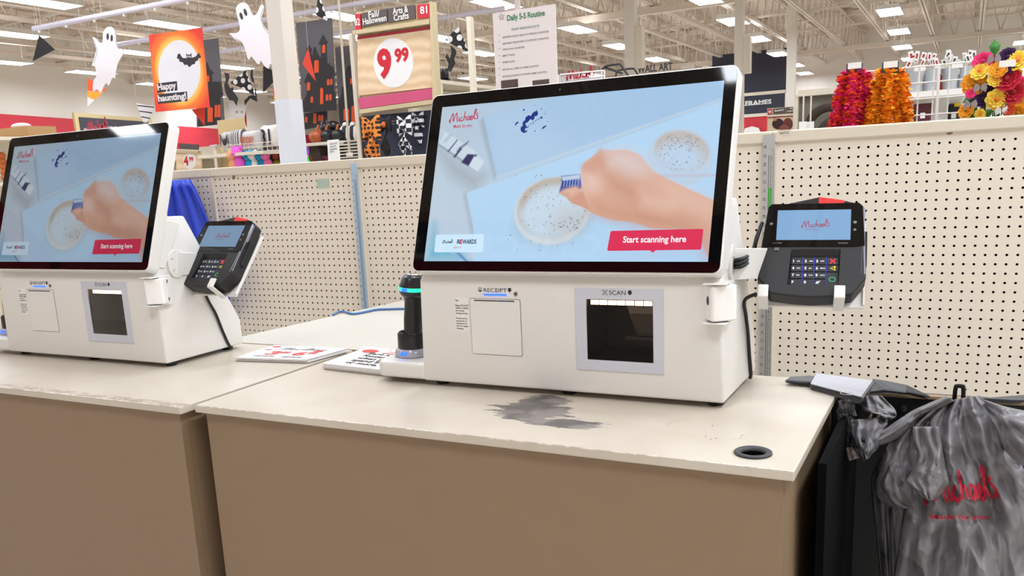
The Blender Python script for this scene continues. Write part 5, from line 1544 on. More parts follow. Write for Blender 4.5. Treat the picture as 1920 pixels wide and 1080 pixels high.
# pennants on strings
def pennant(px, py, zc, pts, m, label, yaw=0.0, th=.003, stripes=(), tops=None, up=5.6):
    b = Board(px, py, zc, yaw)
    o = b.root('pennant', label, 'pennant', 'party pennants')
    MB().prism(b.poly(pts), 0, th).build('flag', m, o)
    for q, mm in stripes: MB().prism(b.poly(q), -.0012, 0).build('stripe', mm, o)
    threads(b, o, tops or [pts[0]], up)
    return o
M_pb = mat('felt_black', (26, 26, 28), .6)
M_dots = dotted('polka_black_white', (24, 23, 25), (236, 234, 234), 10.5, .33)
f0 = cz(4, 0, 0)
pennant(80, 90, 9.5, f0([(292, 262), (412, 372), (244, 460)]), M_pb, 'plain black pennant at the upper left below the hanging rail', .3)
f4 = cz(4, 0, 0)
pennant(181, 170, 10.6, f4([(658, 585), (800, 668), (655, 800)]), mat('pennant_white', (232, 228, 230), .6), 'candy coloured pennant in orange, yellow and white under the small ghost', .3,
        stripes=[(f4([(658, 585), (800, 668), (778, 690), (657, 690 - 10)]), M_orange), (f4([(657, 682), (776, 692), (712, 750), (656, 725)]), mat('candy_yellow', (242, 166, 52), .6))])
st_ = []
for k in range(4):
    y = 795 + k * 42; w0 = 1028 + k * 14; w1 = 1156 - k * 14
    st_.append((f4([(w0, y - 8), (w1, y + 6), (w1 - 2, y + 14), (w0 + 3, y)]), M_pb))
pennant(272, 205, 10.8, f4([(1022, 772), (1162, 800), (1085, 950)]), mat('pennant_white', (232, 228, 230), .6), 'white pennant with thin black stripes above the RIBBON sign', .3, stripes=st_)
f5 = cz(4.5, 260, 0)
pennant(500, 150, 9.6, f5([(1050, 555), (1146, 600), (1140, 690), (1048, 785)]), M_pb, 'black pennant hanging under the large ghost beside the column', .2)
pennant(452, 155, 11.0, f5([(905, 592), (985, 810), (860, 740), (770, 700)]), M_dots, 'black pennant with big white polka dots, between two bats', .2, tops=f5([(905, 592)]))
pennant(378, 220, 10.2, f5([(448, 925), (560, 905), (556, 1062)]), mat('pennant_red', (226, 70, 48), .6), 'red pennant tip below the orange moon poster', .3, tops=f5([(560, 905)]))
pennant(575, 120, 9.6, f3([(168, 405), (234, 684), (120, 540)]), mat('pennant_red', (226, 70, 48), .6), 'thin orange red pennant hanging before the castle poster', .1)
pennant(605, 20, 9.3, f3([(250, -12), (275, -12), (340, 184), (232, 122)]), M_dots, 'black pennant with white dots at the top edge, above the castle poster', .1)
f6 = cz(4, 800, 0)
pennant(857, 75, 9.0, f6([(238, 202), (318, 395), (215, 345), (135, 300)]), M_dots, 'black pennant with white dots right of the price sign', .1)
pennant(457, 225, 11.5, f5([(905, 935), (888, 1010), (915, 1080), (880, 985)]), mat('pennant_red', (226, 70, 48), .6), 'narrow red pennant edge in front of the white wall', .2)
pennant(516, 185, 10.8, f5([(1130, 740), (1160, 730), (1165, 900), (1145, 880)]), mat('candy_yellow', (242, 166, 52), .6), 'orange and yellow pennant edge just left of the column', .2, stripes=[(f5([(1130, 740), (1160, 730), (1162, 800), (1138, 806)]), M_orange)])
# mummy pennant with two eyes
b = Board(440, 212, 11.4, .2)
o = b.root('pennant', 'pale mummy pennant with two round eyes, above the striped pillows', 'pennant', 'party pennants')
MB().prism(b.poly(f5([(735, 860), (915, 880), (890, 1000), (820, 1040), (770, 960)])), 0, .003).build('flag', mat('mummy_cloth', (222, 216, 212), .7), o)
for cx, cy in ((828, 945), (872, 945)): MB().prism(b.poly(f5(ellipse(cx, cy, 14, 12, 14))), -.002, 0).build('eye', mat('eye_beige', (176, 166, 150), .6), o)
threads(b, o, f5([(735, 860), (915, 880)]), 5.6)
# bats
def bat_(px, py, zc, pts, label, yaw=.2):
    b = Board(px, py, zc, yaw)
    o = b.root('bat_cutout', label, 'bat decoration', 'bat cutouts'); MB().prism(b.poly(pts), 0, .004).build('board', M_char, o); threads(b, o, [pts[0]], 5.6); return o
bat_(430, 165, 11.2, f5([(722, 612), (762, 622), (764, 660), (750, 700), (770, 745), (800, 735), (795, 765), (840, 830), (825, 892), (800, 850), (765, 845), (735, 790), (720, 720), (735, 670)]), 'dark bat cutout left of the polka dot pennant')
bat_(470, 165, 11.2, f5([(960, 580), (945, 600), (940, 640), (955, 690), (975, 700), (985, 740), (975, 800), (930, 810), (890, 850), (895, 890), (940, 830), (1000, 860), (990, 760), (965, 650)]), 'thin dark bat cutout right of the polka dot pennant')
bat_(848, 110, 9.3, f6([(178, 340), (215, 370), (222, 400), (205, 440), (215, 475), (180, 540), (150, 530), (165, 480), (140, 430), (150, 400), (175, 440), (185, 395)]), 'dark bat streamer hanging below the dotted pennant beside the price sign', .1)

# ================================================================== END CAP WITH THE PRICE SIGN
f = cz(3.27, 380, 0)
b = Board(740, 110, 8.0, 0)
o = b.root('end_cap_sign', 'wooden price sign reading 9.99 with aisle numbers 82 and 81 on top', 'price sign')
def sq(name, pts, d0, d1, m, par): return MB().prism(b.poly(f(pts)), d0, d1).build(name, m, par)
M_wood = mat('birch_print', (232, 204, 168), .55)
nt = M_wood.node_tree; wv = nt.nodes.new('ShaderNodeTexWave'); wv.bands_direction = 'Z'; wv.inputs['Scale'].default_value = 3.2; wv.inputs['Distortion'].default_value = 7; wv.inputs['Detail'].default_value = 3; wv.inputs['Detail Scale'].default_value = .7
tc = nt.nodes.new('ShaderNodeTexCoord'); cr = nt.nodes.new('ShaderNodeValToRGB'); cr.color_ramp.elements[0].color = lin((238, 212, 178)); cr.color_ramp.elements[1].color = lin((222, 190, 150))
nt.links.new(tc.outputs['Object'], wv.inputs[0]); nt.links.new(wv.outputs['Fac'], cr.inputs[0]); nt.links.new(cr.outputs[0], nt.nodes['Principled BSDF'].inputs['Base Color'])
M_tan = mat('trim_khaki', (206, 188, 150), .5); M_hdr = mat('header_brown', (92, 82, 80), .6); M_cr = mat('sign_crimson', (206, 42, 62), .55); M_pink = mat('sign_pink', (206, 84, 124), .5)
sq('backing', [(930, 75), (1412, 12), (1440, 640), (972, 700)], .02, .05, M_tan, o)
sq('side_post', [(1405, 12), (1416, 12), (1448, 636), (1424, 640)], -.04, .05, M_tan, o)
for pts, word, lines, mm in (([(932, 88), (966, 84), (970, 182), (938, 188)], '82', [('82', (934, 158), (966, 152), .085)], M_cr),
                             ([(972, 80), (1128, 52), (1132, 136), (978, 166)], 'Fall', [('Fall/', (1016, 110), (1084, 98), .074), ('Halloween', (982, 152), (1126, 126), .074)], M_hdr),
                             ([(1135, 52), (1298, 30), (1302, 112), (1138, 140)], 'Arts', [('Arts &', (1168, 88), (1262, 72), .074), ('Crafts', (1172, 128), (1264, 112), .074)], M_hdr),
                             ([(1312, 30), (1390, 22), (1395, 104), (1318, 114)], '81', [('81', (1334, 86), (1378, 80), .088)], M_cr)):
    p = sq('header_panel', pts, .0, .02, mm, o)
    t_ = MB()
    for body, p0, p1, s_ in lines:
        a_, c_ = (np.array(b.uv(*q)) for q in f([p0, p1])); d_ = c_ - a_; Lw = np.linalg.norm(d_); d_ /= Lw
        t_.text(body, (a_[0], -.002, a_[1]), (d_[0], 0, d_[1]), (-d_[1], 0, d_[0]), s_, bold=.02, fit=Lw)
    t_.build('header_word', M_white, p, recalc=False)
sq('ledge', [(935, 192), (1402, 122), (1404, 150), (940, 216)], -.05, .02, M_tan, o)
sq('red_strip', [(945, 226), (1392, 162), (1394, 180), (946, 242)], -.002, .02, mat('strip_maroon', (166, 28, 44), .5), o)
w_ = sq('wood_panel', [(946, 243), (1400, 180), (1420, 536), (956, 586)], .0, .02, M_wood, o)
dc = sq('price_disc', ellipse(1170, 385, 121, 152, 40), -.002, 0, mat('disc_white', (240, 238, 236), .6), w_)
t_ = MB()
for body, p0, p1, s_ in (('9', (1082, 474), (1168, 462), .335), ('99', (1182, 380), (1268, 368), .155)):
    a_, c_ = (np.array(b.uv(*q)) for q in f([p0, p1])); d_ = c_ - a_; Lw = np.linalg.norm(d_); d_ /= Lw
    t_.text(body, (a_[0], -.004, a_[1]), (d_[0], 0, d_[1]), (-d_[1], 0, d_[0]), s_, bold=.045, fit=Lw)
t_.build('price_figures', mat('price_red', (206, 28, 46), .55), dc, recalc=False)
sq('pink_strip', [(955, 604), (1418, 540), (1422, 606), (966, 668)], -.01, .02, M_pink, o)
sq('bottom_rail', [(970, 672), (1422, 610), (1424, 636), (972, 698)], -.03, .02, M_tan, o)
# end cap shelving below it, dark back panel
b2 = Board(740, 260, 8.25, 0)
ec = b2.root('end_cap_shelf', 'end cap rack with dark back panel below the 9.99 price sign', 'display rack')
q0 = b2.uv(672, 300); q1 = b2.uv(818, 205)
zf = -b2.o[2]
MB().box(q0[0], q1[0] + .4, .02, .06, zf, q1[1]).build('back_panel', mat('rack_navy', (40, 46, 66), .6), ec)
MB().box(q0[0], q1[0] + .4, -.3, .06, zf, zf + .2).build('base_deck', M_cream, ec)
for xx in (q0[0], q1[0] + .36): MB().box(xx, xx + .04, .0, .06, zf, q1[1] + .75).build('upright', M_cream, ec)
# bows
def bow(cx, top, scale, zc, m, label, tails, m2=None):
    b = Board(cx, top, zc, 0)
    o = b.root('ribbon_bow', label, 'bow', 'fabric bows on the end cap')
    px2m = zc / FPX
    def W_(x, y, d=0): return (x * scale * px2m, d, -y * scale * px2m)
    for s_ in (-1, 1):                                     # loops
        lp = MB(); V = []; n_ = 14; w_ = 8
        for i in range(n_ + 1):
            t = math.pi * 2 * i / n_
            for j in range(w_ + 1):
                q = (j / w_ - .5)
                r = 1 - .35 * abs(q) * 2 * 0
                x = s_ * (13 * (1 - math.cos(t)) * .55 + 1); d = -.035 * scale * math.sin(t)
                spread = 8 + 16 * math.sin(t / 2) ** 2
                V.append(W_(x, 18 + q * spread * 1.5 + s_ * 0, d))
        F = [(i * (w_ + 1) + j, i * (w_ + 1) + j + 1, (i + 1) * (w_ + 1) + j + 1, (i + 1) * (w_ + 1) + j) for i in range(n_) for j in range(w_)]
        lp.add(V, F); q = lp.build('loop', m, o, smooth=True); k_ = q.modifiers.new('cloth', 'SOLIDIFY'); k_.thickness = .006
    MB().tube([W_(0, 14, -.02), (0, 8.29 - zc, -14 * scale * px2m + .02)], .004, 6).build('hanger', M_steel, o)
    MB().ball(W_(0, 19, -.03), 5 * scale * px2m, .03, 7 * scale * px2m).build('knot', m2 or m, o, smooth=True)
    for (dx, L, sw, ph) in tails:
        tl = MB(); V = []
        for i in range(15):
            v_ = i / 14
            for j in range(5):
                u_ = j / 4 - .5
                V.append(W_(dx * v_ + u_ * sw * (.5 + .5 * v_) + 3 * math.sin(v_ * 7 + ph), 20 + L * v_, -.02 + .03 * math.sin(v_ * 9 + ph + u_ * 2)))
        tl.add(V, [(i * 5 + j, i * 5 + j + 1, (i + 1) * 5 + j + 1, (i + 1) * 5 + j) for i in range(14) for j in range(4)])
        q = tl.build('tail', m, o, smooth=True); k_ = q.modifiers.new('cloth', 'SOLIDIFY'); k_.thickness = .005
    return o
M_odot = dotted('polka_orange_black', (236, 138, 44), (30, 22, 20), 24, .33)
M_chk = checked('gingham_black_white', (232, 232, 236), (30, 30, 36), 26)
M_str = striped('ribbon_stripes', (226, 228, 234), (36, 36, 44), 16)
bow(694, 216, 1.3, 7.9, M_odot, 'big orange bow with black polka dots below the price sign', [(-2, 46, 13, 0), (6, 46, 12, 1.2), (13, 38, 7, 2.2)])
bow(757, 216, 1.05, 7.95, M_chk, 'black and white gingham bow right of the orange bow', [(-4, 54, 9, .5), (12, 54, 8, 1.6)], M_str)
bow(783, 210, .8, 8.05, M_str, 'black and white striped bow nearest the big monitor', [(2, 60, 10, .8), (8, 56, 9, 2.4)], M_chk)
bow(722, 218, .8, 8.1, mat('satin_black', (26, 25, 28), .5), 'black bow between the orange bow and the gingham bow', [(-3, 78, 11, .2), (6, 76, 12, 1.1)], mat('satin_orange', (220, 104, 40), .5))
b = Board(655, 150, 7.4, 0)
o = b.root('hanging_cord', 'thin cream cord hanging left of the price sign', 'cord')
p0 = b.uv(655, 286); MB().tube([(0, 0, 3.9 - 0), (p0[0], 0, p0[1])], .010, 8).build('cord', M_cream, o, smooth=True)
MB().box(p0[0] - .02, p0[0] + .02, -.02, .02, p0[1] - .03, p0[1]).build('weight', M_cream, o)
o.location.z = b.o[2]
# ================================================================== SHELVES BEHIND THE LEFT BOARDS
def shelf_unit(px0, px1, py, zc, label, name='store_shelf', levels=(0,), depth=.35, backh=.5, m=M_cream, back=None, yaw=0.0):
    b = Board(px0, py, zc, yaw)
    o = b.root(name, label, 'shelf', 'store shelving')
    w = b.uv(px1, py)[0]; zf = -b.o[2]
    for k, dz in enumerate(levels): MB().box(0, w, -depth, 0, dz - .03, dz).build('shelf_board', m, o)
    MB().box(0, w, .0, .03, zf, backh).build('back_panel', back or m, o)
    for xx in (-.04, w): MB().box(xx, xx + .04, -.06, .03, zf, backh).build('upright', m, o)
    MB().box(0, w, -depth, 0, zf, zf + .16).build('base_deck', m, o)
    return o, b, w
# pillow shelf
o, b, w = shelf_unit(414, 536, 291, 9.0, 'cream shelf with striped pillows and plush toys, left of the column', levels=(0, -.42), depth=.32, backh=.05, back=mat('shelf_dark', (60, 54, 52), .8))
pq = b.uv(407, 226); pr = b.uv(466, 290)
MB().box(pq[0], pr[0], -.001, .0, pr[1] - .2, pq[1]).build('side_panel', mat('panel_tan', (206, 182, 132), .6), o)
bk = MB()
def pillow(px, py, zc, w, h, m, label, word=None, cat='pillow', grp='pillows on the shelf', wc=None):
    b = Board(px, py, zc, 0)
    o = b.root('throw_pillow', label, cat, grp)
    n_ = 14; V = []
    for s_ in (-1, 1):
        for j in range(n_ + 1):
            for i in range(n_ + 1):
                x, z = i / n_ * 2 - 1, j / n_ * 2 - 1
                t_ = max(0, (1 - x ** 4) * (1 - z ** 4)) ** .5
                k_ = 1 - .08 * (1 - abs(x)) * abs(z) ** 2 - .0
                V.append((x * w / 2 * (1 - .06 * (1 - z * z) * 0), s_ * .075 * t_, (z * h / 2) * (1 - .06 * (1 - x * x) * 1) + h / 2))
    N_ = (n_ + 1) ** 2
    F = [(s_ * N_ + j * (n_ + 1) + i, s_ * N_ + j * (n_ + 1) + i + 1, s_ * N_ + (j + 1) * (n_ + 1) + i + 1, s_ * N_ + (j + 1) * (n_ + 1) + i) for s_ in (0, 1) for j in range(n_) for i in range(n_)]
    mb = MB(); mb.add(V, F); q = mb.build('cushion', m, o, smooth=True)
    if word:
        t_ = MB(); t_.text(word[0], (-w * word[1] / 2, -.085, h * word[3]), (1, 0, 0), (0, 0, 1), word[2], bold=.03, fit=w * word[1]); t_.build('lettering', wc, q, recalc=False)
    return o
zc_ = 8.85
o1 = pillow(434, 286, zc_, .15, .21, mat('pillow_grey', (188, 182, 180), .8), 'grey pillow with a black spider, left end of the shelf')
sp_ = MB(); sp_.ball((0, -.08, .10), .026, .012, .036)
sp_.build('spider_body', M_char, o1, smooth=True)
for k in range(8):
    s_ = -1 if k < 4 else 1; a = (k % 4) * .5 - .6
    MB().tube([(s_ * .02, -.085, .11), (s_ * .045, -.085, .12 + .05 * math.sin(a) + .02), (s_ * .058, -.08, .10 + .08 * math.sin(a))], .004, 4).build('spider_leg', M_char, o1)
pillow(453, 284, zc_ - .05, .13, .22, striped('pillow_stripes', (206, 202, 200), (90, 88, 92), 36, axis=0), 'black and white striped pillow beside the spider pillow')
pillow(476, 283, zc_ - .1, .22, .20, mat('pillow_pale', (196, 192, 190), .8), 'pale pillow with orange lettering SPOOKY on the shelf', ('SPOOKY', .82, .11, .3), wc=mat('letter_rust', (196, 98, 44), .7))
pillow(510, 282, zc_ - .05, .19, .25, mat('pillow_cream', (232, 226, 216), .8), 'cream pillow printed with a big black 31', ('31', .68, .20, .25), wc=M_char)
wb = MB(); q = Board(470, 285, 8.6, 0)
wo = q.root('wire_basket', 'low wire fence in front of the pillows on the shelf', 'wire basket')
for zz in (0, .04, .08): MB().tube([(-.32, 0, zz), (.40, 0, zz + .0)], .004, 5).build('wire', M_steel, wo)
for k in range(13): MB().tube([(-.32 + k * .06, 0, 0), (-.32 + k * .06, 0, .08)], .003, 5).build('wire', M_steel, wo)
# plush toys
def plush(px, py, zc, s, m, label, m2=None):
    b = Board(px, py, zc, 0)
    o = b.root('plush_toy', label, 'plush toy', 'plush toys on the lower shelf')
    MB().ball((0, 0, .10 * s), .085 * s, .08 * s, .11 * s, 16, 10).build('body', m, o, smooth=True)
    h_ = MB().ball((0, -.02, .25 * s), .075 * s, .075 * s, .075 * s, 16, 10).build('head', m, o, smooth=True)
    for s_ in (-1, 1): MB().ball((s_ * .06 * s, -.01, .31 * s), .028 * s).build('ear', m2 or m, h_, smooth=True)
    MB().ball((0, -.085 * s - .01, .235 * s), .032 * s, .025 * s, .025 * s).build('muzzle', m2 or m, h_, smooth=True)
    return o
for px, c, lab in ((440, (226, 156, 110), 'peach plush toy at the left end of the lower shelf'), (451, (226, 92, 196), 'magenta plush toy on the lower shelf under the pillows'), (471, (24, 152, 196), 'teal blue plush toy right of the magenta one'),
                   (479, (230, 224, 214), 'white plush toy between the two blue ones'), (492, (20, 142, 186), 'second blue plush toy, left of the pink one'), (503, (238, 116, 170), 'pink plush toy at the right of the row')):
    plush(px, 322, 8.6, .62 if px != 451 else .74, mat('plush_%d' % px, c, .9), lab)
# small figurines right of the plush row
b = Board(521, 318, 8.7, 0); o = b.root('figurine', 'small yellow and red figurine beside the column', 'figurine')
MB().lathe([(.05, 0), (.06, .05), (.03, .09)], n=14).build('body', mat('fig_yellow', (196, 172, 60), .6), o, smooth=True); MB().ball((0, 0, .13), .04).build('head', mat('fig_red', (200, 70, 36), .6), o, smooth=True)

# 4.99 sign and bins
b = Board(352, 292, 11.4, 0)
o = b.root('bin_sign', 'small wooden price sign reading 4.99 above the left pegboard', 'price sign')
def sq2(name, pts, d0, d1, m, par, bb=None): return MB().prism((bb or b).poly(pts), d0, d1).build(name, m, par)
sq2('panel', [(330, 284), (376, 284), (378, 325), (331, 327)], 0, .02, M_wood, o); sq2('header', [(329, 268), (371, 271), (371, 281), (329, 279)], 0, .02, M_hdr, o)
sq2('number_tab', [(329, 268), (338, 268.6), (338, 279.4), (329, 279)], -.004, 0, M_cr, o); sq2('ledge', [(329, 281), (374, 283), (374, 287), (329, 286)], -.03, .02, M_tan, o)
d_ = sq2('price_disc', ellipse(356, 302, 12, 15.5, 24), -.003, 0, M_white, o)
t_ = MB(); p = b.uv(346, 310); t_.text('4', (p[0], -.005, p[1]), (1, 0, 0), (0, 0, 1), .16, bold=.04); p = b.uv(355.5, 302.5); t_.text('99', (p[0], -.005, p[1]), (1, 0, 0), (0, 0, 1), .075, bold=.04)
p = b.uv(332, 277); t_.text('7', (p[0], -.005, p[1]), (1, 0, 0), (0, 0, 1), .06, bold=.03); t_.build('price_figures', mat('price_red', (206, 28, 46), .55), d_, recalc=False)
pz = b.uv(354, 320); MB().box(pz[0] - .02, pz[0] + .02, .021, .05, -b.o[2], pz[1]).build('post', M_cream, o)
o2, b2, w2 = shelf_unit(322, 412, 330, 12.3, 'cream bin shelf with coloured boxes behind the 4.99 price sign', levels=(0, .22), depth=.4, backh=.36)
for k, (px, c, h_, lab) in enumerate(((385, (240, 130, 130), .16, 'pink packet'), (397, (228, 226, 214), .2, 'white packet'), (407, (206, 196, 150), .18, 'yellowish packet'))):
    q = Board(px, 329, 12.1, 0); tag(MB().box(-.07, .07, -.05, .05, 0, h_).build('craft_packet', mat('packet_%d' % k, c, .6)), lab + ' on the bin shelf right of the 4.99 sign', 'packet', 'packets on the bin shelf')
    bpy.data.objects['craft_packet' + ('.%03d' % k if k else '')].location = (float(q.o[0]), float(q.o[1]), float(b2.o[2]) + .0005)
q = Board(390, 309, 12.15, 0)
for k, (dx, c) in enumerate(((-.16, (196, 190, 214)), (.02, (70, 78, 150)), (.2, (206, 206, 216)))):
    tb_ = MB().box(-.08, .08, -.06, .06, 0, .1 + .03 * k).build('storage_tub', mat('tub_%d' % k, c, .3), bevel=.01); tb_.location = (float(q.o[0]) + dx, float(q.o[1]), float(b2.o[2]) + .2205)
    tag(tb_, ('lilac', 'dark blue', 'pale grey')[k] + ' storage tub on the upper bin shelf', 'tub', 'tubs on the bin shelf')

# RIBBON department sign on the left wall
yw = math.atan2(.962, -.272)
b = Board(211, 232, 20.6, yw)
o = b.root('department_sign', 'dark RIBBON department sign in a pale wooden frame above the left kiosk', 'sign')
MB().prism(b.poly([(138, 211), (284, 222.5), (288, 258), (146, 256)]), 0, .05).build('frame', mat('frame_khaki', (216, 194, 142), .5), o)
sg = MB().prism(b.poly([(147, 219.5), (277, 228.5), (280, 253), (152, 252)]), -.02, 0).build('panel', mat('sign_slate', (62, 60, 70), .6), o)
t_ = MB(); p = b.uv(190, 245.5); p1 = b.uv(243, 243); t_.text('RIBBON', (p[0], -.025, p[1]), (1, 0, 0), (0, 0, 1), .16, bold=.03, fit=p1[0] - p[0])
wd = p1[0] - p[0]
for k in range(6): t_.box(p[0] + wd * (k * .168) - .02, p[0] + wd * (k * .168) + (.10 if k != 1 else .06), -.027, -.023, p[1] - .002, p[1] + .022)
t_.build('lettering', M_white, sg, recalc=False)
b = Board(190, 248, 7.0, 0); o = b.root('sign_holder', 'clear sign holder with red lettering just above the left kiosk screen', 'sign holder')
MB().prism(b.poly([(157, 240), (206, 236.5), (207, 270), (158, 272)]), 0, .01).build('frame', mat('acrylic_grey', (190, 186, 194), .2, alpha=.7), o)
t_ = MB(); p = b.uv(165, 247); logo(t_, (p[0], -.003, p[1]), (1, 0, 0), (0, 0, 1), b.uv(204, 244)[0] - p[0], pen=16); t_.build('red_lettering', mat('holder_red', (196, 60, 76), .5), o, recalc=False)
MB().tube([(b.uv(182, 270)[0], .005, b.uv(182, 270)[1]), (b.uv(182, 270)[0], .005, -b.o[2])], .012, 8).build('pole', M_steel, o)
# cardboard box on the far left shelf
o2, b2, w2 = shelf_unit(-40, 62, 267, 8.5, 'cream shelf at the left edge under the cardboard box', levels=(0, -.4), depth=.4, backh=.0)
b = Board(0, 266, 8.3, 0); o = b.root('cardboard_box', 'brown cardboard box with white stuffing on the shelf at the left edge', 'box')
z0_ = float(b2.o[2] - b.o[2]) + .0005; P_ = b.uv(59, 236)
MB().box(b.uv(-30, 236)[0], P_[0], -.05, .25, z0_, P_[1]).build('carton', mat('cardboard', (186, 146, 98), .8, noise=.03), o)
st2 = MB(); c_ = b.uv(26, 236)
st2.ball((c_[0] - .01, .08, c_[1] + .0), .10, .08, .03, 16, 8); st2.build('white_stuffing', M_white, o, smooth=True)
MB().box(b.uv(17, 240)[0], b.uv(17, 240)[0] + .006, -.053, -.05, z0_, P_[1] - .06).build('seam', mat('cardboard_dark', (150, 112, 72), .8), o)
b = Board(3, 292, 8.1, 0); o = b.root('orange_garland', 'strip of orange beads at the left edge beside the monitor', 'garland')
for k in range(5): MB().ball((0, 0, -.05 * k), .035).build('bead', mat('bead_amber', (186, 96, 30), .4), o, smooth=True)
MB().tube([(0, 0, .1), (0, 0, -.25)], .004, 4).build('string', M_thread, o)

# ================================================================== BEHIND THE MIDDLE BOARD
o, b, w = shelf_unit(572, 682, 272, 9.6, 'cream shelf with Halloween hats between the column and the orange bow', levels=(0, -.35), depth=.35, backh=.02, back=mat('shelf_dark', (60, 54, 52), .8))
zs_ = float(b.o[2])
for k, (px, c, lab) in enumerate(((597, (176, 84, 34), 'rust orange pumpkin under the lower castle poster'), (614, (30, 30, 34), 'black pumpkin right of the rust orange one'), (634, (34, 34, 40), 'black pumpkin with an orange stem band'))):
    q = Board(px, 272, 9.28, 0); o = thing('pumpkin', lab, 'pumpkin', (q.o[0], q.o[1], zs_ + .0005), group='decor pumpkins')
    pm = MB(); n_ = 24
    prof = [(.02, .0), (.06, .01), (.085, .05), (.085, .08), (.06, .12), (.015, .13)]
    v, fc = [], []
    for r, z in prof:
        for i in range(n_):
            t = 2 * math.pi * i / n_; rr2 = r * (1 + .08 * math.cos(8 * t)); v.append((rr2 * math.cos(t), rr2 * math.sin(t), z))
    for i in range(len(prof) - 1):
        for j in range(n_): fc.append((i * n_ + j, i * n_ + (j + 1) % n_, (i + 1) * n_ + (j + 1) % n_, (i + 1) * n_ + j))
    fc += [tuple(range(n_)), tuple(range((len(prof) - 1) * n_, len(prof) * n_))]
    pm.add(v, fc); pm.build('gourd', mat('pumpkin_%d' % k, c, .4), o, smooth=True)
    MB().tube([(0, 0, .125), (.01, 0, .16), (.025, 0, .18)], [.015, .012, .01], 8).build('stem', mat('stem_orange', (206, 110, 40), .6), o)
q = Board(624, 238, 9.42, 0); o = q.root('cat_figure', 'glossy black cat figure on a stand above the pumpkins', 'figure')
MB().ball((0, 0, 0), .10, .06, .065, 16, 10).build('body', M_black, o, smooth=True); hh = MB().ball((-.09, -.02, -.01), .06, .05, .06, 16, 10).build('head', M_black, o, smooth=True)
for s_ in (-1, 1): MB().lathe([(.022, 0), (.001, .05)], (-.09 + s_ * .035, -.02, .035), 8).build('ear', M_black, hh)
MB().tube([(.02, 0, -.05), (.02, 0, zs_ - float(q.o[2]) + .0)], .012, 8).build('stand', M_cream, o)
for k, (px, lab) in enumerate(((650, 'white and black striped mug left of the orange bow'), (664, 'white and black ghost jar beside the orange bow'))):
    q = Board(px, 271, 9.3, 0); o = thing('decor_jar', lab, 'jar', (q.o[0], q.o[1], zs_ + .0005), group='decor jars')
    MB().lathe([(.055, 0), (.07, .05), (.06, .14), (.035, .16)], n=18).build('body', striped('jar_stripes', (236, 234, 230), (40, 38, 40), 9, axis=0, duty=.35), o, smooth=True)
    MB().ball((0, 0, .17), .03).build('lid_knob', M_white, o, smooth=True)
q = Board(594, 302, 9.35, 0); o = q.root('haunted_house', 'small brown haunted house model behind the middle pegboard', 'model house')
MB().prism([(-.09, -.14), (-.09, .12), (0, .2), (.09, .12), (.09, -.14)], -.05, .05).build('house_body', mat('house_brown', (92, 76, 66), .8, noise=.15, nscale=20), o)
MB().prism([(-.06, -.02), (-.06, .05), (-.035, .07), (-.01, .05), (-.01, -.02)], -.056, -.05).build('window', mat('house_rust', (140, 84, 52), .7), o)
MB().prism([(.02, -.08), (.02, 0), (.06, 0), (.06, -.08)], -.056, -.05).build('door', M_char, o)
q = Board(579, 300, 9.35, 0); o = q.root('novelty_lamp', 'small novelty figure with purple and green light beside the column', 'novelty lamp')
MB().lathe([(.03, -.12), (.035, -.02), (.02, .03)], n=14).build('base', mat('glow_green', (40, 220, 80), .4, emit=.6, ecol=(40, 220, 80)), o, smooth=True); MB().ball((0, 0, .10), .03, .03, .06).build('top', mat('glow_purple', (150, 90, 210), .4, emit=.5, ecol=(150, 90, 210)), o, smooth=True)
MB().lathe([(.018, .02), (.018, .06)], n=10).build('neck', M_white, o)
q = Board(611, 300, 9.3, 0); o = q.root('flower_pick', 'dusky pink flower decoration beside the white shelf card', 'flower')
for k in range(6): MB().ball((.03 * math.cos(k), -.01, .03 * math.sin(k)), .022).build('petal', mat('dusty_pink', (136, 66, 92), .8), o, smooth=True)
MB().tube([(0, 0, 0), (0, 0, -.16)], .005, 5).build('stem', mat('stem_green', (60, 84, 50), .8), o)
# white shelf card
b = Board(625, 281, 8.6, 0); o = b.root('shelf_card', 'narrow white card reading Add your twist to trending, above the pegboard', 'sign card')
MB().prism(b.poly([(613.5, 263), (635, 261), (638, 303), (615.5, 305)]), 0, .004).build('card', M_white, o)
t_ = MB()
for k, body in enumerate(('Add your', 'twist to', 'trending', 'DIYs.')):
    p = b.uv(618 + .25 * k, 272 + 5 * k); t_.text(body, (p[0], -.002, p[1]), (1, .0, .1), (0, 0, 1), .026, bold=.01)
t_.build('card_print', M_ink, o, recalc=False)
MB().tube([(0.0, .006, b.uv(625, 302)[1]), (0.0, .006, -b.o[2])], .008, 8).build('pole', M_steel, o)
# wire grid shelf
b = Board(636, 300, 8.9, 0); o = b.root('wire_rack', 'cream wire rack under the bows, behind the middle pegboard', 'wire rack')
q0 = b.uv(636, 302); q1 = b.uv(690, 262)
for k in range(7):
    z = q0[1] + (q1[1] - q0[1]) * k / 6; MB().tube([(q0[0], 0, z), (q1[0] + .9, 0, z)], .007, 6).build('wire', M_cream, o)
for k in range(6):
    x = q0[0] + (q1[0] + .9 - q0[0]) * k / 5; MB().tube([(x, .012, -b.o[2]), (x, .012, q1[1])], .007, 6).build('wire', M_cream, o)
MB().box(q0[0], q1[0] + .9, .10, .12, -b.o[2], q1[1]).build('back_panel', M_char, o)

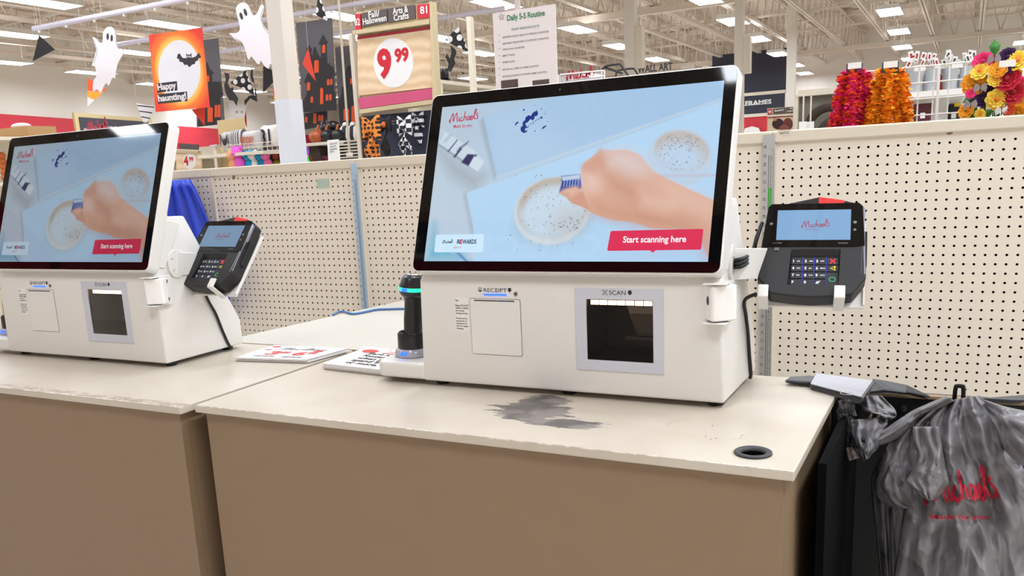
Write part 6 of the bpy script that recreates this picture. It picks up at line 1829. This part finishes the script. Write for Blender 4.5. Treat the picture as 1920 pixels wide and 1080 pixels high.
# ================================================================== NOTICE AND THINGS ABOVE THE BIG MONITOR
b = Board(985, 90, 3.0, 0)
o = b.root('checklist_notice', 'white notice headed Daily 5-S Routine standing above the big monitor', 'notice')
f = cz(4, 800, 0)
P_ = b.poly(f([(518, 78), (972, 48), (976, 640), (496, 668)]))
x0_, x1_ = (P_[0][0] + P_[3][0]) / 2, (P_[1][0] + P_[2][0]) / 2; zt_ = (P_[0][1] + P_[1][1]) / 2
sh = MB().box(x0_, x1_, 0, .003, zt_ - .33, zt_).build('sheet', mat('notice_paper', (236, 228, 226), .6), o)
t_ = MB()
def line(mb, body, p0, p1, s_, bold=.0, y=-.0012):
    a_, c_ = (np.array(b.uv(*q)) for q in f([p0, p1])); Lw = c_[0] - a_[0]
    mb.text(body, (a_[0], y, (a_[1] + c_[1]) / 2), (1, 0, 0), (0, 0, 1), s_, bold=bold, fit=Lw)
line(t_, 'Daily 5-S Routine', (602, 146), (886, 128), .026, .02); t_.build('heading', mat('notice_green', (28, 128, 78), .6), sh, recalc=False)
t_ = MB(); line(t_, 'FRONT END/CHECKOUTS', (638, 220), (846, 212), .0105, .012); t_.build('subheading', mat('notice_teal', (86, 138, 120), .6), sh, recalc=False)
t_ = MB(); bl_ = MB()
for body, y, x1p in (('REPLENISH PLASTIC BAGS TO OPENING CONDITION', 268, 916), ('REPLENISH TISSUE PAPER TO OPENING CONDITION', 316, 916), ('WIPE DOWN COUNTERS', 370, 736), ('EMPTY TRASH', 421, 662), ('SWEEP FLOOR', 470, 662), ('RETURN ALL ITEMS TO HOME LOCATION', 517, 840), ('RETURN GO-BACKS TO PROPER HOME LOCATION', 566, 902)):
    line(t_, body, (570, y + 3), (x1p, y - 8 * (x1p - 570) / 346), .0082, .015)
    c_ = b.uv(*f([(546, y - 4)])[0])
    star = []
    for k in range(10):
        r = .0030 if k % 2 == 0 else .0013; a = math.pi / 2 + k * math.pi / 5; star.append((c_[0] + r * math.cos(a), c_[1] + r * math.sin(a)))
    bl_.flat(star, -.0012)
t_.build('list_print', mat('notice_ink', (128, 120, 120), .6), sh, recalc=False); bl_.build('bullets', mat('notice_rust', (170, 128, 116), .6), sh, recalc=False)
c_ = b.uv(*f([(562, 126)])[0]); star = []
for k in range(10):
    r = .0125 if k % 2 == 0 else .0052; a = math.pi / 2 + k * math.pi / 5; star.append((c_[0] + r * math.cos(a), c_[1] + r * math.sin(a)))
s1 = MB().flat(star, -.0012).build('star_emblem', mat('star_silver', (120, 112, 116), .5), sh); s2 = MB().flat([(c_[0] + (x - c_[0]) * .72, c_[1] + (z - c_[1]) * .72) for x, z in star], -.0016).build('star_center', mat('star_light', (226, 206, 206), .5), sh)
for (xa, xb) in ((560, 684), (796, 918)):
    p0, p1 = b.uv(*f([(xa, 655)])[0]), b.uv(*f([(xb, 592)])[0])
    MB().box(p0[0], p1[0], -.0012, 0, p0[1] - .02, p1[1]).build('photo_print', mat('photo_brown', (86, 70, 66), .6, noise=.5, nscale=60), sh)
MB().box(x0_ + .058, x0_ + .085, .0031, .006, zt_ - .02, zt_ + .45).build('plastic_strip', mat('strip_grey', (190, 180, 170), .3, alpha=.8), o)
MB().box(x0_ + .085, x0_ + .104, .0031, .006, zt_ - .02, zt_ + .45).build('plastic_strip', mat('strip_light', (214, 206, 198), .3), o)
MB().box((x0_ + x1_) / 2 - .012, (x0_ + x1_) / 2 + .012, .004, .012, TOPZ - float(b.o[2]) + .0005, zt_ - .1).build('stand', M_cream, o)

# shelf with a black hat right of the price sign
b = Board(826, 149, 8.6, 0)
o = b.root('store_shelf', 'cream shelf run going away between the price sign and the notice', 'shelf', 'store shelving')
MB().box(-.75, .0, -.02, 4.2, -.035, 0).build('shelf_board', M_cream, o); MB().box(-.75, -.02, 0, 4.2, -.34, -.31).build('shelf_board', M_cream, o)
MB().box(-.40, -.36, 0, 4.2, -b.o[2], -.04).build('back_panel', M_cream, o); MB().box(-.75, 0, 0, 4.2, -b.o[2], -b.o[2] + .16).build('base_deck', M_cream, o)
for yy in (0, 1.4, 2.8): MB().box(-.06, -.01, yy, yy + .05, -b.o[2] + .16, -.036).build('upright', M_cream, o)
zt_ = float(b.o[2])
q = Board(824, 146, 8.75, 0); o = thing('top_hat', 'black top hat on the shelf right of the price sign', 'hat', (q.o[0], q.o[1] + .1, zt_ + .0005))
MB().lathe([(.075, 0), (.075, .006)], n=24).build('brim', M_black, o); MB().lathe([(.046, .006), (.043, .07), (.050, .118), (.046, .121)], n=24).build('crown', M_black, o, smooth=True)
q = Board(856, 146, 10.4, 0); o = thing('goblet', 'small black goblet beside the top hat', 'goblet', (b.o[0] - .16, q.o[1], zt_ + .0005))
MB().lathe([(.022, 0), (.006, .008), (.006, .022), (.022, .045), (.034, .066), (.034, .07)], n=20).build('cup', M_black, o, smooth=True)

# clear sign on a white wire frame, black bent tubes, far lettering
b = Board(1092, 148, 4.6, 0)
o = b.root('wire_sign_frame', 'white wire frame with a clear sign in red script above the big monitor', 'sign frame')
fk = cz(8, 1000, 80)
for pts in ([(400, 640), (405, 480), (1055, 418), (1070, 430), (1062, 640)], [(372, 640), (380, 480)], [(1020, 640), (1028, 428)]):
    MB().tube([(p[0], 0, p[1]) for p in b.poly(fk(pts))], .004, 6).build('wire', M_white, o)
cl = mat('acrylic_clear', (236, 236, 240), .1, alpha=.35)
MB().prism(b.poly(fk([(415, 490), (1020, 432), (1018, 640), (412, 640)])), .004, .007).build('clear_panel', cl, o)
t_ = MB(); p = b.uv(*fk([(490, 570)])[0]); p1 = b.uv(*fk([(910, 530)])[0]); logo(t_, (p[0], .002, p[1]), (1, 0, .0), (0, 0, 1), p1[0] - p[0], pen=16); t_.build('red_script', mat('holder_red', (206, 60, 70), .5), o, recalc=False)
MB().tube([(b.uv(1092, 158)[0], .01, b.uv(1092, 158)[1]), (b.uv(1092, 158)[0], .01, -b.o[2])], .01, 6).build('pole', M_steel, o)
for k, (pts, lab) in enumerate((([(1020, 420), (1075, 360), (1120, 345), (1270, 325), (1310, 335), (1420, 490)], 'upper bent black tube rack above the big monitor'), ([(1238, 500), (1250, 450), (1290, 412), (1480, 388), (1520, 405), (1560, 470)], 'lower bent black tube rack above the big monitor'))):
    b = Board(1155, 135, 5.0 + .3 * k, 0)
    o = b.root('tube_rack', lab, 'rack', 'bent black tube racks'); P_ = b.poly(fk(pts))
    MB().tube([(P_[0][0], 0, -b.o[2])] + [tuple(p) for p in catmull([(p[0], 0, p[1]) for p in P_], 4)] + [(P_[-1][0], 0, -b.o[2])], .006, 8).build('tube', mat('tube_black', (44, 43, 42), .5), o, smooth=True)
    if k == 0:
        a_, c_ = b.poly(fk([(1080, 372), (1245, 440)])); MB().tube([(a_[0], 0, a_[1]), (c_[0], .1, c_[1])], .007, 8).build('tube', mat('tube_black', (44, 43, 42), .5), o)
b = Board(1230, 133, 24.0, 0); o = b.root('department_sign', 'far sign with dark lettering just above the big monitor', 'sign')
t_ = MB(); p = b.uv(1196, 137); p1 = b.uv(1262, 134)
MB().box(p[0] - .1, p1[0] + .8, .01, .05, p[1] - .5, p[1] - .01).build('panel', mat('panel_beige', (196, 186, 170), .7), o)
t_.text('WALL ART', (p[0], -.01, p[1]), (1, 0, 0), (0, 0, 1), .26, bold=.03, fit=p1[0] - p[0]); t_.build('lettering', mat('letters_slate', (62, 60, 60), .6), o, recalc=False)
MB().box(p[0] + .5, p[0] + .6, .05, .1, -b.o[2], p[1]).build('post', M_cream, o)

# ================================================================== BEHIND THE RIGHT BOARDS
b = Board(1462, 222, 12.0, 0)
o = b.root('aisle_sign', 'aisle sign for Baskets with a picture of brown baskets, under the FRAMES sign', 'aisle sign')
g7 = cz(8.727, 1380, 150)
def s7(name, pts, d0, d1, m, par): return MB().prism(b.poly(g7(pts)), d0, d1).build(name, m, par)
s7('backing', [(508, 462), (1000, 430), (1000, 860), (505, 860)], .01, .04, M_tan, o)
s7('number_tab', [(518, 478), (582, 472), (584, 560), (520, 566)], -.002, .01, M_cr, o)
h1 = s7('header_panel', [(608, 470), (806, 452), (808, 545), (612, 558)], -.002, .01, M_hdr, o); h2 = s7('header_panel', [(820, 450), (940, 442), (940, 535), (822, 545)], -.002, .01, M_hdr, o)
t_ = MB(); a_, c_ = (b.uv(*q) for q in g7([(630, 520), (780, 508)])); t_.text('Baskets', (a_[0], -.004, a_[1]), (1, 0, .08), (0, 0, 1), .036, bold=.02, fit=c_[0] - a_[0])
a_, c_ = (b.uv(*q) for q in g7([(842, 482), (930, 474)])); t_.text('Home', (a_[0] + .03, -.004, a_[1]), (1, 0, .08), (0, 0, 1), .030, bold=.02)
a_, c_ = (b.uv(*q) for q in g7([(838, 526), (940, 514)])); t_.text('Accents', (a_[0], -.004, a_[1]), (1, 0, .08), (0, 0, 1), .030, bold=.02, fit=c_[0] - a_[0])
a_, c_ = (b.uv(*q) for q in g7([(530, 545), (574, 540)])); t_.text('90', (a_[0], -.004, a_[1]), (1, 0, .06), (0, 0, 1), .05, bold=.03, fit=c_[0] - a_[0])
t_.build('sign_words', M_white, o, recalc=False)
s7('ledge', [(520, 580), (940, 552), (940, 580), (522, 606)], -.04, .01, M_cream, o); s7('red_strip', [(520, 606), (935, 580), (935, 594), (520, 622)], -.004, .01, mat('strip_maroon', (166, 28, 44), .5), o)
pc_ = s7('picture', [(522, 622), (935, 596), (935, 860), (515, 860)], 0, .01, mat('picture_cream', (226, 200, 170), .6), o)
for k, (cx, cy, rx, ry, c) in enumerate(((690, 720, 100, 90, (58, 36, 32)), (850, 720, 80, 100, (110, 54, 44)), (790, 790, 80, 60, (140, 78, 66)), (640, 640, 30, 30, (196, 140, 120)))):
    s7('printed_basket', ellipse(cx, cy, rx, ry, 20), -.002 - .0005 * k, -.0005 * k, mat('print_basket_%d' % k, c, .7, noise=.2, nscale=12), pc_)
p_ = b.uv(*g7([(940, 440)])[0]); MB().box(p_[0], p_[0] + .05, -.02, .05, -b.o[2], p_[1]).build('post', M_cream, o)
# dark mesh shelf behind the garlands
o, b, w = shelf_unit(1497, 1700, 258, 9.0, 'store shelf with grey mesh back beside the Baskets sign', levels=(-.1,), depth=.4, backh=.42, back=mat('mesh_olive', (122, 116, 104), .7, noise=.2, nscale=60))
zt_ = float(b.o[2])
MB().box(0, w, -.1, .03, .40, .46).build('top_rail', M_cream, o)
for k, (cx, cy, r, lab) in enumerate(((1555, 240, .20, 'dark brown wreath ring leaning on the mesh shelf'), (1566, 252, .13, 'smaller brown wreath ring in front of the larger one'))):
    q = Board(cx, cy, 8.6 - .2 * k, 0); o = q.root('wreath_ring', lab, 'wreath', 'brown wreath rings')
    MB().tube([(r * math.cos(t), 0, r * math.sin(t)) for t in [2 * math.pi * i / 32 for i in range(32)]], .045, 10, closed=True).build('ring', mat('wreath_brown', (62, 50, 42), .9, noise=.2, nscale=50), o, smooth=True)
    MB().box(r * .30, r * .30 + .09, -.055, -.05, r * .72, r * .72 + .07).build('price_tag', M_white, o)
for k, (px, lab) in enumerate(((1505, 'tagged item left on the mesh shelf'), (1519, 'second tagged item on the mesh shelf'))):
    q = Board(px, 240, 8.5, 0); o = q.root('tagged_bundle', lab, 'craft item', 'tagged items on the mesh shelf')
    MB().box(-.035, .035, -.004, 0, -.08, .06).build('price_tag', M_white, o)
    MB().tube([(0, .01, .3), (0, .01, -.1)], .008, 6).build('stick', M_steel, o); MB().box(-.04, .04, -.01, .03, -.2, -.1).build('pack', mat('pack_maroon', (120, 30, 46), .6), o)

# grid panel with garlands, right behind the pegboard
YG = 3.12
ga, gb = at(1588, 138, Y=YG), at(1830, 115, Y=YG); gz0 = TOPZ - .02
o = thing('grid_panel', 'white wire grid panel behind the right pegboard, holding the garlands', 'wire grid', (ga[0], YG, gz0))
W_, H_ = gb[0] - ga[0] + .22, gb[2] - gz0
for k in range(5): MB().tube([(0, 0, H_ * k / 4), (W_, 0, H_ * k / 4)], .0022, 6).build('wire', M_white, o)
nx_ = int(W_ / .0385)
for k in range(nx_ + 1): MB().tube([(W_ * k / nx_, .0044, 0), (W_ * k / nx_, .0044, H_)], .0022, 6).build('wire', M_white, o)
xv = at(1757, 200, Y=YG)[0] - ga[0]
MB().box(xv - .004, xv + .004, -.004, .004, -.4, H_).build('upright', M_white, o)
MB().box(0, W_, -.01, .01, -1.36 + .0, -.9).build('foot_panel', M_cream, o)

def garland(px0, px1, pyt, pyb, colors, label, seed, zy):
    """bunch of four strings of ruffled paper flowers hung on one hook"""
    a, c = at(px0, pyb, Y=zy), at(px1, pyb, Y=zy); t = at((px0 + px1) / 2, pyt, Y=zy)
    o = thing('flower_garland', label, 'garland', (float(t[0]), zy, float(t[2])), group='marigold garlands')
    r_ = random.Random(seed); W = c[0] - a[0]; H = t[2] - a[2] + .03
    ms = [mat('petal_%d_%d_%d' % q, q, .7) for q in colors]
    for s_ in range(5):
        mb = MB()
        u = (s_ - 2) / 2
        n_ = 13
        core = [(u * W * .40 * (.48 + .52 * (k / 12) ** .8), -.012 * math.cos(u * 2.2) + .012 * (s_ % 2) + .004, -H * k / 12) for k in range(13)]
        mb.tube(core, W * .085, 8, 0)
        for k in range(n_):
            v = k / (n_ - 1)
            cx = u * W * .40 * (.48 + .52 * v ** .8); cy = -.012 * math.cos(u * 2.2) + .012 * (s_ % 2); cz_ = -H * v
            for p in range(22):
                th, ph = r_.uniform(0, 6.28), r_.uniform(-1.0, 1.0)
                d = np.array([math.cos(th) * math.cos(ph), math.sin(th) * math.cos(ph), math.sin(ph) * .8])
                b_ = np.cross(d, [0, 0, 1.0]); b_ /= np.linalg.norm(b_) + 1e-6; e = np.cross(b_, d)
                R_ = W * .155; w_ = R_ * .42
                c0 = np.array([cx, cy, cz_]) + d * R_ * .25; c1 = np.array([cx, cy, cz_]) + d * R_ * r_.uniform(.85, 1.15)
                mi = (k + (1 if p % 6 == 0 else 0)) % 2 if len(ms) == 2 else r_.randrange(len(ms))
                tw = r_.uniform(-.5, .5)
                mb.add([c0 - b_ * w_ * .3, c0 + b_ * w_ * .3, c1 + (b_ + e * tw) * w_, c1 + e * w_ * .35 + d * w_ * .25, c1 - (b_ + e * tw) * w_], [(0, 1, 2, 3, 4)], mi)
        mb.build('flower_string', ms, o, recalc=False)
    MB().box(-.022, .022, -.012, .012, -.0, .032).build('hanger_card', mat('card_dark', (52, 50, 52), .5, noise=.4, nscale=90), o)
    pq = at((px0 + px1) / 2 + 2, pyt - 16, Y=zy) - t
    MB().tube([(0, YG - zy, .015), (0, .0, .015), (pq[0], -.02, pq[2])], .0016, 5).build('peg_hook', M_steel, o)
    MB().box(pq[0] - .019, pq[0] + .019, -.024, -.022, pq[2] - .009, pq[2] + .009).build('label_plate', M_white, o)
    return o
garland(1556, 1648, 140, 236, [(240, 44, 130), (252, 104, 34)], 'pink and orange flower garland hanging left on the grid', 1, 3.0)
garland(1622, 1716, 138, 238, [(255, 184, 34), (252, 132, 22), (255, 164, 28)], 'yellow orange flower garland hanging right of the pink one', 2, 2.98)

# buckets of tagged goods on a shelf farther back
sb, bb, ws = shelf_unit(1690, 1860, 178, 5.0, 'white shelf with grey metal buckets behind the grid', levels=(0, -.22), depth=.2, backh=-.02, m=M_white)
zt_ = float(bb.o[2])
M_zinc = mat('bucket_zinc', (178, 182, 186), .45, metal=.25)
r_ = random.Random(11)
for k, (px, lab) in enumerate(((1714, 'leftmost grey metal bucket full of red tagged picks'), (1742, 'second grey metal bucket from the left, red picks'), (1779, 'third grey metal bucket, white tagged picks'), (1807, 'grey metal bucket nearest the big flowers'))):
    q = Board(px, 178, 4.9, 0)
    o = thing('metal_bucket', lab, 'bucket', (q.o[0], q.o[1], zt_ + .0005), group='grey metal buckets')
    MB().lathe([(.034, 0), (.046, .118), (.049, .122), (.046, .124), (.043, .116), (.032, .004), (.001, .004)], n=26, capped=False).build('pail', M_zinc, o, smooth=True)
    MB().tube([(.047 * math.cos(t), -.01 - .02 * math.sin(t), .11 + .0 - .035 * math.sin(t)) for t in [math.pi * i / 10 for i in range(11)]], .002, 5).build('handle', M_steel, o)
    for j in range(7):
        a_ = r_.uniform(0, 6.28); rr2 = r_.uniform(.005, .03); x_, y_ = rr2 * math.cos(a_), rr2 * math.sin(a_); tl = (r_.uniform(-.02, .02), r_.uniform(-.02, .01), r_.uniform(.14, .19))
        pk = thing('craft_pick', ('red', 'white')[k // 2] + ' tagged craft pick standing in the ' + lab.split(' full')[0].split(',')[0], 'craft pick', (q.o[0] + x_, q.o[1] + y_, zt_ + .01), group='craft picks in the buckets')
        MB().tube([(0, 0, 0), tl], .002, 5).build('stick', M_steel, pk)
        w_ = r_.uniform(.009, .013); h_ = r_.uniform(.016, .026); c_ = r_.uniform(-.5, .5); u_ = (math.cos(c_) * w_, .3 * w_, math.sin(c_) * w_); v_ = (-math.sin(c_) * h_, 0, math.cos(c_) * h_)
        tg = MB().obox(tl, u_, (0, .0008, 0), v_).build('tag', M_white, pk)
        MB().obox((tl[0], tl[1] - .0012, tl[2]), tuple(z * .45 for z in u_), (0, .0006, 0), tuple(z * .5 for z in v_)).build('tag_print', mat('pick_red', (166, 36, 46), .6) if k < 2 else mat('pick_dark', (70, 62, 62), .6), tg)
for k, px in enumerate((1727, 1797)):
    q = Board(px, 129 if k == 0 else 122, 4.72, 0)
    o = q.root('price_plate', ('left', 'right')[k] + ' blank white price plate in front of the buckets', 'price plate'); p0 = q.uv(px - 13, 134 if k == 0 else 128); p1 = q.uv(px + 9, 121 if k == 0 else 114)
    MB().box(p0[0], p1[0], -.002, 0, p0[1], p1[1]).build('plate', M_white, o); MB().tube([(0, .0, p0[1]), (.01, .3, p0[1] - .05)], .002, 5).build('peg_hook', M_steel, o)
q = Board(1757, 178, 5.0, 0); o = thing('red_pail', 'red fabric bin between the metal buckets', 'bin', (q.o[0], q.o[1] - .06, zt_ + .0005))
MB().prism([(-.055, 0), (.055, 0), (.042, .10), (-.042, .10)], -.03, .03).build('body', mat('bin_crimson', (176, 36, 48), .7), o); MB().prism([(-.042, .10), (.042, .10), (.034, .14), (-.034, .14)], -.025, .025).build('lid', M_cream, o)
for k, (px, c, lab) in enumerate(((1730, (84, 26, 34), 'dark maroon tagged packs under the buckets'), (1788, (28, 30, 36), 'black striped pack with a yellow top under the buckets'))):
    q = Board(px, 222, 4.9, 0); o = q.root('craft_pack', lab, 'craft pack', 'packs under the bucket shelf')
    MB().box(-.05 if k == 0 else -.03, .05 if k == 0 else .03, -.02, .02, -.03, .08).build('pack', mat('pack_%d' % k, c, .6, noise=.4, nscale=40), o, bevel=.01)
    if k == 1: MB().box(.0, .03, -.022, .022, .062, .082).build('yellow_top', mat('pack_yellow', (226, 196, 30), .5), o)
    MB().box(-.012, .012, -.023, -.02, .0, .03).build('tag', M_white, o)

# big artificial flowers at the right edge
YF = 2.98
def petals(mb, c, R_, n, m_i, tilt, r_, layers=2):
    nrm = np.array([r_.uniform(-.5, .3), -1, r_.uniform(-.15, .5)]); nrm /= np.linalg.norm(nrm)
    a = np.cross(nrm, [0, 0, 1.0]); a /= np.linalg.norm(a); b_ = np.cross(a, nrm)
    for L in range(layers):
        rr2 = R_ * (1 - .27 * L)
        for k in range(n - L):
            t = 2 * math.pi * (k + .5 * L) / (n - L); d = a * math.cos(t) + b_ * math.sin(t); s_ = -a * math.sin(t) + b_ * math.cos(t)
            lift = nrm * rr2 * (.12 + .32 * L)
            q0 = c + d * rr2 * .1 + nrm * L * .003
            w = rr2 * .34
            V = [q0, c + d * rr2 * .5 + s_ * w + lift * .5, c + d * rr2 * .88 + s_ * w * .75 + lift, c + d * rr2 + lift * .9, c + d * rr2 * .88 - s_ * w * .75 + lift, c + d * rr2 * .5 - s_ * w + lift * .5, c + d * rr2 * .55 + lift * .35]
            mb.add(V, [(0, 1, 6), (1, 2, 6), (2, 3, 6), (3, 4, 6), (4, 5, 6), (5, 0, 6)], m_i)
    return nrm
def flower(px, py, rp, col, label, seed, n=9, layers=3, heart=None):
    r_ = random.Random(seed)
    c = at(px, py, Y=YF - .03 - r_.uniform(0, .03)); R_ = rp * 3.0 / FPX
    o = thing('silk_flower', label, 'artificial flower', c, group='artificial flowers')
    mb = MB(); nr = petals(mb, np.zeros(3), R_, n, 0, 0, r_, layers)
    q = mb.build('petals', mat('silk_%d_%d_%d' % col, col, .7, noise=.08, nscale=60), o, recalc=False)
    k = MB(); k.ball(nr * R_ * .22, R_ * .22, R_ * .22, R_ * .22, 10, 6); k.build('flower_heart', mat('silk_heart_%d_%d_%d' % (heart or col), heart or tuple(int(z * .75) for z in col), .8), o, smooth=True)
    MB().tube([(0, .0, 0), (0.01, .05, -.05), (.01, .08, -.16)], .003, 6).build('stem', mat('leaf_green', (62, 116, 58), .7), o)
    return o
YEL, AMB, RED, PNK, PUR = (246, 212, 76), (246, 168, 34), (186, 18, 42), (226, 44, 112), (58, 22, 78)
for i, (px, py, rp, col, lab) in enumerate((
        (1844, 117, 17, PNK, 'hot pink flower at the top left of the bouquet'), (1838, 134, 15, YEL, 'yellow flower above the large amber one'), (1826, 157, 19, AMB, 'large amber flower on the left side of the bouquet'),
        (1872, 130, 14, AMB, 'amber flower behind the white label plate'), (1866, 150, 12, YEL, 'small yellow flower in the middle of the bouquet'), (1889, 149, 20, RED, 'dark red flower in the middle of the bouquet'),
        (1868, 186, 17, YEL, 'yellow flower with an orange heart low in the bouquet'), (1843, 187, 14, PUR, 'dark purple flower low on the left'), (1862, 166, 11, PUR, 'small dark purple flower in the centre'),
        (1890, 108, 15, PUR, 'dark purple flower at the top right'), (1889, 128, 10, PUR, 'small purple flower under the top right one'), (1909, 114, 17, YEL, 'yellow flower at the upper right edge'),
        (1899, 174, 19, RED, 'bright red flower at the lower right'), (1916, 160, 15, PNK, 'pink flower at the right edge'), (1812, 208, 13, AMB, 'amber flower drooping at the lower left'), (1838, 214, 9, YEL, 'small yellow flower behind the top rail'),
        (1820, 176, 8, PNK, 'small pink bud flower under the large amber one'), (1914, 196, 12, YEL, 'small yellow flower low at the right edge'), (1910, 212, 15, AMB, 'orange flower low at the right edge'), (1892, 206, 10, (206, 70, 30), 'small rust flower behind the top rail'), (1903, 140, 11, AMB, 'orange flower right of the dark red one'))):
    flower(px, py, rp, col, 'silk ' + lab, 100 + i, n=9 if col != PUR else 12, heart=(226, 120, 40) if col == YEL else None)
def leaf(mb, c, d, L, w):
    d = np.array(d, float); d /= np.linalg.norm(d); s_ = np.cross(d, [0, -1, .2]); s_ /= np.linalg.norm(s_)
    c = np.array(c, float); up = np.array([0, -.12 * L, 0])
    V = [c, c + d * L * .3 + s_ * w * .8, c + d * L * .6 + s_ * w, c + d * L, c + d * L * .6 - s_ * w, c + d * L * .3 - s_ * w * .8, c + d * L * .5 + up]
    mb.add(V, [(0, 1, 6), (1, 2, 6), (2, 3, 6), (3, 4, 6), (4, 5, 6), (5, 0, 6)])
for i, (px, py, dx, dz, L, lab) in enumerate(((1866, 104, -.1, 1, 24, 'tall green leaf on top of the bouquet'), (1872, 108, 1, .5, 26, 'long green leaf pointing right at the top'), (1862, 108, -1, .25, 22, 'green leaf pointing left at the top'),
        (1852, 128, 1, .8, 20, 'green leaf behind the amber flower'), (1848, 150, .6, -.2, 20, 'green leaf in the middle left'), (1850, 170, 1, -.4, 20, 'green leaf below the centre'), (1880, 165, 1, .3, 18, 'pale green leaf right of the centre'),
        (1830, 182, -1, -.4, 20, 'green leaf at the lower left'), (1886, 190, .8, -.7, 20, 'green leaf at the lower right'), (1826, 200, -.2, -1, 22, 'dark green leaf behind the top rail'), (1904, 128, -.2, -1, 18, 'green leaf under the upper right yellow flower'),
        (1862, 205, -.8, -.6, 20, 'green leaf low in the middle'), (1904, 190, .9, .4, 18, 'green leaf at the right edge'))):
    c = at(px, py, Y=YF - .01); o = thing('silk_leaf', lab, 'artificial leaf', c, group='artificial leaves')
    mb = MB(); leaf(mb, (0, 0, 0), (dx, -.1, dz), L * 3.0 / FPX, L * .32 * 3.0 / FPX); q = mb.build('blade', mat('silk_green_%d' % (i % 3), [(70, 146, 64), (56, 120, 56), (94, 166, 84)][i % 3], .6), o, recalc=False)
    MB().tube([(0, 0, 0), (0, .05, -.06)], .0016, 5).build('stalk', mat('leaf_green', (62, 116, 58), .7), o)
for i, (px, py, lab) in enumerate(((1838, 165, 'grey patterned butterfly pick on the left of the bouquet'), (1864, 111, 'grey patterned butterfly pick at the top of the bouquet'), (1878, 208, 'white butterfly pick low in the bouquet'), (1820, 196, 'dark grey butterfly pick at the lower left'))):
    c = at(px, py, Y=YF - .06); o = thing('butterfly_pick', lab, 'butterfly decoration', c, group='butterfly picks'); m_ = mat('butterfly_%d' % (i == 2), (226, 222, 216) if i == 2 else (146, 134, 134), .7, noise=.5, nscale=120)
    for s_ in (-1, 1): MB().prism([(0, -.002), (s_ * .014, -.012), (s_ * .017, 0), (s_ * .012, .014), (0, .004)], -.001, .001).build('wing', m_, o)
    MB().tube([(0, 0, -.012), (0, 0, .012)], .0015, 5).build('body', M_char, o)
c = at(1889, 119, Y=YF - .10); o = thing('price_plate', 'blank white price plate in front of the big flowers', 'price plate', c)
MB().box(-.0195, .0195, -.001, .001, -.0085, .0085).build('plate', M_white, o); MB().tube([(0, .001, -.006), (0, .08, -.02)], .0016, 5).build('peg_hook', M_steel, o)
vs_ = at(1870, 222, Y=YF + .05); o = thing('flower_vase', 'flower bin hidden behind the top rail, holding the big flowers', 'flower bin', (vs_[0], YF + .05, TOPZ - .42))
MB().lathe([(.08, 0), (.11, .36), (.105, .36), (.075, .01)], n=24, capped=False).build('bin', mat('bin_grey', (120, 118, 116), .6), o)
